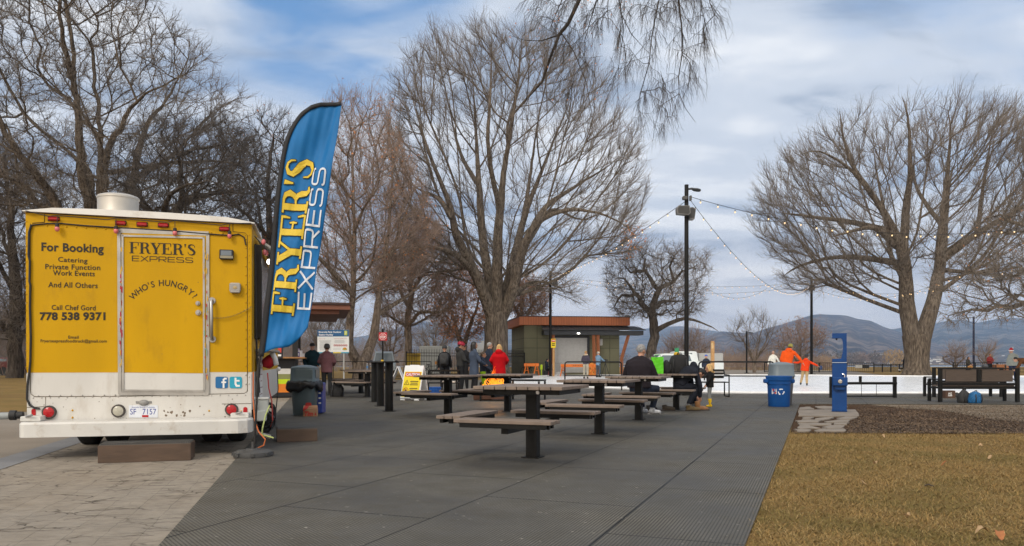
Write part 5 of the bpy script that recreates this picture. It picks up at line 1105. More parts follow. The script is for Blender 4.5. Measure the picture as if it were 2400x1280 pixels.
for q, w in enumerate((.3, .4, .36, .22, .4, .33)): mb.box(TS(.9, 1.08 - q * .085, .042), (.003, w, .012), rot=TROT)
mb.build('menu_board', [WHITE, BLACKP, mat('menu_ink', (.35, .25, .25), .6, var=0)], truck, world=True)
mb = MB(); mb.use(0).box(TS(.18, .53, .10), (.16, .14, .17), rot=TROT, bev=.01); mb.box(TS(.12, .42, .09), (.14, .12, .13), rot=TROT, bev=.01); mb.use(1).box(TS(.18, .63, .10), (.18, .16, .03), rot=TROT, bev=.006); mb.build('power_box', [mat('box_grey', (.33, .35, .34), .5), mat('box_lid', (.45, .46, .45), .5)], truck, world=True)
for v, z in ((.05, 2.52), (.22, 2.42), (.55, 2.46), (.9, 2.40), (1.3, 2.46)):
    mb = MB(); mb.ell(TS(v, z, .13), (.026, .026, .036), 10, 8); mb.build('side_bulb', PINK, truck, world=True, smooth=True)
mb = MB(); mb.ell(TS(.5, 2.34, .17), .035, 10, 8); mb.build('side_lamp', mat('lit_lamp', (.9, .88, .8), .3, emit=(1, .95, .85), estr=3.0, var=0), truck, world=True, smooth=True)
mb = MB(); mb.tube([TS(-.02, 2.58, .03), TS(.3, 2.50, .12), TS(.8, 2.48, .13), TS(1.4, 2.52, .12)], .006, 5); mb.tube([TS(.1, 2.5, .03), TS(.08, 1.5, .04), TS(.12, 1.1, .05), TS(.1, .7, .08)], .012, 6); mb.build('side_cable', BLACKP, truck, world=True)
# power cords: things of their own, they lie on the ground
def cord(label, pts, r, m): return tag((lambda mb: mb.build('power_cord', m, origin=(pts[-1][0], pts[-1][1], 0)))(MB().tube(pts, r, 6)), label, 'power cord')
ORG = mat('cord_orange', (.58, .16, .05), .5, var=0)
g = lambda x, y, d=8.9: Wp(x, y, d)
cord('orange power cord hanging down at the right rear corner of the truck', [g(594, 872), g(593, 930), g(597, 985), g(606, 1012), g(622, 1030), g(618, 1044), Gp(596, 1054, .035)], .008, ORG)
cord('red cord hanging down from the truck side to the black cable coil', [g(627, 874, 9.6), g(630, 910, 9.6), g(637, 940, 9.6), g(639, 985, 9.6), Gp(630, 1010, .04)], .008, mat('cord_red', (.5, .07, .06), .5, var=0))
cord('long thin black cord hanging from the truck side to the mat', [g(650, 868, 11), g(652, 910, 11), g(647, 960, 11), Gp(645, 990, .03), Gp(650, 1008, .03)], .007, BLACKP)
cord('pale green cord looped down to a white plug', [g(632, 950, 9.2), g(622, 975, 9.2), g(615, 1005, 9.2), g(614, 1019, 9.2), g(640, 1026, 8.8)], .009, mat('cord_green', (.50, .58, .22), .5, var=0))
mb = MB(); c = Gp(624, 1021, .04); rs = random.Random(5)
for q in range(16):
    r_ = rs.uniform(.10, .15); h = rs.uniform(.03, .34); t0 = rs.uniform(0, 6); mb.tube([c + Vector((r_ * math.cos(t) * .8, .05 * math.sin(t * 2 + q) + .06 * math.sin(t), h * .5 + .16 + r_ * math.sin(t))) for t in np.linspace(t0, t0 + 6.0, 18)], .011, 5)
mb.box(c + Vector((.07, -.06, .26)), (.12, .07, .09), rot=Matrix.Rotation(.6, 3, 'Y'), bev=.01)
tag(mb.build('cable_coil', BLACKP, origin=c), 'tangled black cable coil hanging at the right rear corner of the truck', 'cable coil')
mb = MB(); a, b = Gp(610, 1017, .1), Gp(634, 1024, .06); mb.cyl(a, b, .022, .026, 10); tag(mb.build('cord_plug', CREAM, origin=a), 'white cord connector below the black cable coil', 'plug')
# Christmas hat hung on the truck side
mb = MB(); mb.use(0).tube([g(624, 838, 10.2), g(632, 848, 10.2), g(640, 856, 10.2)], [.07, .11, .07], 10); mb.use(1).tube([g(637, 826, 10.15), g(645, 842, 10.15), g(648, 856, 10.15)], .035, 8); mb.ell(g(653, 865, 10.15), .03, 8, 6); tag(mb.build('red_hat', [mat('hat_red', (.42, .012, .02), .8, var=.2, bump=.3), WHITE], origin=g(636, 860, 10.2), smooth=True), 'red cap with white trim hung on the truck side below the flag', 'hat')

# wooden steps with ribbed rubber tread
BRN = mat('brown_timber', (.088, .056, .038), .6, var=.18, scale=4, bump=.1, stretch=(1, 5, 5), dirt=(.16, .10, .06), dirt_amt=.35)
def timber_step(label, c, w, d, h, rz):
    root = thing('timber_step', label, 'step', (c[0], c[1], c[2]), rz, 'brown timber steps'); mb = MB(); t = .04
    mb.box((0, -d / 2 + t / 2, h / 2), (w, t, h), bev=.004); mb.box((0, d / 2 - t / 2, h / 2), (w, t, h), bev=.004); mb.box((-w / 2 + t / 2, 0, h / 2), (t - .002, d - 2 * t, h - .002)); mb.box((w / 2 - t / 2, 0, h / 2), (t - .002, d - 2 * t, h - .002)); mb.box((0, 0, h - .03), (w - 2 * t, d - 2 * t, .03)); mb.build('frame', BRN, root)
    mb = MB(); mb.box((0, 0, h + .004), (w - .02, d - .02, .008)); n = int(w / .024)
    for q in range(n): mb.box((-w / 2 + .02 + q * (w - .04) / (n - 1), 0, h + .012), (.012, d - .03, .008))
    mb.build('tread', mat('ribbed_rubber', (.075, .073, .07), .6, var=.2), root); return root
a, b = Gp(229, 1088), Gp(447, 1081); d_ = (b - a); rz1 = math.atan2(d_.y, d_.x); w1 = d_.length; n_ = Vector((-d_.y, d_.x, 0)).normalized(); cc = (a + b) / 2 + n_ * .17
timber_step('long brown timber step on the pavers below the truck door', (cc.x, cc.y, .008), w1, .34, .185, rz1)
a, b = Gp(649, 1041), Gp(744, 1038); d_ = b - a; cc = (a + b) / 2 + Vector((-d_.y, d_.x, 0)).normalized() * .2
timber_step('short brown timber step on the mat, right of the flag base', (cc.x, cc.y, .024), d_.length, .40, .165, math.atan2(d_.y, d_.x))

# feather flag
FZ = 8.56
flag = thing('feather_flag', 'tall blue feather flag with yellow and white lettering on a black pole', 'flag', (Gp(593, 1074).x, FZ, .024))
fp = lambda x, y, dy=0.0: Wp(x, y, FZ) + Vector((0, dy, 0))
pole_px = [(596, 1062), (598, 1010), (604, 900), (610, 835), (620, 760), (628, 690), (636, 620), (643, 540), (650, 470), (656, 420), (664, 370), (675, 325), (692, 290), (715, 264), (742, 250), (770, 244), (800, 242)]
def cat(pts, n):
    out = []; P = [Vector((*p, 0)) for p in pts]
    for i in range(len(P) - 1):
        p0, p1, p2, p3 = P[max(i - 1, 0)], P[i], P[i + 1], P[min(i + 2, len(P) - 1)]
        for q in range(n): t = q / n; out.append(.5 * (2 * p1 + (p2 - p0) * t + (2 * p0 - 5 * p1 + 4 * p2 - p3) * t * t + (3 * p1 - p0 - 3 * p2 + p3) * t ** 3))
    out.append(P[-1]); return [(v.x, v.y) for v in out]
pp = cat(pole_px, 4); mb = MB(); mb.tube([fp(x, y) for x, y in pp], [.013 - .009 * i / len(pp) for i in range(len(pp))], 8); mb.cyl(fp(597, 1040), fp(598, 1022), .018); mb.cyl(fp(605, 885), fp(607, 855), .02)
mb.build('pole', BLACK, flag, world=True, smooth=40)
mb = MB(); mb.lathe([(.21, 0), (.213, .02), (.205, .05), (.17, .068), (.085, .072), (.075, .085), (.02, .085), (.018, .16)], (0, 0, 0), 40)
for t in range(8): mb.box((.20 * math.cos(t * .785 + .3), .20 * math.sin(t * .785 + .3), .03), (.05, .03, .034), rz=t * .785 + .3)
mb.build('base', mat('base_grey', (.055, .055, .055), .65, var=.2, scale=10), flag, smooth=35)
left = [p for p in cat(pole_px[3:], 6)]; right = cat([(723, 767), (735, 690), (745, 620), (760, 525), (775, 430), (790, 330), (801, 243)], 16)
def samp(L_, t):
    d = [0]; 
    for a, b in zip(L_[:-1], L_[1:]): d.append(d[-1] + math.hypot(b[0] - a[0], b[1] - a[1]))
    s = t * d[-1]; i = min(max(int(np.searchsorted(d, s)) - 1, 0), len(L_) - 2); q = (s - d[i]) / max(d[i + 1] - d[i], 1e-9); return (L_[i][0] + (L_[i + 1][0] - L_[i][0]) * q, L_[i][1] + (L_[i + 1][1] - L_[i][1]) * q)
def ripple(x, y):
    base = min(1.0, max(0.0, (x - (600 + (840 - y) * .12)) / 60)); k = .25 + .75 * max(0, min(1, (y - 560) / 250))
    return base * (.022 * math.sin(x * .05 + y * .021 + 1.0) + .016 * math.sin(x * .11 - y * .035) * k + .028 * k * math.sin(x * .035 + y * .055) + .012 * math.sin((x * .8 + y * .35) * .09) + .006 * math.sin(x * .3 + y * .07))
cb = MB(); NT, NS = 110, 26; FLB = 1
for j in range(NT + 1):
    t = j / NT; a, b = samp(left, t), samp(right, t)
    for i in range(NS + 1):
        s = i / NS; x = a[0] + (b[0] - a[0]) * s; y = a[1] + (b[1] - a[1]) * s + (14 * math.sin(math.pi * s) * (1 - t) ** 10 - 8 * math.sin(math.pi * s * 2) * (1 - t) ** 12)
        cb.v.append(tuple(fp(x, y, -.012 + ripple(x, y) - .01)))
for j in range(NT):
    for i in range(NS): cb.f.append((j * (NS + 1) + i, j * (NS + 1) + i + 1, (j + 1) * (NS + 1) + i + 1, (j + 1) * (NS + 1) + i)); cb.m.append(0)
FBLUE = mat('flag_blue', (.005, .135, .37), .6, var=.06, scale=4, spec=.3, bump=.12, bscale=12)
cloth = cb.build('banner', FBLUE, flag, world=True, smooth=True)
mod = cloth.modifiers.new('thickness', 'SOLIDIFY'); mod.thickness = .002
mb = MB()
def side_band(w0, w1):       # the black pole sleeve along the curved edge
    rows = []
    for j in range(91):
        t = j / 90; a, b = samp(left, t), samp(left, min(1, t + .01)); 
        if t > .99: a2 = samp(left, t - .01); d = (a[0] - a2[0], a[1] - a2[1])
        else: d = (b[0] - a[0], b[1] - a[1])
        l = math.hypot(*d); nx, ny = -d[1] / l, d[0] / l
        if nx < 0 and ny < 0: nx, ny = nx, ny
        w = w1 * (1 - .45 * t); rows.append(((a[0] - nx * -3 * 0 + nx * -w0, a[1] + ny * -w0), (a[0] + nx * w, a[1] + ny * w)))
    vs = []
    for (p, q) in rows:
        for k_ in range(3): s = k_ / 2; x, y = p[0] + (q[0] - p[0]) * s, p[1] + (q[1] - p[1]) * s; vs.append(fp(x, y, -.034 + ripple(x, y) - .006 * math.sin(math.pi * s)))
    mb.add(vs, [(i * 3 + k_, i * 3 + k_ + 1, i * 3 + k_ + 4, i * 3 + k_ + 3) for i in range(90) for k_ in (0, 1)])
side_band(3, 11); slv = mb.build('sleeve', mat('sleeve_black', (.016, .016, .018), .7, var=.2), flag, world=True, smooth=True); slv.modifiers.new('thickness', 'SOLIDIFY').thickness = .003
def on_flag(f, off): return lambda x, y, l: (lambda q: fp(q[0], q[1], -.022 - off - l * 2 + ripple(*q) - .004))(f(x, y))
fF = bil((688, 740), (739, 374), (638, 736), (676, 370)); fE = bil((728, 727), (769, 391), (695, 725), (737, 387))
mb = MB(); logo_on(mb, "FRYER'S", SERIF, on_flag(fF, .004), grow=.034); mb.build('letter_outline', mat('outline_dark', (.03, .035, .02), .6, var=0), flag, world=True)
mb = MB(); logo_on(mb, "FRYER'S", SERIF, on_flag(fF, .009), grow=.008); mb.build('yellow_lettering', mat('flag_yellow', (.66, .47, .04), .6, var=.05), flag, world=True)
mb = MB(); logo_on(mb, 'EXPRESS', WIDE, on_flag(fE, .004)); mb.build('white_lettering', mat('flag_white', (.62, .66, .72), .6, var=.05), flag, world=True)
# ================================================================ street furniture
WOODC = mat('grey_plank', (.19, .145, .116), .65, var=.22, scale=5, bump=.12, stretch=(1, 8, 1))
WOODD = mat('brown_panel', (.075, .055, .043), .6, var=.15, scale=5, bump=.08, stretch=(1, 1, 9))
TBLK = mat('table_black', (.007, .0068, .0065), .45, var=.3, scale=3, spec=.22)
Z0 = .024
# ---- picnic tables: square plank top on one post, three cantilevered seats (one side left open)
def picnic_table(loc, label):
    root = thing('picnic_table', label, 'picnic table', loc, -MAT_ROT, 'square picnic tables on the mat')
    mb = MB(); mb.box((0, 0, .36), (.125, .125, .72), bev=.008); mb.box((0, 0, .006), (.2, .2, .012)); mb.build('post', TBLK, root)
    mb = MB(); n = 8; w = 1.0 / n
    for q in range(n): mb.box((-.5 + w * (q + .5), 0, .775), (w - .010, 1.0, .036), bev=.004)
    mb.build('table_top', WOODC, root)
    mb = MB()
    for y in (-.36, .36): mb.box((0, y, .73), (.86, .05, .05))
    for x in (-.40, .40): mb.box((x, 0, .728), (.05, .70, .048))
    mb.box((0, 0, .725), (.3, .72, .04)); mb.build('top_frame', TBLK, root)
    bolt = []
    for (sx, sy) in ((0, -1), (-1, 0), (0, 1)):
        d = Vector((sx, sy, 0)); s = Vector((-sy, sx, 0)); rz = math.atan2(s.y, s.x); c = d * .78
        seat = MB()
        for q, o in enumerate((-.099, 0, .099)): seat.box(c + d * o + Vector((0, 0, .452)), (1.04, .090, .036), rz=rz, bev=.004)
        st = seat.build('seat', WOODC, root)
        m2 = MB(); m2.box(c + Vector((0, 0, .408)), (.92, .05, .05), rz=rz); m2.box(c + d * .11 + Vector((0, 0, .41)), (.92, .04, .045), rz=rz); m2.box(c - d * .11 + Vector((0, 0, .41)), (.92, .04, .045), rz=rz)
        m2.box(d * .43 + Vector((0, 0, .355)), (.07, .80, .055), rz=rz); m2.build('seat_arm', TBLK, root)
    mb = MB(); mb.box((0, 0, .36), (.20, .16, .09)); mb.build('collar', TBLK, root)
    for x, y, z, a in ((.065, -.03, .36, 0), (-.065, .03, .36, 0), (.2, -.387, .73, 1), (.02, -.083, .36, 1)):
        mb = MB(); dv = Vector((1, 0, 0)) if a == 0 else Vector((0, -1, 0)); mb.cyl(Vector((x, y, z)), Vector((x, y, z)) + dv * .02, .019, n=12); mb.build('bolt', STEEL, root)
    return root
tabs = [((1249, 1072), 'nearest picnic table, alone in front of the others'), ((1405, 1017), 'second nearest picnic table, right behind the nearest one'), ((1050, 974), 'picnic table just in front of the yellow caution board'), ((1190, 964), 'picnic table standing between the fire and the nearest table'), ((1497, 984), 'picnic table at which the man in the black jacket sits'), ((1585, 960), 'picnic table carrying the green bag and the black bags'), ((861, 930), 'picnic table left of the three tall black posts, front one of two'), ((846, 921), 'picnic table left of the three tall black posts, rear one of two')]
pt0 = None
for (x, y), lab in tabs:
    p = Gp(x, y, Z0); 
    if pt0 is None: pt0 = picnic_table((p.x, p.y, Z0), lab)
    else: dup(pt0, (p.x, p.y, Z0), None, lab)
T6 = Gp(1585, 960, Z0); T5 = Gp(1497, 984, Z0); T4 = Gp(1190, 964, Z0); T3 = Gp(1050, 974, Z0)

# ---- three-post standing bar
ps = [Gp(878, 942, Z0), Gp(892, 952, Z0), Gp(912, 964, Z0)]; c = (ps[0] + ps[2]) / 2
bar = thing('standing_bar', 'narrow standing bar on three tall black posts', 'standing bar', (c.x, c.y, Z0))
mb = MB(); d = (ps[2] - ps[0]); a = math.atan2(d.y, d.x); mb.box((c.x, c.y, 1.075), (d.length + .8, .34, .032), rz=a, bev=.005); mb.build('bar_top', TBLK, bar, world=True)
for p in ps: mb = MB(); mb.cyl(p, p + Vector((0, 0, 1.06 - Z0)), .088, n=20); mb.cyl(p, p + Vector((0, 0, .012)), .15, n=20); mb.build('post', TBLK, bar, world=True, smooth=40)
mb = MB(); p = Wp(896, 846, 19); mb.box(p + Vector((0, 0, -.02)), (.07, .05, .06), bev=.008); mb.box(p + Vector((0, 0, .018)), (.05, .04, .02)); tag(mb.build('tape_roll', mat('small_yellow', (.62, .40, .02), .5), origin=p), 'small yellow box standing on the tall bar', 'box')
# ---- water bottle on the far-left table
p = Gp(846, 921, Z0) + Vector((.25, -.2, .793)); mb = MB(); mb.use(0).lathe([(.03, 0), (.034, .01), (.034, .13), (.028, .16), (.013, .19)], p, 14); mb.use(1).lathe([(.015, .19), (.015, .215)], p, 10); mb.use(2).lathe([(.0348, .06), (.0348, .12)], p, 14)
tag(mb.build('water_bottle', [mat('clear_plastic', (.65, .70, .74), .1, var=0, trans=.6), WHITE, mat('label_blue', (.1, .3, .6), .4, var=0)], origin=p, smooth=40), 'plastic water bottle standing on a table left of the standing bar', 'bottle')

# ---- grey litter bin with dome lid and black bag
BIN = mat('bin_grey', (.075, .105, .118), .5, var=.08, scale=3); BINL = mat('bin_lid', (.085, .118, .135), .45, var=.08, scale=3); BAG = mat('bin_bag', (.012, .012, .013), .3, var=.2, bump=.6, bscale=18)
def gutter_bin(name, label, p, bag=True, s=1.0, lidm=BINL, bodym=BIN, cut=True):
    root = thing(name, label, 'bin', p)
    mb = MB(); mb.lathe([(.0, 0), (.205 * s, 0), (.212 * s, .015), (.25 * s, .60 * s), (.262 * s, .60 * s), (.265 * s, .66 * s), (.25 * s, .67 * s)], n=36, sq=3.2); mb.build('body', bodym, root, smooth=35)
    mb = MB(); mb.lathe([(.262 * s, .655 * s), (.27 * s, .665 * s), (.262 * s, .70 * s), (.255 * s, .71 * s), (.245 * s, .93 * s), (.225 * s, .955 * s), (.10 * s, .985 * s), (.02 * s, .99 * s)], n=36, sq=4.5); lid = mb.build('dome_lid', lidm, root, smooth=35)
    if cut: mb = MB(); mb.box((.05, -.247 * s, .82 * s), (.34 * s, .012, .17 * s), bev=.004); mb.box((.252 * s, .0, .82 * s), (.012, .3 * s, .16 * s), bev=.004); mb.build('flap', mat('bin_flap', (.10, .135, .15), .45, var=.05), lid)
    if bag:
        mb = MB(); n = 48; rs = random.Random(8); vs = []; ph = [rs.uniform(0, 6) for _ in range(6)]
        for k, (r_, z) in enumerate(((.255, .665), (.285, .675), (.315, .64), (.33, .58), (.325, .53), (.30, .505))):
            for i in range(n):
                t = 2 * math.pi * i / n; w = 1 + (k > 0) * (.05 * math.sin(5 * t + ph[0]) + .04 * math.sin(11 * t + ph[1] + k) + .03 * math.sin(19 * t + ph[2] * k)); q = 1 / (abs(math.cos(t)) ** 3 + abs(math.sin(t)) ** 3) ** (1 / 3)
                vs.append((r_ * w * q * s * math.cos(t), r_ * w * q * s * math.sin(t), (z + (k > 2) * (.05 * math.sin(3 * t + ph[3]) + .025 * math.sin(9 * t + ph[4])) + .012 * math.sin(14 * t + k)) * s))
        mb.add(vs, [(k * n + i, k * n + (i + 1) % n, (k + 1) * n + (i + 1) % n, (k + 1) * n + i) for k in range(5) for i in range(n)]); o = mb.build('bin_bag', BAG, root, smooth=True); o.modifiers.new('t', 'SOLIDIFY').thickness = .004
    return root
p = Gp(708, 974, Z0); gutter_bin('litter_bin', 'grey litter bin with domed lid and black bag beside the flag', (p.x, p.y + .2, Z0))
# blue-panelled box behind that bin
mb = MB(); q_ = p + Vector((.20, .62, .32)); mb.use(0).box(q_, (.16, .3, .62), bev=.02); mb.use(1)
for z in (.10, .0, -.1): mb.box(q_ + Vector((.03, -.152, z)), (.05, .004, .03))
tag(mb.build('blue_crate', [mat('crate_blue', (.03, .055, .26), .5), WHITE], origin=(q_.x, q_.y, Z0)), 'narrow dark blue container just visible behind the grey litter bin', 'container')
# carton with handle, red script
p = Gp(728, 975.5, Z0); cart = thing('food_carton', 'red and brown takeaway carton with red lettering at the foot of the grey bin', 'carton', (p.x, p.y, Z0), R(8))
KR = mat('kraft_card', (.36, .21, .12), .8, var=.08); KRED = mat('card_red', (.42, .03, .025), .6, var=.05)
mb = MB(); mb.use(0).prism([(-.13, -.09, 0), (.13, -.09, 0), (.13, -.09, .15), (.10, -.05, .20), (-.10, -.05, .20), (-.13, -.09, .15)], (0, .005, 0)); mb.prism([(-.13, -.085, 0), (-.13, .09, 0), (-.13, .09, .15), (-.13, 0, .21), (-.13, -.085, .15)], (.26, 0, 0)); mb.use(1).prism([(-.10, -.012, .20), (.02, -.012, .20), (.01, -.012, .255), (-.01, -.012, .262), (-.07, -.012, .262), (-.09, -.012, .255)], (0, .018, 0)); mb.prism([(-.131, -.092, .10), (-.131, -.092, .15), (-.10, -.055, .203), (-.02, -.055, .203), (-.05, -.092, .15)], (0, -.002, 0)); mb.build('box', [KR, KRED], cart)
mb = MB(); text_on(mb, 'Tim', lambda x, y: Vector((-.12 + .17 * x + .02 * y, -.0945 - .0 * y, .015 + .085 * y)), .05); mb.prism([(.085, -.091, .03), (.10, -.091, .085), (.115, -.091, .05), (.12, -.091, .02)], (0, -.003, 0)); mb.build('lettering', KRED, cart)

# ---- vendor stand with striped front, shelf, dark uprights and timber canopy
KO = Gp(690, 933, 0); kio = thing('vendor_stand', 'dark vendor stand with white, olive, lime and orange stripes under a brown canopy', 'food stall', (KO.x, KO.y, .008), R(0))
K3 = lambda u, v, z: KO + TU * u + TV * v + Vector((0, 0, z - 0))
KM = TROT
mb = MB(); mb.use(0).box(K3(-.85, 1.9, .60), (1.7, 3.8, 1.12), rot=KM)
kb = mb.build('counter_body', mat('stall_black', (.018, .018, .02), .5, var=.15), kio, world=True)
cols = [mat('stripe_white', (.62, .61, .58), .5, var=.05), mat('stripe_olive', (.22, .23, .08), .5, var=.05), mat('stripe_lime', (.48, .62, .01), .5, var=.05), mat('stripe_orange', (.66, .19, .015), .5, var=.05)]
mb = MB(); zl = [.79, .63, .475, .335, .17]
for k_ in range(4):
    mb.use(k_)
    for face in (0, 1):
        P = []; n = 14
        for q in range(n + 1):
            t = q / n; w = (.05 * math.sin(t * 3.0 - .6) + .05 * t) if face == 0 else (.07 * math.sin(t * 5 + 1) + .05)
            pt = (lambda z: K3(-1.7 + 1.7 * t, -.006 - k_ * .0004, z)) if face == 0 else (lambda z: K3(.006 + k_ * .0004, 3.8 * t, z)); P.append((pt(zl[k_] + (w if k_ < 4 else 0)), pt(zl[k_ + 1] + (w if k_ < 3 else 0))))
        vs = [v for pr_ in P for v in pr_]; mb.add(vs, [(2 * q, 2 * q + 1, 2 * q + 3, 2 * q + 2) for q in range(n)])
mb.build('stripe_panel', cols, kio, world=True)
mb = MB(); mb.box(K3(-.72, 1.8, 1.20), (2.05, 4.2, .05), rot=KM, bev=.01); mb.build('counter_top', mat('counter_wood', (.30, .15, .055), .5, var=.2, scale=6, stretch=(1, 8, 1)), kio, world=True)
for u, v, m, w in ((.02, .1, 0, .16), (-.42, .2, 1, .07), (-.6, .2, 0, .12), (.02, 3.6, 0, .14), (-1.6, .1, 0, .14), (-1.6, 3.6, 0, .14)):
    mb = MB(); mb.box(K3(u, v, 1.88), (w, w, 1.3), rot=KM); mb.build('upright', [BLACK, WHITE][m], kio, world=True)
mb = MB(); mb.box(K3(-1.1, 2.0, 1.75), (.9, .06, 1.0), rot=KM); mb.box(K3(-1.45, .5, 1.55), (.5, .5, .6), rot=KM, bev=.02); mb.build('back_board', BLACKP, kio, world=True)
cpb = mat('canopy_brown', (.17, .065, .038), .6, var=.15, scale=3, stretch=(1, 1, 6)); cpd = mat('canopy_dark', (.045, .022, .018), .6)
mb = MB(); mb.use(1).box(K3(-.2, 1.9, 2.80), (3.7, 5.0, .06), rot=KM); mb.use(0).box(K3(-.2, 1.9, 2.695), (3.62, 4.9, .14), rot=KM); mb.box(K3(-.3, 1.95, 2.56), (3.2, 4.6, .12), rot=KM)
mb.build('canopy', [cpb, cpd], kio, world=True)
# goods on the shelf
rs = random.Random(2)
gd = [((.10, .15), .10, .16, (.14, .10, .30), 'small violet carton at the front end of the vendor shelf'), ((.16, .45), .12, .20, (.70, .70, .74), 'white napkin box on the vendor shelf'), ((.05, .75), .16, .26, (.30, .26, .42), 'lilac box standing behind the white box on the vendor shelf'), ((.22, 1.1), .10, .12, (.68, .66, .66), 'little white cup box at the back of the vendor shelf')]
for (u, v), w, h, c_, lab in gd:
    q_ = K3(u, v, 1.226 + h / 2); mb = MB(); mb.use(0).box(q_, (w, w * .8, h), rot=KM, bev=.006); mb.use(1).box(q_ + Vector((0, -w * .42, .0)), (w * .7, .004, h * .5), rot=KM); tag(mb.build('shelf_box', [mat('goods_%02d' % gd.index(((u, v), w, h, c_, lab)), c_, .5), WHITE], origin=q_ - Vector((0, 0, h / 2))), lab, 'box', 'boxes on the vendor shelf')
q_ = Wp(656, 825, 20.6); mb = MB(); mb.use(0).box(q_, (.13, .10, .36), bev=.01); mb.use(1).box(q_ + Vector((.0, -.052, .06)), (.11, .004, .16)); mb.use(2).box(q_ + Vector((0, -.052, -.09)), (.10, .004, .05)); tag(mb.build('card_terminal', [BLACKP, mat('screen_red', (.5, .05, .03), .4, var=0), WHITE], origin=q_ - Vector((0, 0, .18))), 'upright black display with red panel between truck and vendor stand', 'display')

# ---- rink information board
bz = 40; b0 = Wp(744, 828, bz); b1 = Wp(818, 773, bz); wB, hB_ = b1.x - b0.x, b1.z - b0.z
ib = thing('information_board', 'white and blue information board about the outdoor skating rink', 'sign', (Wp(781, 828, bz).x, bz, 0))
S3 = lambda x, y, o=0.0: Vector((b0.x + wB * x, bz - o, b0.z + hB_ * y))
mb = MB(); mb.use(0).box(S3(.5, .5), (wB, .03, hB_), bev=.003); mb.use(1).box(S3(.5, .855, .017), (wB * .998, .004, hB_ * .287)); 
for q, m in enumerate((2, 1, 3, 2)): mb.use(m).box(S3(.125 + .25 * q, .025, .017), (wB * .25, .004, hB_ * .05))
mb.build('board', [mat('sign_white', (.66, .67, .66), .5, var=.03), mat('sign_blue', (.015, .09, .22), .5, var=.03), mat('sign_teal', (.06, .30, .42), .5), mat('sign_yellow', (.60, .46, .05), .5)], ib, world=True)
tb = lambda mb, s, x0, x1, y, h, bold=0.0, o=.021: text_on(mb, s, lambda u, v: S3(x0 + (x1 - x0) * u, y + h * v, o), bold)
mb = MB(); tb(mb, 'Riverside Park Outdoor', .045, .76, .87, .072, .02); tb(mb, 'Skating Facility', .045, .50, .755, .072, .02); mb.build('title', WHITE, ib, world=True)
mb = MB(); mb.box(S3(.90, .86, .021), (wB * .09, .004, hB_ * .19)); mb.build('emblem', mat('emblem_green', (.45, .52, .04), .5, var=0), ib, world=True)
mb = MB(); mb.tube([S3(.885, .80, .026), S3(.90, .86, .026), S3(.895, .90, .026), S3(.92, .85, .026)], .012, 5); mb.ell(S3(.905, .935, .026), (.02, .006, .02), 8, 5); mb.build('skater_emblem', WHITE, ib, world=True)
mb = MB(); tb(mb, 'RULES OF USE', .05, .24, .60, .03); tb(mb, 'OPERATION INFORMATION', .52, .93, .605, .032)
for q in range(6):
    c = S3(.55 + q * .073, .335, .024); mb.tube([c + Vector((.045 * math.cos(t), 0, .045 * math.sin(t))) for t in np.linspace(0, 2 * math.pi, 14)[:-1]], .009, 5, closed=True); mb.tube([c + Vector((-.03, 0, .03)), c + Vector((.03, 0, -.03))], .008, 4)
o = mb.build('red_print', mat('print_red', (.45, .05, .05), .5, var=0), ib, world=True); o['kind'] = 'stuff'
mb = MB(); rs = random.Random(6)
for q in range(16): mb.box(S3(.05 + .2, .54 - q * .027, .018), (wB * rs.uniform(.30, .40), .002, .012))
for q in range(5): mb.box(S3(.52 + .18, .55 - q * .028, .018), (wB * rs.uniform(.25, .36), .002, .012))
mb.box(S3(.62, .18, .018), (wB * .24, .002, .02))
o = mb.build('small_print', mat('print_grey', (.30, .31, .32), .5, var=0), ib, world=True); o['kind'] = 'stuff'
mb = MB(); mb.use(0).ell(S3(.87, .17, .02), (.13, .006, .05), 14, 6); mb.use(1).ell(S3(.87, .21, .022), (.09, .006, .045), 12, 6); mb.use(2).box(S3(.87, .155, .028), (.2, .003, .03)); mb.build('park_logo', [mat('logo_green', (.12, .22, .03), .5, var=0), mat('logo_orange', (.60, .22, .02), .5, var=0), mat('logo_yellow', (.62, .45, .03), .5, var=0)], ib, world=True)
for x in (756, 806): mb = MB(); q_ = Wp(x, 849, bz + .05); mb.box((q_.x, q_.y, 1.1), (.07, .05, 2.3)); mb.build('post', mat('galvanised', (.36, .36, .35), .5, metal=.5, var=.1), ib, world=True)

# ---- octagonal stop sign on a thin black post
sz = 28; q_ = Wp(898, 789, sz); st = thing('stop_sign', 'small red stop sign on a thin black post behind the standing bar', 'sign', (Wp(897, 849, sz).x, sz, .006))
mb = MB(); x_ = Wp(897, 849, sz).x; mb.cyl((x_, sz, 0), (x_, sz, 2.30), .028, n=10); mb.cyl((x_ + .05, sz, 2.0), (x_ + .05, sz, 2.33), .014, n=8); mb.build('post', TBLK, st, world=True)
oc = lambda r, y: [(q_.x + r * math.cos(R(22.5 + 45 * i)), y, q_.z + r * math.sin(R(22.5 + 45 * i))) for i in range(8)]
mb = MB(); mb.use(0).box((q_.x, sz - .045, q_.z), (.30, .01, .30), bev=.01); mb.use(1).prism(oc(.135, sz - .052), (0, -.003, 0)); mb.use(0).prism(oc(.122, sz - .056), (0, -.003, 0)); mb.build('plate', [mat('sign_red', (.50, .012, .02), .4, var=.04), WHITE], st, world=True)
mb = MB(); text_on(mb, 'STOP', lambda u, v: Vector((q_.x - .095 + .19 * u, sz - .061, q_.z - .055 + .08 * v)), .04); mb.box((q_.x, sz - .0605, q_.z + .06), (.11, .002, .018)); mb.box((q_.x, sz - .0605, q_.z - .085), (.09, .002, .012)); o = mb.build('lettering', WHITE, st, world=True); o['kind'] = 'stuff'

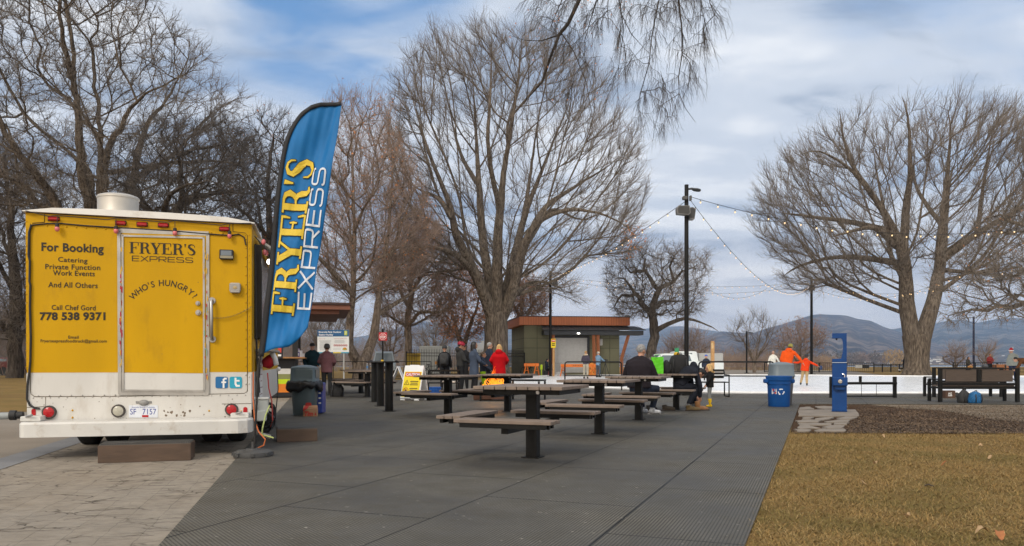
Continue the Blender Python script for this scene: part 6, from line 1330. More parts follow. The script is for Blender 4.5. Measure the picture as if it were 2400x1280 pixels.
# ---- black post-and-rail railing along the lawn edge
def railing(label, p0, p1, h, n, low=True, r=.024, grp=None, name='railing', mid=()):
    p0, p1 = Vector(p0), Vector(p1); root = thing(name, label, 'railing', (p0 + p1) / 2, group=grp); up = Vector((0, 0, 1)); d = (p1 - p0)
    mb = MB(); mb.tube([p0 + up * h, p1 + up * h], r, 8); 
    if low: mb.tube([p0 + up * .12, p1 + up * .12], r * .8, 6)
    for m in mid: mb.tube([p0 + up * m, p1 + up * m], r * .8, 6)
    mb.build('rail', TBLK, root, world=True)
    for i in range(n): q = p0 + d * (i / (n - 1)); mb = MB(); mb.tube([q, q + up * (h - .01)], r, 8); mb.build('post', TBLK, root, world=True)
    return root
w0, w1 = Wp(690, 849, 44), Wp(1010, 849, 44)
railing('thin black railing along the grass behind the tables at left', (w0.x, 44, .006), (w1.x, 44, .006), 1.10, 8, True, .02)
# rounded tube barriers at the rink edge
def hoop(label, x0, x1, z, ztop=1.08, low=.45):
    a, b = Wp(x0, 849, z), Wp(x1, 849, z); root = thing('hoop_railing', label, 'railing', ((a.x + b.x) / 2, z, Z0), group='rounded tube railings at the rink edge'); rr = .10
    P = [(a.x, z, Z0), (a.x, z, ztop - rr)] + [(a.x + rr - rr * math.cos(t), z, ztop - rr + rr * math.sin(t)) for t in (.4, .8, 1.2)] + [(a.x + rr, z, ztop), (b.x - rr, z, ztop)] + [(b.x - rr + rr * math.sin(t), z, ztop - rr + rr * math.cos(t)) for t in (.4, .8, 1.2)] + [(b.x, z, ztop - rr), (b.x, z, Z0)]
    mb = MB(); mb.tube(P, .025, 8); mb.build('hoop', TBLK, root, world=True, smooth=50); mb = MB(); mb.tube([(a.x, z, low), (b.x, z, low)], .02, 8); mb.build('cross_rail', TBLK, root, world=True); return root
hoop('tube railing before the green building, left of the seated man', 1324, 1457, 28.5, low=.57); hoop('tube railing behind the toddler, ending at the blue bin', 1638, 1814, 25.0, low=.62)

# ---- steel bench beside the toddler; steel frame bench by the fountain; bench beside the fire
def slat_bench(label, x0, x1, z, face=1, zs=.44, zb=.80, grp=None, rz=0.0):
    a, b = Wp(x0, 849, z), Wp(x1, 849, z); w = b.x - a.x; root = thing('steel_bench', label, 'bench', ((a.x + b.x) / 2, z, Z0), rz, grp)
    mb = MB()
    for q in range(5): mb.box((0, -.20 * face + q * .1 * face, zs), (w, .06, .03), bev=.005)
    mb.build('seat', TBLK, root); mb = MB()
    for q in range(3): mb.box((0, (.27 + q * .02) * face, zs + .14 + q * .11), (w, .03, .055), bev=.005)
    mb.box((0, .33 * face, zb), (w, .05, .05)); mb.build('backrest', TBLK, root)
    for s in (-1, 1):
        x = s * (w / 2 + .02); mb = MB(); mb.tube([(x, -.24 * face, .02), (x, -.24 * face, .66), (x, .25 * face, .66), (x, .35 * face, zb + .02)], .02, 6); mb.tube([(x, -.24 * face, .02), (x, .26 * face, .02), (x, .26 * face, zs), (x, -.24 * face, zs)], .02, 6); mb.build('end_frame', TBLK, root)
    return root
slat_bench('black slatted steel bench behind the toddler in yellow boots', 1628, 1702, 23.3)
slat_bench('black slatted steel bench left of the fire, with a blue crate beneath', 1003, 1072, 22.6, -1, rz=.25)
a, b = Wp(1948, 849, 22.6), Wp(2097, 849, 22.6); fb = thing('frame_bench', 'low black steel rack standing behind the blue fountain', 'bench', ((a.x + b.x) / 2, 22.6, Z0))
for x in (a.x, b.x): mb = MB(); mb.box((x, 22.6, .335), (.08, .10, .62), bev=.006); mb.build('post', TBLK, fb, world=True)
mb = MB(); mb.box(((a.x + b.x) / 2, 22.6, .45), (b.x - a.x, .30, .07), bev=.006); mb.box((Wp(2020, 849, 22.6).x, 22.7, .56), (.07, .05, .19)); mb.box(((a.x + b.x) / 2, 22.6, .07), (b.x - a.x, .05, .035)); 
for x in (2019, 2054): mb.cyl((Wp(x, 849, 22.6).x, 22.6, .07), (Wp(x, 849, 22.6).x, 22.6, .43), .008, n=6)
mb.build('rail', TBLK, fb, world=True)
mb = MB(); q_ = Gp(1953, 930, Z0) + Vector((.02, .1, .07)); mb.ell(q_, (.10, .08, .09), 10, 7); tag(mb.build('small_bag', BLACKP, origin=q_, smooth=True), 'small black bag left under the low steel rack', 'bag')
# metal side table near the fire (thin frame)
def frame_table(label, px, py, w, d, h, rz):
    p = Gp(px, py, Z0); root = thing('frame_table', label, 'table', (p.x, p.y, Z0), rz); mb = MB(); mb.box((0, 0, h), (w, d, .04), bev=.005); mb.build('table_top', TBLK, root)
    for x in (-1, 1):
        for y in (-1, 1): mb = MB(); mb.box((x * (w / 2 - .03), y * (d / 2 - .03), h / 2 - .01), (.045, .045, h - .03)); mb.build('leg', TBLK, root)
frame_table('thin legged black metal table right of the fire, before the ice', 1232, 938, 1.0, .6, .55, -.35)
# ---- brown backed benches facing the ice
def park_bench(loc, label, rz):
    root = thing('park_bench', label, 'bench', loc, rz, 'brown backed benches facing the ice'); w = 2.1
    for s in (-1, 1):
        x = s * (w / 2 - .045); mb = MB(); mb.box((x, 0, .44), (.09, .07, .86), bev=.005); mb.box((x, .52, .30), (.07, .07, .58), bev=.005); mb.box((x, .26, .60), (.07, .50, .035), bev=.004); mb.box((x, .26, .38), (.06, .46, .05)); mb.build('end_frame', TBLK, root)
    mb = MB(); mb.box((0, .0, .475), (w - .18, .055, .06)); mb.box((0, 0, .875), (w, .09, .03), bev=.004); mb.box((0, 0, .69), (.10, .06, .33)); mb.box((0, .03, .38), (w - .18, .05, .07)); mb.build('rail', TBLK, root)
    for s in (-1, 1): mb = MB(); mb.box((s * .475, -.005, .69), (.80, .035, .30), bev=.004); mb.build('back_panel', WOODD, root)
    mb = MB()
    for q in range(4): mb.box((0, .09 + q * .12, .425), (w - .2, .105, .035), bev=.004)
    mb.build('seat', WOODC, root); return root
pb = park_bench((Wp(2294, 849, 20.0).x, 20.0, Z0), 'front brown backed bench at right with bags beneath', R(0)); dup(pb, (Wp(2268, 849, 22.9).x, 22.9, Z0), 0, 'rear brown backed bench, half hidden behind the front bench')
# bags under the benches
def soft_bag(name, label, p, w, d, h, m, seed=0, straps=True, cat='bag', top=.7):
    rs = random.Random(seed); mb = MB(); prof = [(.0, 0), (.92, 0), (1.0, .08), (1.02, .35), (.95, .6), (top, .88), (top * .55, .98), (0, 1.0)]; n = 20; vs = []; ph = rs.uniform(0, 6)
    for r_, z in prof:
        for i in range(n):
            t = 2 * math.pi * i / n; q = 1 / (abs(math.cos(t)) ** 3 + abs(math.sin(t)) ** 3) ** (1 / 3); k_ = 1 + .05 * math.sin(3 * t + ph + z * 5) + .03 * math.sin(7 * t + z * 9); vs.append((r_ * q * k_ * w / 2 * math.cos(t), r_ * q * k_ * d / 2 * math.sin(t), z * h * (1 + .03 * math.sin(2 * t + ph))))
    mb.add(vs, [(i * n + k_, i * n + (k_ + 1) % n, (i + 1) * n + (k_ + 1) % n, (i + 1) * n + k_) for i in range(len(prof) - 1) for k_ in range(n)])
    root = thing(name, label, cat, p, rs.uniform(-.3, .3)); mb.build('sack', m, root, smooth=True)
    if straps:
        mb = MB(); mb.tube([(-.12 * w, -d * .1, h * .93), (-.08 * w, -d * .12, h * 1.08), (.08 * w, -d * .12, h * 1.08), (.12 * w, -d * .1, h * .93)], .012, 6); mb.tube([(-w * .3, -d * .47, h * .75), (-w * .33, -d * .55, h * .4), (-w * .3, -d * .5, h * .1)], .014, 6); mb.tube([(w * .3, -d * .47, h * .75), (w * .33, -d * .55, h * .4), (w * .3, -d * .5, h * .1)], .014, 6); mb.build('strap', BLACKP, root, smooth=True)
    return root
FAB = lambda n, c: mat(n, c, .85, var=.2, scale=9, bump=.35, bscale=14)
soft_bag('backpack', 'dark grey backpack slumped under the front brown bench', Gp(2259, 944, Z0), .30, .26, .36, FAB('fab_grey', (.035, .035, .036)), 1, top=.35); soft_bag('tote_bag', 'blue patterned bag under the front brown bench', Gp(2285, 945, Z0), .30, .24, .30, mat('fab_blue', (.012, .10, .25), .7, var=.6, scale=40), 2, top=.8); soft_bag('small_bag', 'little black bag beside the brown carton under the benches', Gp(2242, 931, Z0), .16, .14, .14, BLACKP, 3, False)
q_ = Gp(2223, 933, Z0); bxc = thing('brown_carton', 'brown carton with a white mark under the left end of the benches', 'carton', q_); mb = MB(); mb.box((0, 0, .11), (.29, .2, .22), bev=.004); mb.build('box', mat('carton_brown', (.085, .045, .028), .7, var=.15), bxc)
mb = MB(); text_on(mb, 'AG', lambda u, v: Vector((-.07 + .11 * u, -.103, .10 + .07 * v)), .03); mb.box((-.01, -.1025, .07), (.12, .002, .02)); mb.build('lettering', WHITE, bxc)
p = Wp(2275, 866, 20.0); mb = MB(); mb.ell((p.x, 20.0, .95), (.06, .045, .04), 10, 7); mb.ell((p.x - .05, 20, .945), (.03, .03, .03), 8, 6); tag(mb.build('fur_toy', mat('fur_tan', (.30, .15, .05), .95, var=.4, scale=30, bump=.5), origin=(p.x, 20, .914), smooth=True), 'small tan furry thing lying on the top rail of the front bench', 'toy')
mb = MB(); p = Wp(2265, 903, 20.25); mb.box((p.x, 20.28, .462), (.36, .16, .035), bev=.012); tag(mb.build('folded_cloth', mat('cloth_tan', (.42, .27, .10), .9, var=.3), origin=(p.x, 20.28, .445)), 'flat tan package lying on the seat of the front bench', 'package')
# backpack beside the couple
soft_bag('backpack', 'black backpack standing on the ground beside the woman in pink', Gp(790, 931, .006), .40, .28, .46, FAB('fab_black', (.014, .014, .015)), 5, top=.6)
# ---- bags on the picnic table
T6top = T6 + Vector((0, 0, .796))
p = Wp(1540, 876, T6.y - .1); root = thing('shopping_bag', 'bright green shopping bag standing on the picnic table', 'bag', (p.x, p.y, T6top.z)); mb = MB()
w, d, h = .25, .15, .36; vs = []; n = 12
for j in range(7):
    for i in range(n):
        t = 2 * math.pi * i / n + .26; qx, qy = math.copysign(min(1, abs(math.cos(t)) * 1.5), math.cos(t)), math.copysign(min(1, abs(math.sin(t)) * 1.5), math.sin(t)); z = j / 6
        vs.append((qx * w / 2 * (1 + .02 * math.sin(j * 2 + i)), qy * d / 2 * (1 + .06 * math.sin(j * 1.7 + i * 2)), z * h + (.012 * math.sin(i * 1.3) if j == 6 else 0)))
mb.add(vs, [tuple(range(n - 1, -1, -1))] + [(j * n + i, j * n + (i + 1) % n, (j + 1) * n + (i + 1) % n, (j + 1) * n + i) for j in range(6) for i in range(n)]); mb.build('sack', mat('bag_green', (.10, .55, .012), .5, var=.08, bump=.3, bscale=10), root)
mb = MB(); mb.tube([(-.07, -.07, h - .01), (-.06, -.08, h + .05), (.05, -.08, h + .05), (.07, -.07, h - .01)], .007, 5); mb.build('handle', mat('bag_green', None), root)
soft_bag('holdall', 'large black bag with straps standing on the picnic table', (Wp(1592, 849, T6.y).x, T6.y + .02, T6top.z), .44, .3, .42, FAB('fab_black', None), 9, top=.75); soft_bag('holdall', 'lower black bag wedged between green bag and large black bag', (Wp(1562, 849, T6.y).x, T6.y + .05, T6top.z), .26, .26, .27, FAB('fab_black', None), 10, top=.8)
mb = MB(); p = Wp(1587, 836, T6.y); mb.ell((p.x, T6.y + .05, T6top.z + .43), (.07, .05, .045), 9, 6); tag(mb.build('yellow_pouch', mat('pouch_yellow', (.60, .38, .03), .7, var=.2), origin=(p.x, T6.y, T6top.z + .4), smooth=True), 'yellow pouch on top of the large black bag', 'pouch')
# blue bowl-like bag on a seat, pale container beside it
mb = MB(); p = Gp(1452, 935, Z0); p.z = .49; mb.lathe([(.05, 0), (.06, .01), (.10, .16), (.092, .16), (.055, .02), (0, .018)], p, 18); tag(mb.build('blue_bucket', mat('bucket_blue', (.02, .17, .55), .45), origin=p, smooth=40), 'small bright blue tub on a seat beside the man in black', 'tub')
mb = MB(); p = p + Vector((-.24, .1, 0)); mb.box(p + Vector((0, 0, .09)), (.17, .13, .17), bev=.02); tag(mb.build('glass_jar', mat('jar_pale', (.42, .45, .43), .2, trans=.3, var=.1), origin=p), 'pale clear box beside the small blue tub', 'box')
mb = MB(); p = Gp(1018, 931, Z0); mb.box(p + Vector((0, .2, .14)), (.33, .26, .27), bev=.015); mb.box(p + Vector((0, .2, .285)), (.35, .28, .03), bev=.008); tag(mb.build('blue_crate', mat('crate_bright', (.012, .10, .42), .4, var=.3, scale=14), origin=p), 'blue plastic crate under the bench left of the fire', 'crate')
mb = MB(); p = Wp(1048, 873, 22.4); mb.box((p.x, 22.5, .50), (.30, .18, .06), bev=.02); mb.box((p.x + .16, 22.4, .49), (.16, .14, .04), bev=.015); tag(mb.build('gloves', mat('glove_pale', (.5, .47, .43), .8, var=.2), origin=(p.x, 22.5, .46)), 'pale folded things lying on the bench left of the fire', 'clothing')

# ---- bins and drinking fountain by the lawn
RB = mat('recycle_blue', (.003, .062, .24), .5, var=.1, scale=5, spec=.3, dirt=(.03, .08, .19), dirt_amt=.5)
p = Gp(1834, 954, Z0); rb = thing('recycling_bin', 'blue recycling bin with white arrows symbol, in front of the grey bin', 'bin', (p.x, p.y + .24, Z0))
mb = MB(); mb.lathe([(0, 0), (.235, 0), (.242, .02), (.262, .52), (.275, .525), (.278, .60), (.262, .61)], n=36); mb.lathe([(.262, .605), (.292, .615), (.297, .665), (.305, .70), (.305, .715), (.28, .722), (.265, .70), (.25, .60), (.0, .2)], n=36); mb.build('body', RB, rb, smooth=35)
for s in (-1, 1): mb = MB(); mb.box((s * .31, 0, .60), (.09, .15, .10), bev=.02); mb.build('handle', RB, rb)
mb = MB()
for k_ in range(3):            # three chasing arrows
    th = R(90 + 120 * k_)
    for t0, t1 in ((-.60, .30),):
        P = [th + t0 + (t1 - t0) * q / 4 for q in range(5)]; rr_ = .062
        pts2 = [(rr_ * math.cos(t), rr_ * math.sin(t)) for t in P]
        for a_, b_ in zip(pts2[:-1], pts2[1:]):
            for_w = .011; d = Vector((b_[0] - a_[0], b_[1] - a_[1])).normalized(); n_ = Vector((-d.y, d.x)) * for_w
            wrap = lambda x, z: Vector(((x - .035), -math.sqrt(max(.001, .2575 ** 2 - (x - .035) ** 2)) - .003, .355 + z)); mb.quad(*[wrap(*q) for q in ((a_[0] + n_.x, a_[1] + n_.y), (a_[0] - n_.x, a_[1] - n_.y), (b_[0] - n_.x, b_[1] - n_.y), (b_[0] + n_.x, b_[1] + n_.y))])
        e = pts2[-1]; d = Vector((pts2[-1][0] - pts2[-2][0], pts2[-1][1] - pts2[-2][1])).normalized(); n_ = Vector((-d.y, d.x)) * .024; mb.quad(wrap(e[0] + n_.x, e[1] + n_.y), wrap(e[0] - n_.x, e[1] - n_.y), wrap(e[0] + d.x * .035, e[1] + d.y * .035))
mb.build('recycling_symbol', mat('symbol_white', (.70, .74, .80), .5, var=0), rb)
mb = MB()
for x0, z0, w, h, m in ((-.215, .30, .085, .14, 0), (-.205, .37, .02, .05, 1), (-.175, .37, .025, .05, 2), (-.205, .31, .025, .04, 2), (-.17, .31, .03, .04, 1)):
    wr = lambda x, z, o: Vector((x, -math.sqrt(max(.001, .257 ** 2 - x ** 2)) - o, z)); o = .002 if m == 0 else .004; mb.use(m).quad(wr(x0, z0, o), wr(x0 + w, z0, o), wr(x0 + w, z0 + h, o), wr(x0, z0 + h, o))
o = mb.build('sticker', [WHITE, KRED, mat('sticker_grey', (.35, .33, .42), .6, var=0)], rb); o['kind'] = 'stuff'
p = Gp(1850, 952, Z0); gutter_bin('litter_bin', 'grey litter bin with domed lid behind the blue recycling bin', (p.x, p.y + .55, Z0), False, 1.06, mat('lid_slate', (.135, .17, .195), .45, var=.06), mat('bin_slate', (.105, .105, .11), .5, var=.06), False)
fp_ = Gp(1974, 966, .03); fo = thing('drinking_fountain', 'tall blue bottle filler and drinking fountain on the flagstones', 'drinking fountain', (fp_.x, fp_.y + .14, .04), R(-23))
FBL = mat('fountain_blue', (.001, .046, .19), .4, var=.12, scale=6, spec=.3, dirt=(.02, .06, .16), dirt_amt=.5); CHR = mat('chrome', (.6, .6, .6), .15, metal=1.0, var=0)
mb = MB(); mb.box((0, 0, .51), (.285, .27, 1.00), bev=.015); mb.box((0, 0, .012), (.30, .30, .02)); mb.build('pedestal', FBL, fo)
mb = MB(); mb.box((-.0, 0, 1.065), (.28, .265, .075), bev=.008); pts = [(.14, 1.103), (-.13, 1.103), (.04, 1.103)]
prof = [(.14, 1.10), (.14, 1.635), (-.14, 1.635), (-.14, 1.53), (.03, 1.53), (.052, 1.50), (.066, 1.44), (.072, 1.36), (.066, 1.26), (.05, 1.18), (.03, 1.10)]
mb.prism([(x, -.13, z) for x, z in prof][::-1], (0, .26, 0)); mb.build('bottle_filler', FBL, fo)
mb = MB(); mb.box((0, 0, 1.022), (.288, .274, .012)); mb.build('seam_band', mat('seam_pale', (.45, .52, .62), .3, metal=.5, var=0), fo)
mb = MB(); mb.use(0).box((.015, -.20, .63), (.285, .18, .175), bev=.012); mb.prism([(-.115, -.14, .54), (.145, -.14, .54), (.10, -.14, .46), (-.07, -.14, .46)], (0, -.08, 0)); mb.build('basin', FBL, fo)
mb = MB(); mb.cyl((.015, -.29, .635), (.015, -.315, .635), .045, .04, 20); mb.cyl((.015, -.315, .635), (.015, -.33, .635), .028, .022, 16); mb.build('push_button', CHR, fo, smooth=40)
mb = MB(); mb.tube([(.095, -.2, .715), (.095, -.2, .76), (.08, -.2, .785), (.055, -.2, .78)], .016, 8); mb.build('spout', CHR, fo, smooth=40); mb = MB(); mb.cyl((-.055, 0, 1.53), (-.055, 0, 1.495), .022, .014, 10); mb.build('nozzle', BLACKP, fo)
for x, z in ((.145, .10), (.145, .55), (.145, .86)): mb = MB(); mb.ell((x, -.08, z), .012, 8, 5); mb.build('bolt', CHR, fo)

# ---- folding boards
def a_frame(label, p, w, h, sp, rz, face):
    root = thing('folding_board', label, 'sign', p, rz); lean = math.atan2(sp / 2, h); mats = [mat('board_white', (.70, .71, .72), .5, var=.04), mat('board_yellow', (.72, .55, .005), .45, var=.03), mat('board_red', (.50, .03, .01), .5, var=0), INK]
    for s in (-1, 1):
        M_ = Matrix.Translation((0, s * sp / 2, 0)) @ Matrix.Rotation(s * lean, 4, 'X'); mb = MB(); mb.T = M_; L_ = h / math.cos(lean); mb.use(0)
        mb.box((0, 0, L_ * .5 + .03), (w, .035, L_ - .06), bev=.006); 
        for x in (-1, 1): mb.box((x * (w / 2 - .08), 0, .02), (.13, .05, .04), bev=.008)
        if face and s == -1: mb.use(1).box((0, -.0185, L_ * .46), (w * .90, .004, L_ * .72)); mb.use(0).box((0, 0, L_ + .0), (w * .5, .03, .035)) 
        o = mb.build('panel', mats[:2], root)
        if face and s == -1:
            mb = MB(); mb.T = M_; mb.use(0).box((0, -.0215, L_ * .74), (w * .8, .003, L_ * .12)); mb.use(1); f = lambda u, v: Vector((-w * .36 + w * .72 * u, -.0245, L_ * .705 + L_ * .075 * v)); text_on(mb, 'CAUTION', f, .03)
            tri = lambda r_: [(-w * .26 + r_ * math.cos(R(90 + 120 * i)), 0, L_ * .49 + r_ * math.sin(R(90 + 120 * i))) for i in range(3)]
            mb.use(2); T3_ = tri(.085); 
            for i in range(3): mb.tube([Vector(T3_[i]) + Vector((0, -.023, 0)), Vector(T3_[(i + 1) % 3]) + Vector((0, -.023, 0))], .006, 4)
            mb.box((-w * .26, -.0225, L_ * .49), (.012, .003, .06))
            for cx, n, z in ((.13, 3, .54), (.13, 4, .34)):
                for q in range(n): mb.box((w * cx, -.0215, L_ * (z - q * .048)), (w * (.42 - .05 * (q % 2)), .003, .022))
            mb.use(0); c = Vector((-w * .26, -.023, L_ * .28)); mb.tube([c + Vector((.075 * math.cos(t), 0, .075 * math.sin(t))) for t in np.linspace(0, 2 * math.pi, 17)[:-1]], .008, 4, closed=True); mb.tube([c + Vector((-.05, 0, .05)), c + Vector((.05, 0, -.05))], .007, 4); mb.use(2).ell(c, (.035, .003, .03), 8, 5)
            mb.build('notice', [mats[2], mats[0], INK], root)
    return root
p = Gp(972, 938, Z0); a_frame('yellow caution board folded open like a tent, behind the left table', (p.x, p.y, Z0), .60, .95, .55, R(-24), True)
p = Gp(934, 897, .006); a_frame('plain white folding board seen edge-on at the lawn edge', (p.x, p.y, .006), .6, .84, .72, R(87), False)

# ---- fire pit with flames
fpx = Gp(1158, 938, Z0); fz = fpx.y; fire = thing('fire_pit', 'steel fire pit with burning wood between the woman in red and the woman in blue', 'fire pit', (fpx.x, fz, Z0))
mb = MB(); mb.use(0)
for x, y, w, d in ((0, -.34, .72, .03), (0, .34, .72, .03), (-.345, 0, .03, .65), (.345, 0, .03, .65)): mb.box((x, y, .22), (w, d, .36))
mb.box((0, 0, .10), (.64, .64, .03)); mb.build('fire_box', mat('rusty_steel', (.075, .032, .018), .8, var=.4, scale=6), fire); mb = MB()
for x in (-1, 1):
    for y in (-1, 1): mb.box((x * .36, y * .36, .25), (.05, .05, .5))
mb.build('leg_frame', TBLK, fire)
FLM = bpy.data.materials.new('flame'); FLM.use_nodes = True; nt = FLM.node_tree; nt.nodes.clear(); o_ = nt.nodes.new('ShaderNodeOutputMaterial'); e_ = nt.nodes.new('ShaderNodeEmission'); tc = nt.nodes.new('ShaderNodeTexCoord'); sp_ = nt.nodes.new('ShaderNodeSeparateXYZ'); rp = nt.nodes.new('ShaderNodeValToRGB'); no = nt.nodes.new('ShaderNodeTexNoise'); no.inputs['Scale'].default_value = 9; ad = nt.nodes.new('ShaderNodeMath'); ad.operation = 'MULTIPLY_ADD'; ad.inputs[1].default_value = .5
for a_, b_ in ((tc.outputs['Object'], sp_.inputs[0]), (tc.outputs['Object'], no.inputs['Vector']), (no.outputs[0], ad.inputs[0]), (sp_.outputs[2], ad.inputs[2]), (ad.outputs[0], rp.inputs[0]), (rp.outputs[0], e_.inputs[0]), (e_.outputs[0], o_.inputs[0])): nt.links.new(a_, b_)
cr = rp.color_ramp.elements; cr[0].position = .45; cr[0].color = (1, .50, .07, 1); cr[1].position = 1.15; cr[1].color = (1, .16, .01, 1); cr.new(.75).color = (1, .28, .02, 1); e_.inputs[1].default_value = 1.1
rs = random.Random(14); mb = MB()
for q in range(44):
    x, y = rs.gauss(0, .17), rs.gauss(0, .13); h = rs.uniform(.12, .52) * (1.2 - abs(x) * 2); z = rs.uniform(.22, .45); P = []; rr_ = []
    for t in np.linspace(0, 1, 7): P.append((x + .05 * math.sin(t * 5 + q), y + .04 * math.cos(t * 4 + q), z + h * t)); rr_.append(max(.002, .022 * math.sin(math.pi * min(1, t * .75 + .18)) ** 1.3 * rs.uniform(.7, 1.2) * (1 - t) ** .6))
    mb.tube(P, rr_, 6)
o = mb.build('flame', FLM, fire, smooth=True); o['kind'] = 'stuff'
for q in range(4): mb = MB(); a_ = q * .9; mb.cyl((-.25 * math.cos(a_), -.25 * math.sin(a_), .2 + .05 * q), (.25 * math.cos(a_), .25 * math.sin(a_), .22 + .05 * q), .05, n=8); mb.build('log', B_DARK, fire)
fl = bpy.data.lights.new('fire_glow', 'POINT'); fl.energy = 25; fl.color = (1, .45, .12); fl.shadow_soft_size = .2; flo = bpy.data.objects.new('fire_glow', fl); COL.objects.link(flo); flo.parent = fire; flo.location = (0, 0, .62)
mb = MB(); p_ = Gp(1130, 940, Z0); mb.box(p_ + Vector((0, .3, .2)), (.5, .06, .38), bev=.01); tag(mb.build('heat_shield', mat('rusty_steel', None), origin=p_), 'rusty brown steel plate beside the fire', 'steel plate')

# ---- lamp posts
def lamp_post(label, px, z, ytop, base_z, r, arm=(1, .55), box=None, spk=None, col=TBLK):
    x = Wp(px, 849, z).x; H = HCAM + (HOR - ytop) * z / F; root = thing('lamp_post', label, 'lamp post', (x, z, base_z), group='black lamp posts')
    mb = MB(); mb.cyl((0, 0, 0), (0, 0, H), r, r * .85, 16); mb.box((0, 0, .03), (r * 4.5, r * 4.5, .06), bev=.008); mb.build('pole', col, root, smooth=40)
    s, L_ = arm; lamp = MB(); zz = H - .12
    lamp.tube([(0, 0, zz - .02), (s * L_ * .45, 0, zz + .0)], .035, 8); k_ = [(.40, .04, .03), (.5, .10, .05), (.75, .13, .055), (.95, .10, .04), (1.0, .04, .02)]
    vs = []
    for t, w, h in k_:
        for i in range(10): a_ = 2 * math.pi * i / 10; vs.append((s * L_ * t, w * math.cos(a_), zz + h * math.sin(a_) - .06 * t))
    lamp.add(vs, [(j * 10 + i, j * 10 + (i + 1) % 10, (j + 1) * 10 + (i + 1) % 10, (j + 1) * 10 + i) for j in range(4) for i in range(10)] + [tuple(range(10)), tuple(range(49, 39, -1))]); lamp.build('lamp_head', mat('lamp_slate', (.05, .055, .06), .5, var=.1), root, smooth=40)
    if box:
        for (dx, dz, w, d, h, rx) in box: mb = MB(); M_ = Matrix.Rotation(rx, 3, 'X') @ Matrix.Rotation(.25, 3, 'Z'); mb.box((dx, -r - .1, H - dz), (w, d, h), rot=M_, bev=.02); mb.box((dx * .5, -r * .6, H - dz), (abs(dx) + .05, .06, .06)); mb.build('speaker_box', mat('speaker_grey', (.075, .075, .075), .5, var=.1), root)
    return root
zt = 24.3; pxm = F / zt
tall = lamp_post('tallest black lamp post carrying two grey loudspeakers, by the tables', 1609, zt, 435, Z0, .075, (1, .45))
H = HCAM + (HOR - 435) / pxm
def px2(px, py): return ((px - 1609) / pxm, HCAM + (HOR - py) / pxm - Z0)
SPK = mat('loudspeaker_grey', (.15, .15, .15), .5, var=.08, scale=5); GRL = mat('loudspeaker_grille', (.055, .055, .055), .7, var=.1)
def loudspeaker(pts, dy, th, m0):
    P = [px2(*p) for p in pts]; mb = MB(); mb.use(0).prism([(x, dy, z) for x, z in P], (0, th, 0)); cx, cz = sum(p[0] for p in P) / len(P), sum(p[1] for p in P) / len(P); mb.use(1).prism([(cx + (x - cx) * .86, dy - .004, cz + (z - cz) * .84) for x, z in P], (0, .006, 0)); mb.build('loudspeaker', [SPK, GRL], tall)
loudspeaker([(1583, 505), (1609, 508), (1614, 503), (1611, 486), (1586, 486), (1582, 492)], -.30, .26, 0); loudspeaker([(1615, 515), (1626, 515), (1629, 492), (1622, 487), (1615, 488)], -.12, .30, 0)
mb = MB(); x, z = px2(1605, 466); mb.box((x - .02, -.1, z), (.16, .12, .12), bev=.02); x, z = px2(1617, 466); mb.box((x, -.08, z), (.07, .09, .16), bev=.01); x, z = px2(1610, 495); mb.box((x, -.09, z), (.24, .05, .05)); mb.build('bracket', mat('speaker_grey', (.075, .075, .075), .5, var=.1), tall)
l2 = lamp_post('black lamp post with flood lamp and yellow notice, in front of the building', 1290, 57, 636, .006, .11, (1, .85), [(.35, .95, .34, .16, .40, .2)])
l3 = lamp_post('black lamp post with small box, left of the great tree', 1902, 66, 655, .008, .12, (-1, .7), [(-.05, .75, .36, .3, .5, 0)])
l4 = lamp_post('thin black lamp post behind the orange skaters, hooked to the right', 1750, 73, 776, .0, .08, (1, .6))
l5 = lamp_post('dark blue lamp post behind the brown benches', 2282, 92, 742, 0, .13, (-1, .7), col=mat('pole_navy', (.014, .018, .045), .5))
l6 = None
for lm in (l4, l5):
    pass
# bulb strings: catenaries slung between the posts
BULB = mat('lit_bulb', (1, .8, .5), .3, var=0, emit=(1.0, .55, .19), estr=.6); SOCK = mat('socket_black', (.015, .014, .013), .6, var=0)
bm0 = MB(); bm0.ell((0, 0, -.03), (1, 1, 1.25), 8, 6); bmesh_b = bm0.build('bulb', BULB); bulb_me = bmesh_b.data; bpy.data.objects.remove(bmesh_b)
def string_lights(label, A, Bq, sag, n, r, wire=.011, mid=None):
    A, Bq = Vector(A), Vector(Bq); root = thing('string_lights', label, 'string lights', (A + Bq) / 2, group='warm bulb strings over the rink'); mb = MB(); P = []
    for t in np.linspace(0, 1, 60): P.append(A.lerp(Bq, t) - Vector((0, 0, 4 * sag * t * (1 - t))))
    mb.tube(P, wire, 5); BP = []
    for i in range(n):
        t = (i + .6) / n; p = A.lerp(Bq, t) - Vector((0, 0, 4 * sag * t * (1 - t))); p.z += .02 * math.sin(i * 2.3); rr_ = r; mb.cyl(p, p - Vector((0, 0, rr_ * 2.6)), wire * .8, n=4); mb.cyl(p - Vector((0, 0, rr_ * 1.2)), p - Vector((0, 0, rr_ * 2.9)), rr_ * .62, n=6); BP.append(p - Vector((0, 0, rr_ * 3.7)))
    o = mb.build('wire', SOCK, root, world=True)
    for p in BP: b = bpy.data.objects.new('bulb', bulb_me); COL.objects.link(b); b.parent = root; b.location = p - root.location; b.scale = (r, r, r)
TP0 = Wp(1609, 463, zt)
string_lights('bulb string running right from the tall post into the great tree', Wp(1617, 461, zt), Wp(2560, 500, 30), 1.0, 28, .024, .009)
string_lights('bulb string falling steeply from the tall post to the far post at right', Wp(1617, 468, zt), Wp(1902, 664, 66), 1.75, 36, .022, .009)
string_lights('bulb string falling left from the tall post to the post by the building', Wp(1604, 474, zt), Wp(1292, 647, 57), .35, 28, .022, .009)
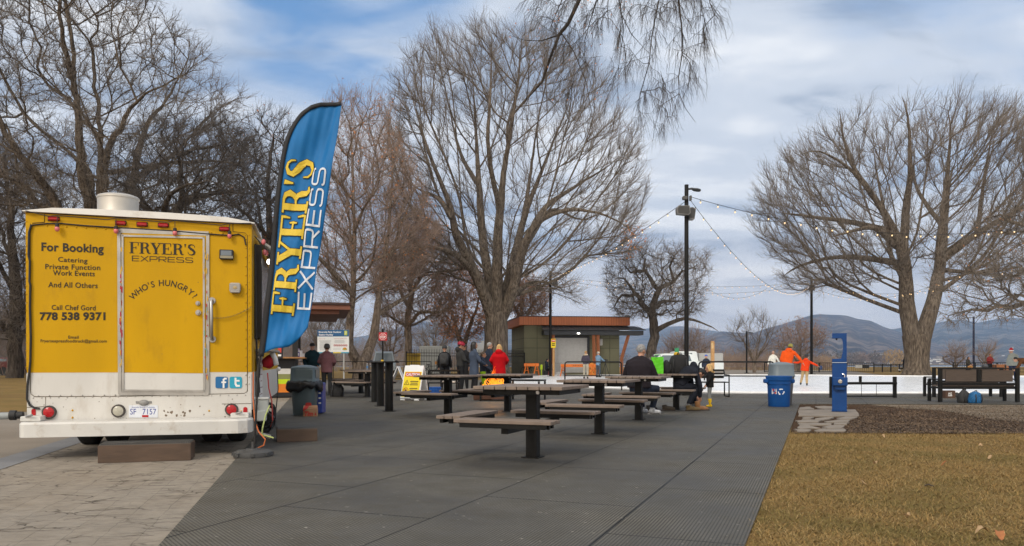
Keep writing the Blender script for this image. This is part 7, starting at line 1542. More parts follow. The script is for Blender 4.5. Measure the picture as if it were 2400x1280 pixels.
string_lights('upper straight bulb string between the two far posts', Wp(1294, 648, 57), Wp(1900, 662, 66), .55, 34, .027, .009)
string_lights('middle bulb string between the two far posts', Wp(1294, 652, 57), Wp(1900, 668, 66), .95, 30, .027, .009)
string_lights('lowest, deepest sagging bulb string between the two far posts', Wp(1650, 672, 62), Wp(1798, 676, 62), .85, 12, .027, .009)
string_lights('bulb string from the far post through the great tree to the right', Wp(1904, 664, 66), Wp(2450, 600, 50), 1.6, 30, .027, .009)
string_lights('second bulb string crossing behind the forks of the great tree', Wp(1904, 672, 66), Wp(2260, 640, 40), 1.2, 22, .025, .009)
# ================================================================ rink building, fence, vehicles, far things
BA = R(7.6); BU = Vector((math.cos(BA), math.sin(BA), 0)); BV = Vector((-math.sin(BA), math.cos(BA), 0)); BO = Vector((Wp(1218, 849, 59.5).x, 59.5, 0)); BM = Matrix((BU, BV, Vector((0, 0, 1)))).transposed()
B3 = lambda u, v, z: BO + BU * u + BV * v + Vector((0, 0, z))
bl = thing('rink_building', 'olive green building with rust coloured roof band and grey shutter', 'building', BO)
k = tex_mat('olive_panel', .75, .2); v = k.mapping(scale=(1, 1, 1)); n = k.noise(v, .6, 4); k.col(k.ramp(n, ((.35, (.16, .158, .10)), (.65, (.19, .187, .12))))); OLV = k.m
RUST = mat('rust_cladding', (.42, .135, .055), .6, var=.12, scale=1.5, stretch=(6, 6, .3)); CHAR = mat('charcoal_metal', (.032, .036, .042), .5, var=.1); SHUT = mat('shutter_grey', (.56, .57, .57), .5, metal=.1, var=.06); TIMB = mat('orange_timber', (.34, .125, .055), .6, var=.15)
mb = MB(); mb.use(0).box(B3(4.25, 4.2, 1.98), (7.65, 7.4, 3.96), rot=BM); mb.use(1)
for z in (1.0, 2.18, 2.95):
    mb.box(B3(4.25, .497, z), (7.66, .012, .025), rot=BM); mb.box(B3(.422, 4.2, z), (.012, 7.4, .025), rot=BM)
for u in (1.45, 6.55, 7.3): mb.box(B3(u, .497, 1.97), (.025, .012, 3.9), rot=BM)
mb.build('wall', [OLV, mat('joint_dark', (.03, .033, .022), .8, var=0)], bl, world=True)
mb = MB(); mb.use(0).box(B3(4.4, 4.1, 4.29), (8.8, 8.2, .66), rot=BM); mb.use(1).box(B3(4.4, 4.1, 4.64), (8.88, 8.28, .06), rot=BM); mb.use(2)
for q in range(44): mb.box(B3(.1 + q * .2, -.002, 4.29), (.012, .01, .64), rot=BM)
mb.build('roof', [RUST, CHAR, mat('rust_joint', (.14, .045, .02), .7, var=0)], bl, world=True)
mb = MB(); mb.use(0).box(B3(5.75, .0, 3.36), (7.9, 1.3, .34), rot=BM); mb.prism([B3(1.65, -.85, 3.55), B3(9.85, -.85, 3.55), B3(9.3, .35, 3.88), B3(1.8, .35, 3.88)], Vector((0, 0, .05)))
mb.use(1)
for q in range(20): a_, b_ = B3(1.75 + q * .42, -.84, 3.61), B3(1.85 + q * .40, .34, 3.94); mb.tube([a_, b_], .018, 4)
mb.build('canopy', [CHAR, mat('seam_grey', (.09, .10, .11), .4, var=0)], bl, world=True)
mb = MB(); mb.use(0); u0, u1 = 2.72, 5.45
for q in range(38): mb.box(B3((u0 + u1) / 2, .47, .28 + q * .072), (u1 - u0, .05, .066), rot=BM, bev=.012)
sh_ = mb.build('shutter', SHUT, bl, world=True)
mb = MB(); mb.box(B3(u0 - .08, .46, 1.6), (.14, .10, 3.0), rot=BM); mb.box(B3(u1 + .1, .46, 1.6), (.18, .10, 3.0), rot=BM); mb.box(B3((u0 + u1) / 2, .46, 3.07), (u1 - u0 + .3, .12, .16), rot=BM); mb.build('shutter_frame', CHAR, bl, world=True)
mb = MB(); mb.box(B3(6.45, .46, 2.66), (.46, .06, .50), rot=BM); vent = mb.build('vent', WHITE, bl, world=True); mb = MB()
for q in range(5): mb.box(B3(6.45, .425, 2.49 + q * .09), (.36, .03, .035), rot=BM)
mb.build('louvre', BLACKP, vent, world=True)
for pts in ([B3(2.55, -.45, 0), B3(2.55, -.45, 3.2)], [B3(6.15, -.45, 0), B3(6.1, -.45, 3.2)], [B3(5.85, -.45, 0), B3(5.75, -.45, 3.2)], [B3(8.1, -.1, 1.4), B3(8.55, -.45, 3.2)], [B3(8.1, -.1, 0), B3(8.1, -.1, 1.5)]): mb = MB(); mb.tube(pts, .13, 4); mb.build('timber_post', TIMB, bl, world=True)
mb = MB(); mb.ell(B3(4.5, -.68, 3.30), (.12, .06, .06), 10, 6); mb.build('wall_lamp', mat('lit_lamp', (.9, .88, .8), .3, emit=(1, .95, .85), estr=3.0, var=0), bl, world=True, smooth=True)
# steel picket fence with yellow gate; tank and container behind
def picket_fence(label, x0, x1, z0, z1, h, base=0.0, gate=None):
    a, b = Wp(x0, 849, z0), Wp(x1, 849, z1); a.z = b.z = base; d = b - a; n = int(d.length / .115); root = thing('picket_fence', label, 'fence', (a + b) / 2); ang = math.atan2(d.y, d.x)
    mb = MB()
    for i in range(n): q = a + d * (i / n); mb.box(q + Vector((0, 0, h / 2)), (.02, .02, h), rz=ang)
    mb.build('picket_panel', TBLK, root, world=True)['kind'] = 'stuff'
    mb = MB()
    for z in (.18, h - .45, h - .25): mb.box((a + b) / 2 + Vector((0, 0, z)), (d.length, .035, .04), rz=ang)
    mb.build('rail', TBLK, root, world=True)
    m = max(2, int(d.length / 2.4) + 1)
    for i in range(m): mb = MB(); mb.box(a + d * (i / (m - 1)) + Vector((0, 0, (h - .15) / 2)), (.08, .08, h - .15), rz=ang); mb.build('post', TBLK, root, world=True)
    return root
picket_fence('long black picket fence between the slim tree and the big trunk', 952, 1136, 52, 54, 1.95); picket_fence('shorter black picket fence ending at the green building', 1182, 1229, 55, 58, 1.95)
mb = MB(); a = Wp(969, 849, 52.3); mb.box((a.x, 52.35, .92), (.95, .05, 1.50)); mb.box((a.x, 52.3, .92), (.05, .06, 1.5)); mb.box((a.x, 52.3, 1.64), (1.0, .07, .06)); tag(mb.build('yellow_gate', mat('gate_yellow', (.40, .27, .02), .6, var=.25, scale=2), origin=(a.x, 52.35, 0)), 'dull yellow mesh gate at the left end of the black picket fence', 'gate')
a = Wp(1017, 849, 56); ct = thing('storage_container', 'pale grey container behind the black picket fence', 'container', (a.x, 57, 0)); mb = MB(); mb.box((0, 0, 1.15), (2.1, 2.2, 2.2), bev=.03); mb.build('box', mat('container_pale', (.42, .44, .43), .6, var=.08), ct); mb = MB()
for q in range(18): mb.box((-.98 + q * .115, -1.105, 1.15), (.04, .03, 2.1))
mb.build('rib', mat('container_rib', (.34, .36, .36), .6, var=.05), ct)['kind'] = 'stuff'; mb = MB(); mb.box((.25, -1.125, 1.02), (.3, .01, .22)); mb.build('warning_sticker', mat('small_orange', (.6, .25, .03), .5, var=0), ct)
a = Wp(1130, 808, 58); mb = MB(); mb.tube([(a.x - .9, 58.5, 1.9), (a.x - .75, 58.5, 1.9), (a.x + .75, 58.5, 1.9), (a.x + .9, 58.5, 1.9)], [.3, .62, .62, .3], 20); mb.box((a.x - .5, 58.5, .65), (.15, 1.0, 1.3)); mb.box((a.x + .5, 58.5, .65), (.15, 1.0, 1.3)); mb.cyl((a.x, 58.5, 2.45), (a.x, 58.5, 2.7), .12); tag(mb.build('gas_tank', mat('tank_white', (.66, .68, .68), .4, var=.05), origin=(a.x, 58.5, 0), smooth=40), 'white gas tank behind the fence, left of the big trunk', 'tank')
# orange barricades
OR = mat('barricade_orange', (.62, .155, .02), .55, var=.1, scale=3)
def barricade(label, x0, x1, z, h=.98, rz=0):
    a, b = Wp(x0, 849, z), Wp(x1, 849, z); w = b.x - a.x; root = thing('barricade', label, 'barricade', ((a.x + b.x) / 2, z, .006), rz, 'orange barricades before the building'); mb = MB(); mb.box((0, 0, h - .11), (w, .05, .22), bev=.005); mb.build('board', OR, root)
    for s in (-1, 1):
        x = s * (w / 2 - .18); mb = MB(); mb.tube([(x - .22, -.28, 0), (x - .02, 0, h - .05)], .045, 4); mb.tube([(x + .22, .28, 0), (x + .02, 0, h - .05)], .045, 4); mb.tube([(x - .12, -.14, .45), (x + .12, .14, .45)], .03, 4); mb.build('leg_frame', OR, root)
    return root
barricade('short orange barricade left of the yellow notice', 1228, 1263, 56.5); bq = barricade('long orange barricade in front of the grey shutter', 1314, 1396, 57.0, .92)
mb = MB(); 
for q in range(6): mb.box((-.35 + q * .13, -.0275, .81), (.06 + .03 * (q % 2), .004, .06))
mb.build('lettering', mat('barricade_ink', (.14, .05, .02), .7, var=0), bq)['kind'] = 'stuff'
# crowd barrier, yellow notice, wooden post, sled and bag at the post's foot
a, b = Wp(1298, 849, 57.6), Wp(1317, 849, 57.6); cb_ = thing('crowd_barrier', 'grey steel crowd barrier in front of the shutter, right of the notice', 'barrier', ((a.x + b.x) / 2, 57.6, .006)); mb = MB(); w = (b.x - a.x) / 2 + .15; mb.tube([(-w, 0, 0), (-w, 0, .85), (-w + .12, 0, 1.0), (w - .12, 0, 1.0), (w, 0, .85), (w, 0, 0)], .022, 6); mb.tube([(-w, 0, .2), (w, 0, .2)], .018, 6)
for q in range(7): mb.tube([(-w + .1 + q * (2 * w - .2) / 6, 0, .2), (-w + .1 + q * (2 * w - .2) / 6, 0, 1.0)], .009, 4)
mb.build('frame', mat('galvanised', None), cb_)
p = Wp(1297, 805, 56.4); nt_ = thing('yellow_notice', 'yellow and red caution notice on a wooden post beside the lamp post', 'sign', (p.x, 56.5, .006)); mb = MB(); mb.use(0).box((0, -.10, p.z), (.34, .02, .66), bev=.004); mb.use(1).box((0, -.112, p.z + .19), (.28, .006, .2)); mb.use(2)
for q in range(2): mb.box((0, -.112, p.z - .03 - q * .12), (.22, .006, .07))
mb.build('plate', [mat('board_yellow', None), mat('board_red', None), INK], nt_); mb = MB(); text_on(mb, 'CAUTION', lambda u, v: Vector((-.12 + .24 * u, -.117, p.z + .16 + .07 * v)), .03); mb.build('lettering', WHITE, nt_); mb = MB(); mb.box((.02, 0, 1.05), (.14, .14, 2.1)); mb.build('post', mat('post_tan', (.42, .24, .10), .8, var=.2), nt_)
p = Gp(1298, 882, .006); mb = MB(); mb.prism([p + Vector(q) for q in ((-.45, 0, .03), (.1, 0, .03), (.25, 0, .1), (-.1, 0, .45), (-.35, 0, .5))], (0, .4, 0)); tag(mb.build('red_scoop', mat('scoop_red', (.24, .03, .03), .6), origin=p), 'dark red snow scoop at the foot of the lamp post', 'scoop')
soft_bag('white_sack', 'white sack lying right of the red scoop', Gp(1309, 882, .006), .7, .4, .35, mat('sack_white', (.6, .6, .6), .8, var=.15), 21, False, 'sack', .3)
soft_bag('yellow_sack', 'orange and black machine standing at the right end of the long barricade', Gp(1388, 882, .006), .75, .5, 1.0, mat('machine_orange', (.5, .18, .03), .6, var=.8, scale=5), 22, False, 'machine', .7)
# bicycle leaning by the fence
def bicycle(label, p, rz):
    root = thing('bicycle', label, 'bicycle', p, rz, 'parked bicycles by the fence')
    for x in (-.52, .52):
        mb = MB(); mb.tube([(x + .33 * math.cos(t), 0, .34 + .33 * math.sin(t)) for t in np.linspace(0, 2 * math.pi, 25)[:-1]], .018, 6, closed=True); w = mb.build('wheel', RUBBER, root, smooth=True); mb = MB()
        for q in range(10): a_ = q * math.pi / 10; mb.tube([(x - .32 * math.cos(a_), 0, .34 - .32 * math.sin(a_)), (x + .32 * math.cos(a_), 0, .34 + .32 * math.sin(a_))], .003, 3)
        mb.build('spokes', STEEL, w)
    mb = MB(); bb, st_, hd = (-.08, 0, .30), (-.22, 0, .80), (.34, 0, .82)
    for a_, b_ in ((bb, st_), (st_, hd), (bb, (.36, 0, .72)), (bb, (-.52, 0, .34)), (st_, (-.52, 0, .34)), (hd, (.52, 0, .34))): mb.tube([a_, b_], .018, 6)
    mb.build('frame', TBLK, root); mb = MB(); mb.tube([(.34, -.28, 1.0), (.36, 0, .98), (.34, .28, 1.0)], .014, 6); mb.tube([(.34, 0, .82), (.36, 0, .98)], .016, 6); mb.build('handlebar', TBLK, root); mb = MB(); mb.ell((-.24, 0, .90), (.14, .07, .035), 10, 6); mb.tube([(-.22, 0, .8), (-.24, 0, .9)], .015, 6); mb.build('saddle', BLACKP, root); return root
b0_ = bicycle('dark bicycle standing between the big trunk and the building', Gp(1236, 881, .0) + Vector((0, -.6, 0)), .9); dup(b0_, tuple(Gp(1012, 887, 0)), .2, 'dark bicycle by the yellow gate of the picket fence')
# ---- parked vehicles (mostly hidden by what stands before them)
def car(label, p, rz, body, L_=4.6, W2=1.8, Hh=1.75, kind='suv'):
    root = thing('parked_car', label, 'car', p, rz, 'vehicles parked behind the rink'); hw = W2 / 2; M0 = mat('car_glass', (.10, .13, .15), .08, var=0, spec=.6)
    prof = {'suv': [(-2.3, .45), (-2.3, .95), (-2.15, 1.05), (-2.05, 1.1), (1.0, 1.08), (2.05, .98), (2.28, .80), (2.3, .45)], 'pickup': [(-2.7, .5), (-2.7, 1.1), (-2.6, 1.15), (1.2, 1.12), (2.4, 1.05), (2.62, .9), (2.65, .5)]}[kind]
    def loft(pr, ins):
        n = len(pr); vs = []
        for y, q in ((-hw, ins), (-hw + ins, 0), (hw - ins, 0), (hw, ins)):
            cx, cz = sum(a for a, b in pr) / n, sum(b for a, b in pr) / n; k_ = q / 1.0
            for x, z in pr: vs.append((x - (x - cx) * k_ * .05, y, z - (z - cz) * k_ * .35))
        fs = [tuple(range(n)), tuple(range(4 * n - 1, 3 * n - 1, -1))] + [(j * n + i, (j + 1) * n + i, (j + 1) * n + (i + 1) % n, j * n + (i + 1) % n) for j in range(3) for i in range(n)]; return vs, fs
    mb = MB(); mb.add(*loft(prof, .12)); mb.build('body', body, root, smooth=30)
    cab = [(-2.0, 1.06), (-1.75, Hh - .06), (-1.55, Hh), (.2, Hh), (.45, Hh - .05), (1.15, 1.06)] if kind == 'suv' else [(-.9, 1.1), (-.8, Hh - .06), (-.65, Hh), (.55, Hh), (.75, Hh - .05), (1.45, 1.1)]
    mb = MB(); n = len(cab); vs = [(x, s * (hw - .08 - (.16 if z > 1.2 else 0)), z) for s in (-1, 1) for x, z in cab]; mb.add(vs, [tuple(range(n)), tuple(range(2 * n - 1, n - 1, -1))] + [(i, n + i, n + (i + 1) % n, (i + 1) % n) for i in range(n)]); cabin = mb.build('cabin', body, root, smooth=30)
    x0, x1 = cab[-2], cab[-1]; mb = MB()
    f = lambda t, s: Vector((x0[0] + (x1[0] - x0[0]) * t, s * (hw - .32 + .13 * t), x0[1] + (x1[1] - x0[1]) * t)) + Vector((.012, 0, .012)); mb.quad(f(.12, -1), f(.12, 1), f(.92, 1), f(.92, -1)); mb.build('windscreen', M0, cabin)
    xa, xb = cab[0][0] + .35, cab[-1][0] - .45
    for s in (-1, 1): mb = MB(); g_ = lambda x, z: Vector((x, s * (hw - .075 - .16 * (z - 1.06) / (Hh - 1.06)), z)); mb.quad(g_(xa, 1.14), g_(xb + .15, 1.14), g_(xb - .35, Hh - .12), g_(xa + .1, Hh - .12)); mb.build('side_window', M0, cabin)
    for s in (-1, 1): mb = MB(); mb.ell((prof[-2][0] - .03, s * (hw - .3), .78), (.05, .2, .09), 10, 6); mb.build('headlight', CLRL, root, smooth=True); mb = MB(); mb.box((x1[0] - .25, s * (hw + .06), 1.15), (.12, .18, .14), bev=.03); mb.build('mirror', BLACKP, root)
    mb = MB(); mb.box((prof[-1][0] - .02, 0, .66), (.06, W2 * .62, .22), bev=.02); mb.build('grille', BLACKP, root)
    for x in (-1.45, 1.4):
        for s in (-1, 1): mb = MB(); mb.T = Matrix.Translation((x, s * (hw - .1), .36)) @ Matrix.Rotation(R(90), 4, 'X'); mb.lathe([(.2, -.11), (.34, -.11), (.36, -.06), (.36, .06), (.34, .11), (.2, .11)], n=20); mb.build('wheel', RUBBER, root, smooth=40)
    if kind == 'pickup': mb = MB(); mb.box((-1.8, 0, 1.42), (1.75, W2 - .1, .58), bev=.05); mb.build('bed_cover', mat('cover_grey', (.34, .34, .33), .5, var=.05), root)
    return root
car('pale blue grey van parked behind the railing, facing the camera', (Wp(890, 849, 58).x, 60, 0), R(-90 + 8), mat('car_blue', (.30, .36, .40), .3, var=.05), Hh=1.9)
car('white car nearest the gnarled tree, behind the green bag', (Wp(1556, 849, 52).x, 52, 0), R(190), mat('car_white', (.62, .66, .66), .3, var=.05), Hh=1.65)
car('white pickup truck with grey bed cover behind the tall lamp post', (Wp(1612, 849, 54).x, 55.5, 0), R(183), mat('car_white', None), kind='pickup', Hh=1.85)
car('dark red car at the far left edge behind the left trunk', (Wp(-12, 849, 62).x, 62, 0), R(175), mat('car_maroon', (.08, .012, .012), .3, var=.05), Hh=1.45)
# wooden post, green sign, far railings
p = Wp(1670, 849, 46); mb = MB(); mb.use(0).box((p.x, 46, 1.15), (.19, .19, 2.35), bev=.01); mb.use(1).box((p.x - .04, 45.9, 2.05), (.12, .01, .34)); tag(mb.build('wooden_post', [mat('post_tan', None), mat('post_plate', (.5, .35, .18), .7)], origin=(p.x, 46, 0)), 'tan wooden post rising behind the toddler', 'post')
p = Wp(1586, 821, 50); gs = thing('green_sign', 'small green sign on a thin post behind the black bag', 'sign', (p.x, 50, 0)); mb = MB(); mb.cyl((0, 0, 0), (0, 0, p.z), .025, n=8); mb.build('post', mat('galvanised', None), gs); mb = MB(); mb.box((0, -.03, p.z), (.28, .015, .30), bev=.03); mb.build('plate', mat('sign_green', (.03, .20, .09), .5, var=.1), gs)
def bar_fence(label, x0, x1, z, h, gap=.13, col=TBLK, grid=False):
    a, b = Wp(x0, 849, z), Wp(x1, 849, z); w = b.x - a.x; root = thing('river_railing', label, 'railing', ((a.x + b.x) / 2, z, 0)); mb = MB(); n = int(w / gap)
    for q in range(n + 1): mb.box((-w / 2 + w * q / n, 0, h / 2 + .05), (.022, .022, h - .1))
    mb.build('bar', col, root)['kind'] = 'stuff'; mb = MB()
    for zz in ([.1, h] if not grid else [.1, h * .4, h * .7, h]): mb.box((0, 0, zz), (w, .05, .05))
    mb.build('rail', col, root)
    for q in range(5): mb = MB(); mb.box((-w / 2 + w * q / 4, .0, h / 2), (.08, .08, h + .06)); mb.build('post', col, root)
    return root
bar_fence('black barred railing by the river behind the orange skaters', 1792, 2048, 80, 1.0, .19)
bar_fence('dark railing by the river left of the great trunk', 2048, 2128, 82, .85, .07)
bar_fence('black lattice railing by the river behind the brown benches', 2234, 2440, 76, 1.02, .22, TBLK, True)
mb = MB(); p = Wp(2346, 849, 66); mb.use(0).box((p.x, 66, .62), (1.35, .5, .50), bev=.02); mb.use(1).box((p.x + .22, 65.74, .62), (.14, .02, .42)); mb.box((p.x - .6, 65.74, .62), (.1, .02, .42)); tag(mb.build('wooden_planter', [mat('planter_orange', (.30, .12, .05), .7, var=.2, stretch=(1, 1, 6)), BLACK], origin=(p.x, 66, 0)), 'orange brown wooden box by the river beside the person in the red vest', 'planter')
mb = MB(); p = Wp(2308, 857, 64); mb.ell((p.x, 64, .72), (.26, .26, .2), 14, 9); mb.cyl((p.x, 64, 0), (p.x, 64, .6), .06); tag(mb.build('bell_post', mat('bell_grey', (.06, .065, .075), .5), origin=(p.x, 64, 0), smooth=40), 'dark round topped bollard left of the person in the red vest', 'bollard')
mb = MB(); p = Wp(2030, 849, 79); mb.use(0).box((p.x, 79.5, .62), (1.1, .05, .36)); mb.use(1).box((p.x - .55, 79.47, .62), (.7, .04, .30)); tag(mb.build('river_notice', [BLACKP, mat('notice_pale', (.5, .5, .48), .6)], origin=(p.x, 79.5, 0)), 'pale and black notice panels on the river railing', 'sign')
# ================================================================ people
def blend(mb, name, mats, parent, voxel, smooth=3, extra=None):
    """fuse overlapping volumes into one continuous skin"""
    me = bpy.data.meshes.new(name); me.from_pydata([tuple(v) for v in mb.v], [], mb.f); o = bpy.data.objects.new(name, me); COL.objects.link(o)
    r = o.modifiers.new('r', 'REMESH'); r.mode = 'VOXEL'; r.voxel_size = voxel; s = o.modifiers.new('s', 'SMOOTH'); s.iterations = smooth; s.factor = .5
    dg = bpy.context.evaluated_depsgraph_get(); dg.update(); nm = bpy.data.meshes.new_from_object(o.evaluated_get(dg)); bpy.data.objects.remove(o); bpy.data.meshes.remove(me)
    V = [tuple(v.co) for v in nm.vertices]; Fs = [tuple(p.vertices) for p in nm.polygons]; bpy.data.meshes.remove(nm)
    m2 = MB(); m2.v = V; m2.f = Fs; m2.m = [0] * len(Fs)
    if extra: 
        for e, mi in extra: k_ = len(m2.v); m2.v += [tuple(v) for v in e.v]; m2.f += [tuple(i + k_ for i in f) for f in e.f]; m2.m += [mi] * len(e.f)
    return m2.build(name, mats, parent, smooth=True)
SKIN = mat('skin_light', (.46, .25, .17), .55, var=.06, scale=9, spec=.3); SKIN2 = mat('skin_tan', (.36, .19, .12), .55, var=.06, scale=9, spec=.3); FACED = mat('face_dark', (.03, .018, .014), .4, var=0); LIPS = mat('lip', (.30, .10, .085), .5, var=0)
def cloth(n, c): return mat('cloth_' + n, c, .85, var=.14, scale=7, bump=.45, bscale=11, spec=.15)
BASE = dict(pelvis=(0, 0, .93), waist=(0, .0, 1.10), chest=(0, -.01, 1.31), neck=(0, -.01, 1.49), head=(0, .015, 1.635), shL=(-.172, -.01, 1.395), shR=(.172, -.01, 1.395), elL=(-.25, -.03, 1.15), elR=(.25, -.03, 1.15), wrL=(-.255, .06, .90), wrR=(.255, .06, .90), hiL=(-.095, 0, .92), hiR=(.095, 0, .92), knL=(-.11, .03, .50), knR=(.11, .03, .50), anL=(-.115, -.02, .085), anR=(.115, -.02, .085))
def person(label, p, yaw, h, pose=None, top=None, legs=None, shoe=None, hair=None, hat=None, skin=SKIN, look=None, coat=.0, hood=False, girth=1.0, puffy=0.0, hair_style='short', face=False, head_k=1.0, extra=None, group=None, toes=None, skates=False, limb=1.0, boot_h=.05):
    root = thing('person', label, 'person', p, -R(yaw), group); S = h / 1.76
    J = {k_: Vector(v) for k_, v in BASE.items()}
    for k_, v in (pose or {}).items(): J[k_] = Vector(v)
    J = {k_: v * S for k_, v in J.items()}; hk = S * head_k
    lk = Vector(look or (0, 1, -.08)).normalized(); xa = lk.cross(Vector((0, 0, 1))).normalized() if abs(lk.z) < .98 else Vector((1, 0, 0)); za = xa.cross(lk); HM = Matrix((xa, lk, za)).transposed(); H = J['head']; hp = lambda x, y, z: H + HM @ Vector((x, y, z)) * hk
    # --- body: one continuous surface (head with features, torso, limbs, hands) 
    b = MB(); b.ell(H + HM @ Vector((0, -.005, .025)) * hk, (.077 * hk, .096 * hk, .100 * hk), 16, 12, HM); b.ell(hp(0, .022, -.055), (.056 * hk, .066 * hk, .068 * hk), 12, 8, HM); b.tube([hp(0, .09, .02), hp(0, .112, -.012), hp(0, .098, -.03)], [.010 * hk, .017 * hk, .012 * hk], 6)
    for s in (-1, 1): b.ell(hp(s * .078, -.005, .0), (.012 * hk, .024 * hk, .034 * hk), 8, 6, HM)
    b.ell(hp(0, .085, -.068), (.026 * hk, .018 * hk, .012 * hk), 8, 5, HM)
    b.tube([J['neck'] + (J['chest'] - J['neck']) * .25, J['neck'], H - za * .05 * hk], [.075 * S, .058 * S, .055 * S], 12)
    b.tube([J['pelvis'], J['waist'], J['chest'], J['chest'].lerp(J['neck'], .7)], [.15 * S * girth, .14 * S * girth, .165 * S * girth, .10 * S], 16, ell=(1, .66))
    fing = MB()
    for sd_ in 'LR':
        sg = -1 if sd_ == 'L' else 1; sh, el, wr = J['sh' + sd_], J['el' + sd_], J['wr' + sd_]; b.tube([sh, sh.lerp(el, .5), el, el.lerp(wr, .35), wr], [.056 * S * limb, .048 * S * limb, .04 * S * limb, .042 * S * limb, .027 * S * limb], 10); b.ell(sh, .062 * S, 10, 8)
        hi, kn, an = J['hi' + sd_], J['kn' + sd_], J['an' + sd_]; b.tube([hi, hi.lerp(kn, .45), kn, kn.lerp(an, .35), an], [.088 * S, .076 * S, .055 * S, .056 * S, .036 * S], 12)
        f = (wr - el).normalized(); side = f.cross(Vector((0, 1, 0))); side = side.normalized() if side.length > .2 else f.cross(Vector((0, 0, 1))).normalized(); nrm_ = side.cross(f); palm = wr + f * .05 * S; PM = Matrix((nrm_, f, side)).transposed() if False else Matrix((side, f, nrm_)).transposed(); b.ell(palm, (.018 * S, .05 * S, .040 * S), 10, 8, PM)
        for q, (o, ln) in enumerate(((-.028, .062), (-.01, .075), (.009, .07), (.027, .055))):
            a0 = palm + nrm_ * o * S + f * .03 * S; mid = a0 + f * (ln * .55) * S; e = mid + (f * .7 + side * (-.5 * sg)).normalized() * ln * .5 * S; fing.tube([a0, mid, e], [.0095 * S, .009 * S, .007 * S], 6)
        a0 = palm - nrm_ * .03 * S - f * .01 * S; fing.tube([a0, a0 + (-nrm_ * .7 + f * .7) * .03 * S, a0 + (-nrm_ * .35 + f) * .055 * S], [.011 * S, .010 * S, .008 * S], 6)
    ex = [(fing, 0)]
    e1 = MB()
    for s in (-1, 1): e1.ell(hp(s * .031, .083, .018), (.011 * hk, .007 * hk, .006 * hk), 8, 5, HM); e1.tube([hp(s * .048, .082, .038), hp(s * .030, .093, .043), hp(s * .014, .094, .038)], .0045 * hk, 5)
    e2 = MB(); e2.ell(hp(0, .091, -.065), (.024 * hk, .009 * hk, .006 * hk), 8, 5, HM); ex += [(e1, 1), (e2, 2)]
    blend(b, 'body', [skin, FACED, LIPS], root, .0135 * max(S, .7), 3, ex)
    # --- jacket
    j = MB(); G_ = girth; pf = puffy
    bot = J['pelvis'] + (J['pelvis'] - J['waist']).normalized() * coat * S
    j.tube([bot, J['pelvis'] if coat > .05 else J['pelvis'].lerp(J['waist'], .3), J['waist'], J['chest'], J['chest'].lerp(J['neck'], .55), J['chest'].lerp(J['neck'], .9)], [(.190 + coat * .05) * S * G_, .188 * S * G_, (.178 + pf) * S * G_, (.205 + pf) * S * G_, .165 * S * G_, .085 * S], 20, ell=(1, .68 + pf))
    for sd_ in 'LR':
        sh, el, wr = J['sh' + sd_], J['el' + sd_], J['wr' + sd_]; j.tube([sh.lerp(J['chest'], .3), sh, sh.lerp(el, .5), el, el.lerp(wr, .5), wr + (wr - el).normalized() * .01 * S], [.085 * S, (.070 + pf * .4) * S, (.067 + pf * .5) * S, (.062 + pf * .5) * S, (.056 + pf * .4) * S, .044 * S], 12); j.ell(sh, (.069 + pf * .3) * S, 10, 8); j.tube([J['neck'], J['neck'].lerp(sh, .5) + Vector((0, 0, .012)) * S, sh], [.075 * S, .068 * S, .055 * S], 10)
    nk = J['neck']; j.tube([nk - (nk - J['chest']).normalized() * .06 * S, nk + (H - nk) * .18], [.105 * S, .085 * S], 14)
    if hood: j.ell(nk + HM @ Vector((0, -.10, .0)) * S, (.13 * S, .075 * S, .10 * S), 14, 9); j.ell(nk + HM @ Vector((0, -.04, .02)) * S, (.13 * S, .09 * S, .06 * S), 12, 8)
    if extra and 'lumps' in extra:
        for c_, r_ in extra['lumps']: j.ell(Vector(c_) * S, tuple(x * S for x in r_), 12, 8)
    jk = blend(j, 'jacket', top, root, .017 * max(S, .7), 4)
    # --- trousers, shoes
    t = MB(); t.tube([J['pelvis'].lerp(J['waist'], .4), J['pelvis'], J['hiL'].lerp(J['hiR'], .5) - (J['waist'] - J['pelvis']).normalized() * .05 * S], [.150 * S * G_, .160 * S * G_, .13 * S * G_], 16, ell=(1, .74))
    for sd_ in 'LR': hi, kn, an = J['hi' + sd_], J['kn' + sd_], J['an' + sd_]; t.tube([hi, hi.lerp(kn, .45), kn, kn.lerp(an, .4), an + (kn - an).normalized() * .015 * S], [.10 * S, .092 * S, .072 * S, .072 * S, .056 * S], 14); t.ell(hi, .1 * S, 10, 8)
    blend(t, 'trousers', legs, root, .016 * max(S, .7), 3)
    for sd_ in 'LR':
        an, kn = J['an' + sd_], J['kn' + sd_]; td = Vector((toes or {}).get(sd_, (0, 1, 0))).normalized(); up = (kn - an).normalized(); m = MB(); sb = an - Vector((0, 0, .05)) * S
        m.tube([sb - td * .07 * S + Vector((0, 0, .0)), sb - td * .03 * S, sb + td * .06 * S - Vector((0, 0, .008)) * S, sb + td * .15 * S - Vector((0, 0, .012)) * S, sb + td * .185 * S - Vector((0, 0, .015)) * S], [.030 * S, .046 * S, .046 * S, .040 * S, .018 * S], 12); m.tube([sb, an + up * boot_h * S], [.05 * S, (.05 + boot_h * .12) * S], 10)
        o = blend(m, 'shoe', shoe, root, .014 * max(S, .7), 2)
        if skates: m = MB(); m.prism([an + td * .19 * S + Vector((.003, 0, -.115)) * S, an + td * .17 * S + Vector((.003, 0, -.085)) * S, an - td * .09 * S + Vector((.003, 0, -.085)) * S, an - td * .10 * S + Vector((.003, 0, -.115)) * S], Vector((.006, 0, 0))); m.build('skate_blade', STEEL, o)
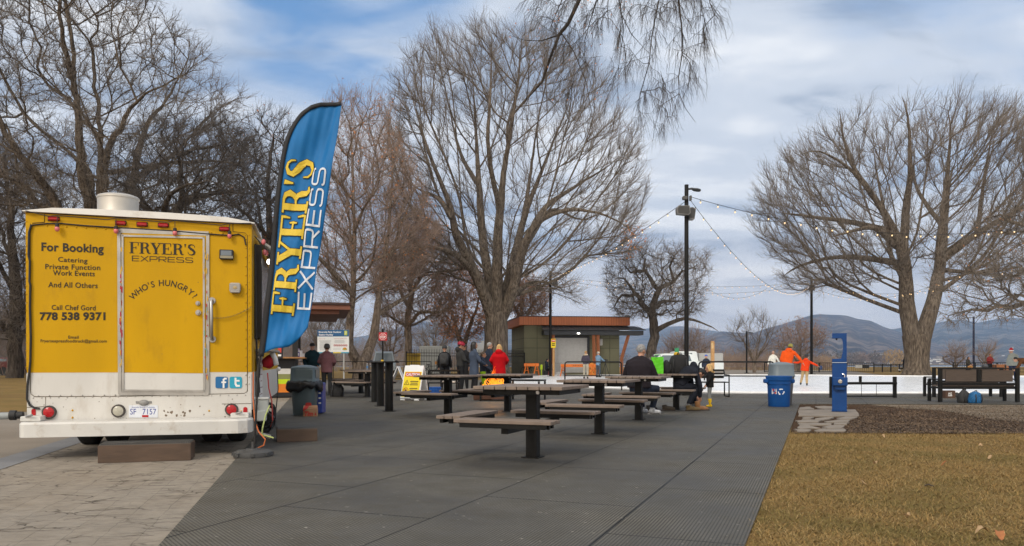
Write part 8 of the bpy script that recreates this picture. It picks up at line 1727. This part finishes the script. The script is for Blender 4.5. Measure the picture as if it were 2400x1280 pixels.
    # --- hair and headwear
    if hair is not None:
        m = MB(); m.ell(hp(0, -.018, .038), (.087 * hk, .098 * hk, .100 * hk), 16, 10, HM)
        if hair_style == 'long': m.tube([hp(0, -.03, .10), hp(0, -.075, .02), hp(.0, -.085, -.12), hp(0, -.085, -.28), hp(0, -.08, -.42)], [.05 * hk, .088 * hk, .095 * hk, .10 * hk, .06 * hk], 14, ell=(1.05, .6)); [m.tube([hp(s * .075, .0, .05), hp(s * .085, -.01, -.08), hp(s * .085, -.02, -.24)], [.03 * hk, .03 * hk, .02 * hk], 8) for s in (-1, 1)]
        if hair_style == 'bob': m.tube([hp(0, -.02, .09), hp(0, -.035, .0), hp(0, -.035, -.10), hp(0, -.03, -.135)], [.06 * hk, .095 * hk, .105 * hk, .085 * hk], 16, ell=(1.0, .78)); [m.tube([hp(s * .075, .02, .05), hp(s * .088, .015, -.05), hp(s * .085, .01, -.12)], [.03 * hk, .032 * hk, .022 * hk], 8) for s in (-1, 1)]
        # keep the face free: drop what lies before the face plane
        hm = blend(m, 'hair', hair, root, .014 * hk, 2); me = hm.data; bm = bmesh.new(); bm.from_mesh(me); inv = HM.transposed(); dele = []
        for v in bm.verts:
            q = inv @ (v.co - H) / hk
            if q.y > .052 and q.z < .062: dele.append(v)
            elif hair_style == 'short' and q.z < -.045 and q.y > -.2: dele.append(v)
        bmesh.ops.delete(bm, geom=dele, context='VERTS'); bm.to_mesh(me); bm.free()
        hm.modifiers.new('t', 'SOLIDIFY').thickness = .012
    if hat:
        kind, hm_ = hat; m = MB(); mats = hm_ if isinstance(hm_, list) else [hm_]
        if kind == 'cap': 
            m.T = Matrix.Translation(H) @ HM.to_4x4() @ Matrix.Scale(hk, 4); m.lathe([(.096, .035), (.097, .06), (.088, .10), (.06, .132), (.01, .142)], n=20); m.prism([(x, .075 + .085 * (1 - (x / .085) ** 2), .042) for x in np.linspace(-.085, .085, 9)] + [(.075, .04, .048), (-.075, .04, .048)], (0, 0, .008))
        elif kind == 'beanie': m.T = Matrix.Translation(H) @ HM.to_4x4() @ Matrix.Scale(hk, 4); m.lathe([(.094, .0), (.102, .005), (.104, .045), (.099, .05), (.098, .075), (.085, .118), (.05, .145), (.01, .152)], (0, -.012, .012), n=20)
        elif kind == 'helmet':
            m.T = Matrix.Translation(H) @ HM.to_4x4() @ Matrix.Scale(hk, 4); m.ell((0, -.01, .075), (.105, .135, .082), 18, 10)
            for s in (-.06, -.02, .02, .06): m.tube([(s, .11, .10), (s, .03, .158), (s, -.06, .155), (s, -.13, .10)], .014, 6)
        elif kind == 'santa': m.T = Matrix.Translation(H) @ HM.to_4x4() @ Matrix.Scale(hk, 4); m.use(0).lathe([(.10, .05), (.10, .08), (.08, .14), (.045, .19), (.01, .20)], (0, -.01, .0), n=18); m.use(1).tube([(.105 * math.cos(t), -.01 + .105 * math.sin(t), .04) for t in np.linspace(0, 2 * math.pi, 17)[:-1]], .022, 7, closed=True); m.ell((.05, -.06, .19), .03, 8, 6)
        m.build('helmet' if kind == 'helmet' else 'hat', mats, root, smooth=45)
    if extra and 'pack' in extra:
        c_, w, hh, m_ = extra['pack']; m = MB(); m.box(Vector(c_) * S, (w * S, .2 * S, hh * S), bev=.07 * S); m.box((Vector(c_) + Vector((0, -.11, -.07))) * S, (w * .75 * S, .08 * S, hh * .5 * S), bev=.03 * S); m.build('backpack', m_, root, smooth=50)
    if extra and 'scarf' in extra: m = MB(); m.tube([nk + Vector((.115 * math.cos(t), .10 * math.sin(t), .03 + .02 * math.sin(t))) * S for t in np.linspace(0, 2 * math.pi, 15)[:-1]], .035 * S, 8, closed=True); m.build('fur_collar', extra['scarf'], root, smooth=True)
    return root
gp = lambda px, z, zz=Z0: (Wp(px, 849, z).x, z, zz)
C_BLACK = cloth('black', (.016, .016, .018)); C_NAVY = cloth('navy', (.022, .028, .045)); C_JEAN = cloth('jean', (.035, .06, .11)); C_GREYD = cloth('charcoal', (.035, .035, .035)); SH_BLK = mat('shoe_black', (.016, .015, .015), .5, var=.2); SH_BRN = mat('shoe_brown', (.12, .06, .025), .6, var=.2); H_BLK = mat('hair_black', (.010, .009, .009), .45, var=.3, scale=20, stretch=(1, 1, .2)); H_GREY = mat('hair_grey', (.27, .265, .26), .7, var=.4, scale=30, bump=.5); H_BLOND = mat('hair_blond', (.52, .33, .13), .6, var=.3, scale=26, stretch=(1, 1, .2), bump=.3); H_BRN = mat('hair_brown', (.06, .035, .02), .6, var=.3, scale=20)
walk = dict(knL=(-.10, .10, .50), anL=(-.11, .04, .085), knR=(.10, .02, .5), anR=(.11, -.16, .11))
# the couple by the information board
person('man in black cap and dark teal puffer jacket facing the camera', gp(732, 26.0, .006), 172, 1.70, dict(wrL=(-.20, .16, .98), wrR=(.22, .14, .98), elL=(-.27, .0, 1.16), elR=(.27, .0, 1.16)), cloth('teal', (.012, .035, .045)), C_JEAN, SH_BLK, None, ('cap', BLACKP), face=True, girth=1.08, puffy=.02, look=(.1, 1, -.1))
person('woman in mauve puffer jacket and grey knit hat, seen from behind', gp(766, 24.3, .006), 5, 1.62, dict(wrL=(-.17, .2, 1.05), wrR=(.17, .2, 1.05), elL=(-.27, .0, 1.17), elR=(.27, .0, 1.17)), cloth('mauve', (.16, .075, .085)), C_GREYD, SH_BLK, H_BRN, ('beanie', mat('knit_grey', (.06, .06, .06), .9, bump=.6, bscale=40)), coat=.13, girth=1.05, puffy=.02, look=(-.25, 1, 0))
# round the fire
person('person in black with dark backpack and black knit hat behind the left bench', gp(1042, 29), 8, 1.66, None, C_BLACK, C_BLACK, SH_BLK, None, ('beanie', BLACKP), extra=dict(pack=((.03, -.22, 1.22), .34, .50, FAB('fab_grey', None))), girth=1.0)
person('teenager in red cycle helmet and dark hooded jacket by the fire', gp(1079, 26.4), 62, 1.72, dict(wrL=(-.08, .30, 1.08), wrR=(.12, .27, 1.05), elL=(-.26, .08, 1.15), elR=(.26, .06, 1.13)), C_GREYD, C_BLACK, SH_BLK, H_BLK, ('helmet', mat('helmet_red', (.33, .015, .04), .35, var=.5, scale=22)), hood=True, look=(.3, 1, -.35), face=True)
person('dark haired person looking down, half hidden behind the red helmeted teenager', gp(1088, 28.4), 205, 1.72, None, C_BLACK, C_BLACK, SH_BLK, H_BLK, skin=SKIN2, look=(.3, 1, -.55), face=True)
person('woman with long black hair in a slate blue coat at the fire', gp(1111, 24.8), 68, 1.71, dict(wrL=(-.10, .34, 1.02), wrR=(.08, .36, 1.0), elL=(-.25, .10, 1.14), elR=(.25, .12, 1.12)), cloth('slate', (.050, .068, .105)), C_BLACK, SH_BLK, H_BLK, skin=SKIN2, hair_style='long', coat=.34, look=(.12, 1, .1), face=True, girth=1.12)
person('child in hooded jacket and lime trousers in front of the slate coat woman', gp(1132, 25.4), 80, 1.38, dict(wrL=(-.08, .32, .98), wrR=(.10, .32, .98), elL=(-.24, .1, 1.12), elR=(.24, .1, 1.12)), C_NAVY, cloth('lime', (.30, .52, .015)), SH_BLK, H_BRN, head_k=1.12, look=(.2, 1, -.1), face=True, hood=True, skin=SKIN2)
person('older grey haired man in navy coat behind the slate coat woman', gp(1147, 28.6), 60, 1.78, None, C_NAVY, C_BLACK, SH_BLK, H_GREY, look=(.6, 1, -.1), face=True, coat=.15)
person('blonde woman in bright red winter coat seen from behind at the fire', gp(1170, 26.5), 2, 1.66, dict(elL=(-.30, -.01, 1.17), elR=(.30, -.01, 1.17), wrL=(-.24, .18, 1.04), wrR=(.24, .18, 1.04)), cloth('red', (.42, .004, .008)), C_BLACK, SH_BLK, H_BLOND, hair_style='bob', hood=True, coat=.32, girth=1.22, puffy=.02, look=(.15, 1, 0))
# by the building
person('person in purple grey jacket with fur hood and beige trousers on the ice', gp(1373, 49, .03), 25, 1.76, dict(wrL=(-.14, .26, 1.03), wrR=(.14, .26, 1.03)), cloth('plum', (.055, .048, .068)), cloth('beige', (.34, .31, .25)), SH_BLK, mat('hair_sand', (.30, .19, .08), .7, var=.3, scale=20), coat=.02, extra=dict(scarf=mat('fur_cream', (.5, .42, .30), .9, var=.3, bump=.5)), look=(.45, 1, -.3), puffy=.01)
person('man in pale blue jacket and cream cap standing at a tripod', gp(1402, 53, .03), 48, 1.76, dict(wrR=(.16, .50, 1.13), elR=(.24, .24, 1.17), wrL=(-.05, .42, 1.08), elL=(-.23, .16, 1.12)), cloth('sky', (.16, .26, .38)), cloth('slacks', (.06, .075, .095)), SH_BLK, H_GREY, ('cap', mat('cap_cream', (.55, .47, .34), .8)), coat=.1, look=(.2, 1, -.1))
tp = thing('tripod', 'black camera tripod right of the man in pale blue', 'tripod', gp(1419, 53.2, .03)); mb = MB()
for t in range(3): mb.tube([(0, 0, 1.0), (.36 * math.cos(t * 2.1 + .4), .36 * math.sin(t * 2.1 + .4), 0)], .018, 6); 
mb.tube([(0, 0, .8), (0, 0, 1.12)], .02, 6); mb.build('legs', BLACK, tp); mb = MB(); mb.box((0, 0, 1.18), (.15, .12, .12), bev=.02); mb.cyl((.05, .0, 1.18), (.17, .0, 1.19), .04, n=10); mb.build('camera_body', BLACKP, tp)
sit = dict(pelvis=(0, 0, .55), waist=(0, .0, .72), chest=(0, .01, .93), neck=(0, .03, 1.11), head=(0, .07, 1.25), shL=(-.19, .01, 1.05), shR=(.19, .01, 1.05), elL=(-.25, .06, .80), elR=(.25, .06, .80), wrL=(-.14, .28, .70), wrR=(.14, .28, .70), hiL=(-.1, .02, .52), hiR=(.1, .02, .52), knL=(-.13, .44, .53), knR=(.13, .44, .53), anL=(-.13, .40, .09), anR=(.13, .40, .09))
person('dark seated person left of the lamp post before the building', gp(1281, 58.5, .006), 95, 1.7, sit, C_NAVY, C_BLACK, SH_BLK, H_BLK, hood=True)
mb = MB(); q_ = gp(1280, 58.6, .006); mb.box((q_[0], q_[1], .22), (.45, .45, .44), bev=.02); mb.box((q_[0] - .22, q_[1], .6), (.05, .42, .4), bev=.01); tag(mb.build('camp_chair', BLACKP, origin=q_), 'low dark chair under the seated person by the building', 'chair')
mb = MB(); q_ = gp(1269, 58.0, .006); mb.box((q_[0], q_[1], .68), (.18, .12, .42), bev=.05); mb.tube([(q_[0], q_[1], 0), (q_[0], q_[1], .5)], .04, 8); tag(mb.build('safety_vest', mat('vest_lime', (.45, .62, .02), .6, var=.1), origin=q_), 'lime yellow vest hanging left of the dark seated person', 'vest')
# at the tables
s2 = dict(sit); s2.update(pelvis=(0, 0, .56), waist=(0, -.01, .73), chest=(0, .02, .96), neck=(0, .06, 1.13), head=(.02, .11, 1.275), shL=(-.205, .03, 1.04), shR=(.205, .03, 1.04), elL=(-.30, .08, .80), elR=(.30, .08, .80), knR=(.26, .42, .54), anR=(.16, .46, .125), knL=(-.12, .45, .54), anL=(-.05, .55, .13))
person('grey haired man in black jacket seated with his back to the camera, lacing skates', (Wp(1498, 849, 15.15).x, 15.15, .0), 22, 1.78, s2, cloth('coal', (.020, .016, .020)), C_NAVY, mat('skate_white', (.42, .43, .45), .4, var=.5, scale=18), H_GREY, girth=1.27, look=(.75, 1, -.3), limb=1.1, face=True, skates=True, toes=dict(L=(.3, 1, 0), R=(.9, .5, 0)))
b2 = dict(pelvis=(0, 0, .56), waist=(0, .08, .72), chest=(0, .24, .86), neck=(0, .38, .90), head=(0, .47, .82), shL=(-.17, .30, .86), shR=(.17, .30, .86), elL=(-.22, .38, .58), elR=(.22, .38, .58), wrL=(-.12, .46, .32), wrR=(.10, .44, .32), hiL=(-.1, .02, .53), hiR=(.1, .02, .53), knL=(-.15, .40, .54), knR=(.14, .36, .54), anL=(-.12, .40, .13), anR=(.13, .16, .14))
person('person in dark navy bent double over the skates at the table with the bags', (Wp(1588, 849, 16.9).x, 16.75, .0), 80, 1.76, b2, cloth('midnight', (.016, .018, .026)), cloth('blackjean', (.016, .018, .026)), mat('skate_grey', (.16, .165, .17), .4, var=.8, scale=18), H_BLK, girth=1.1, look=(0, .5, -1), skates=True, toes=dict(L=(0, 1, 0), R=(-.3, 1, 0)), hood=True)
td = dict(head=(0, .03, 1.60), elL=(-.25, .02, 1.16), elR=(.25, .0, 1.14), wrL=(-.22, .16, .93), wrR=(.27, .02, .88), shL=(-.2, 0, 1.40), shR=(.2, 0, 1.40))
person('blonde toddler in black hooded coat and yellow rubber boots', gp(1664, 18.1), 283, .985, td, cloth('toddler_black', (.013, .013, .014)), cloth('grey_leggings', (.19, .20, .20)), mat('boot_yellow', (.72, .45, .008), .35, var=.05), H_BLOND, hair_style='bob', hood=True, coat=.12, girth=1.22, head_k=1.5, look=(-.05, 1, -.25), face=True, boot_h=.26)
def boot(label, p, rz, m, hh=.20, grp=None, s=1.0, name='boot', cat='boots'):
    root = thing(name, label, cat, p, rz, grp); b = MB(); b.tube([(0, -.09 * s, .045), (0, 0, .05), (0, .10 * s, .042), (0, .18 * s, .032)], [.042 * s, .05 * s, .048 * s, .03 * s], 12); b.tube([(0, -.04 * s, .05), (0, -.05 * s, hh)], [.05 * s, .056 * s], 12); blend(b, 'upper', m, root, .012, 2); b = MB(); b.box((0, .04 * s, .012), (.10 * s, .31 * s, .024), bev=.01); b.build('sole', mat('sole_dark', (.05, .035, .025), .8), root)
TAN = mat('boot_tan', (.26, .125, .05), .65, var=.25, scale=14); OLB = mat('boot_olive', (.16, .11, .045), .65, var=.25, scale=14)
boot('tan leather boot standing upright nearer the toddler', tuple(Gp(1640, 962, Z0)), R(-75), TAN, .20, s=1.1); boot('olive brown boot lying just left of the tan boot', tuple(Gp(1619, 963, Z0)), R(-95), OLB, .12, s=1.05)
boot('dark shoe under the table left of the man\'s skates', tuple(Gp(1524, 962, Z0)), R(-60), SH_BLK, .12, name='shoe', cat='shoes'); boot('brown black shoe lying right of the seated man\'s skates', tuple(Gp(1562, 962, Z0)), R(-100), mat('shoe_olive', (.06, .045, .03), .6, var=.2), .12, name='shoe', cat='shoes')
# skaters
ORJ = cloth('orange', (.62, .075, .008)); ORC = cloth('vermilion', (.60, .045, .008))
person('adult skater in orange jacket and olive knit hat leaning to the child', gp(1848, 31.5, .03), 15, 1.80, dict(pelvis=(-.06, 0, .93), chest=(-.01, .04, 1.30), waist=(-.04, .0, 1.1), neck=(.05, .10, 1.46), head=(.09, .16, 1.60), shL=(-.19, .04, 1.41), shR=(.22, .05, 1.40), elR=(.40, .10, 1.20), wrR=(.54, .12, 1.00), elL=(-.27, .02, 1.14), wrL=(-.22, .16, .93), hiL=(-.155, 0, .92), hiR=(.035, 0, .92), knL=(-.18, .05, .5), knR=(.05, .06, .5), anL=(-.22, -.03, .12), anR=(.06, -.02, .12)), ORJ, cloth('seafoam', (.10, .36, .30)), SH_BLK, H_BRN, ('beanie', mat('knit_olive', (.22, .20, .05), .9, bump=.6, bscale=40)), hood=True, coat=.13, girth=1.12, look=(.5, 1, -.4), skates=True)
person('child skater in vermilion jacket with arms outstretched on the ice', gp(1887, 33.6, .03), 25, 1.36, dict(elL=(-.40, .06, 1.32), wrL=(-.62, .12, 1.33), elR=(.42, .03, 1.27), wrR=(.66, .04, 1.14), pelvis=(-.02, 0, .93), chest=(.03, .04, 1.29), neck=(.05, .07, 1.46), head=(.07, .10, 1.62), knL=(-.16, .10, .52), anL=(-.24, .02, .16), knR=(.08, .08, .50), anR=(.10, -.06, .12)), ORC, cloth('khaki', (.42, .30, .16)), SH_BLK, H_BRN, ('helmet', mat('helmet_black', (.02, .02, .022), .4, var=.2)), hood=True, coat=.08, girth=1.18, head_k=1.15, look=(.2, 1, -.2), skates=True, extra=dict())
mb = MB(); q_ = Wp(1924, 862, 33.7); mb.ell(q_, (.07, .05, .1), 10, 7); tag(mb.build('mitten', mat('mitten_navy', (.02, .04, .10), .8, var=.2), origin=q_, smooth=True), 'navy mitten on the outstretched right hand of the child skater', 'mitten')
person('slim skater in white sweater and pale jeans left of the orange adult', gp(1812, 51, .03), 10, 1.78, dict(elR=(.30, .02, 1.18), wrR=(.42, .10, .98), elL=(-.26, 0, 1.14), wrL=(-.30, .05, .90)), cloth('white', (.62, .61, .56)), cloth('pale_jean', (.16, .26, .38)), mat('shoe_white', (.6, .6, .6), .5), mat('hair_rose', (.36, .22, .16), .7, var=.2), skates=True, girth=.9)
person('child in blue cap behind the tube railing left of the wooden post', gp(1655, 44, .03), 20, 1.45, None, C_NAVY, C_BLACK, SH_BLK, None, ('cap', mat('cap_blue', (.02, .08, .40), .7)), head_k=1.1)
# far right
person('runner in black with white cap passing the great trunk', gp(2119, 74, 0), 95, 1.80, dict(pelvis=(0, .05, .95), chest=(0, .12, 1.32), neck=(0, .16, 1.49), head=(0, .22, 1.64), shL=(-.19, .13, 1.43), shR=(.19, .13, 1.43), knR=(.11, .36, .60), anR=(.11, .26, .16), knL=(-.1, .0, .52), anL=(-.1, -.42, .36), elL=(-.26, .02, 1.18), wrL=(-.22, .26, 1.12), elR=(.26, .02, 1.18), wrR=(.22, .3, 1.1)), C_BLACK, C_BLACK, mat('shoe_white', None), H_BLK, ('cap', WHITE), hood=True)
person('dark clothed person sitting on the wall left of the navy lamp post', gp(2268, 62, .25), 150, 1.62, sit, cloth('olive_dark', (.045, .04, .032)), C_GREYD, SH_BLK, H_BRN, face=True, hair_style='bob')
person('man in red vest with navy sleeves looking at his phone', gp(2320, 66, 0), 175, 1.80, dict(wrL=(-.08, .3, 1.12), wrR=(.08, .3, 1.12), elL=(-.27, .05, 1.15), elR=(.27, .05, 1.15)), cloth('vest_red', (.20, .03, .03)), C_BLACK, SH_BLK, mat('hair_rust', (.22, .09, .04), .7), face=True, look=(0, 1, -.4), girth=1.15, puffy=.03)
person('person in grey green jumper and red bobble hat, back to the camera', gp(2374, 42, .006), 15, 1.80, dict(chest=(.02, .03, 1.3), head=(-.06, .08, 1.62), neck=(-.02, .04, 1.48), wrR=(.27, .1, .88)), cloth('sage', (.25, .27, .25)), cloth('navy_trouser', (.022, .03, .065)), SH_BLK, None, ('santa', [mat('hat_red', None), WHITE]), girth=1.25, coat=.08, look=(-.6, 1, 0))
person('stooping person in black and orange top and cream trousers at the right edge', gp(2412, 38, .006), 300, 1.75, dict(pelvis=(0, -.05, .93), waist=(0, .08, 1.05), chest=(0, .28, 1.14), neck=(0, .44, 1.20), head=(0, .56, 1.20), shL=(-.18, .33, 1.17), shR=(.18, .33, 1.17), elL=(-.22, .42, .92), elR=(.22, .42, .92), wrL=(-.15, .55, .74), wrR=(.15, .55, .74)), cloth('blackorange', (.10, .04, .015)), cloth('cream', (.50, .42, .30)), SH_BRN, H_BLK, look=(0, 1, -.6), girth=1.1)
# ================================================================ air: blue haze over the far hills
hz = MB(); hz.box((0, 4350, 345), (13900, 8900, 702)); hz_o = hz.build('haze', (lambda m: m)(bpy.data.materials.new('air')), origin=(0, 4350, -7)); hz_o['kind'] = 'stuff'
hm = hz_o.data.materials[0]; hm.use_nodes = True; nt = hm.node_tree; nt.nodes.clear(); o_ = nt.nodes.new('ShaderNodeOutputMaterial'); pv = nt.nodes.new('ShaderNodeVolumePrincipled'); nt.links.new(pv.outputs[0], o_.inputs['Volume'])
pv.inputs['Color'].default_value = (.45, .65, 1.0, 1); pv.inputs['Density'].default_value = .00013; pv.inputs['Anisotropy'].default_value = .0
scene.cycles.volume_bounces = 0
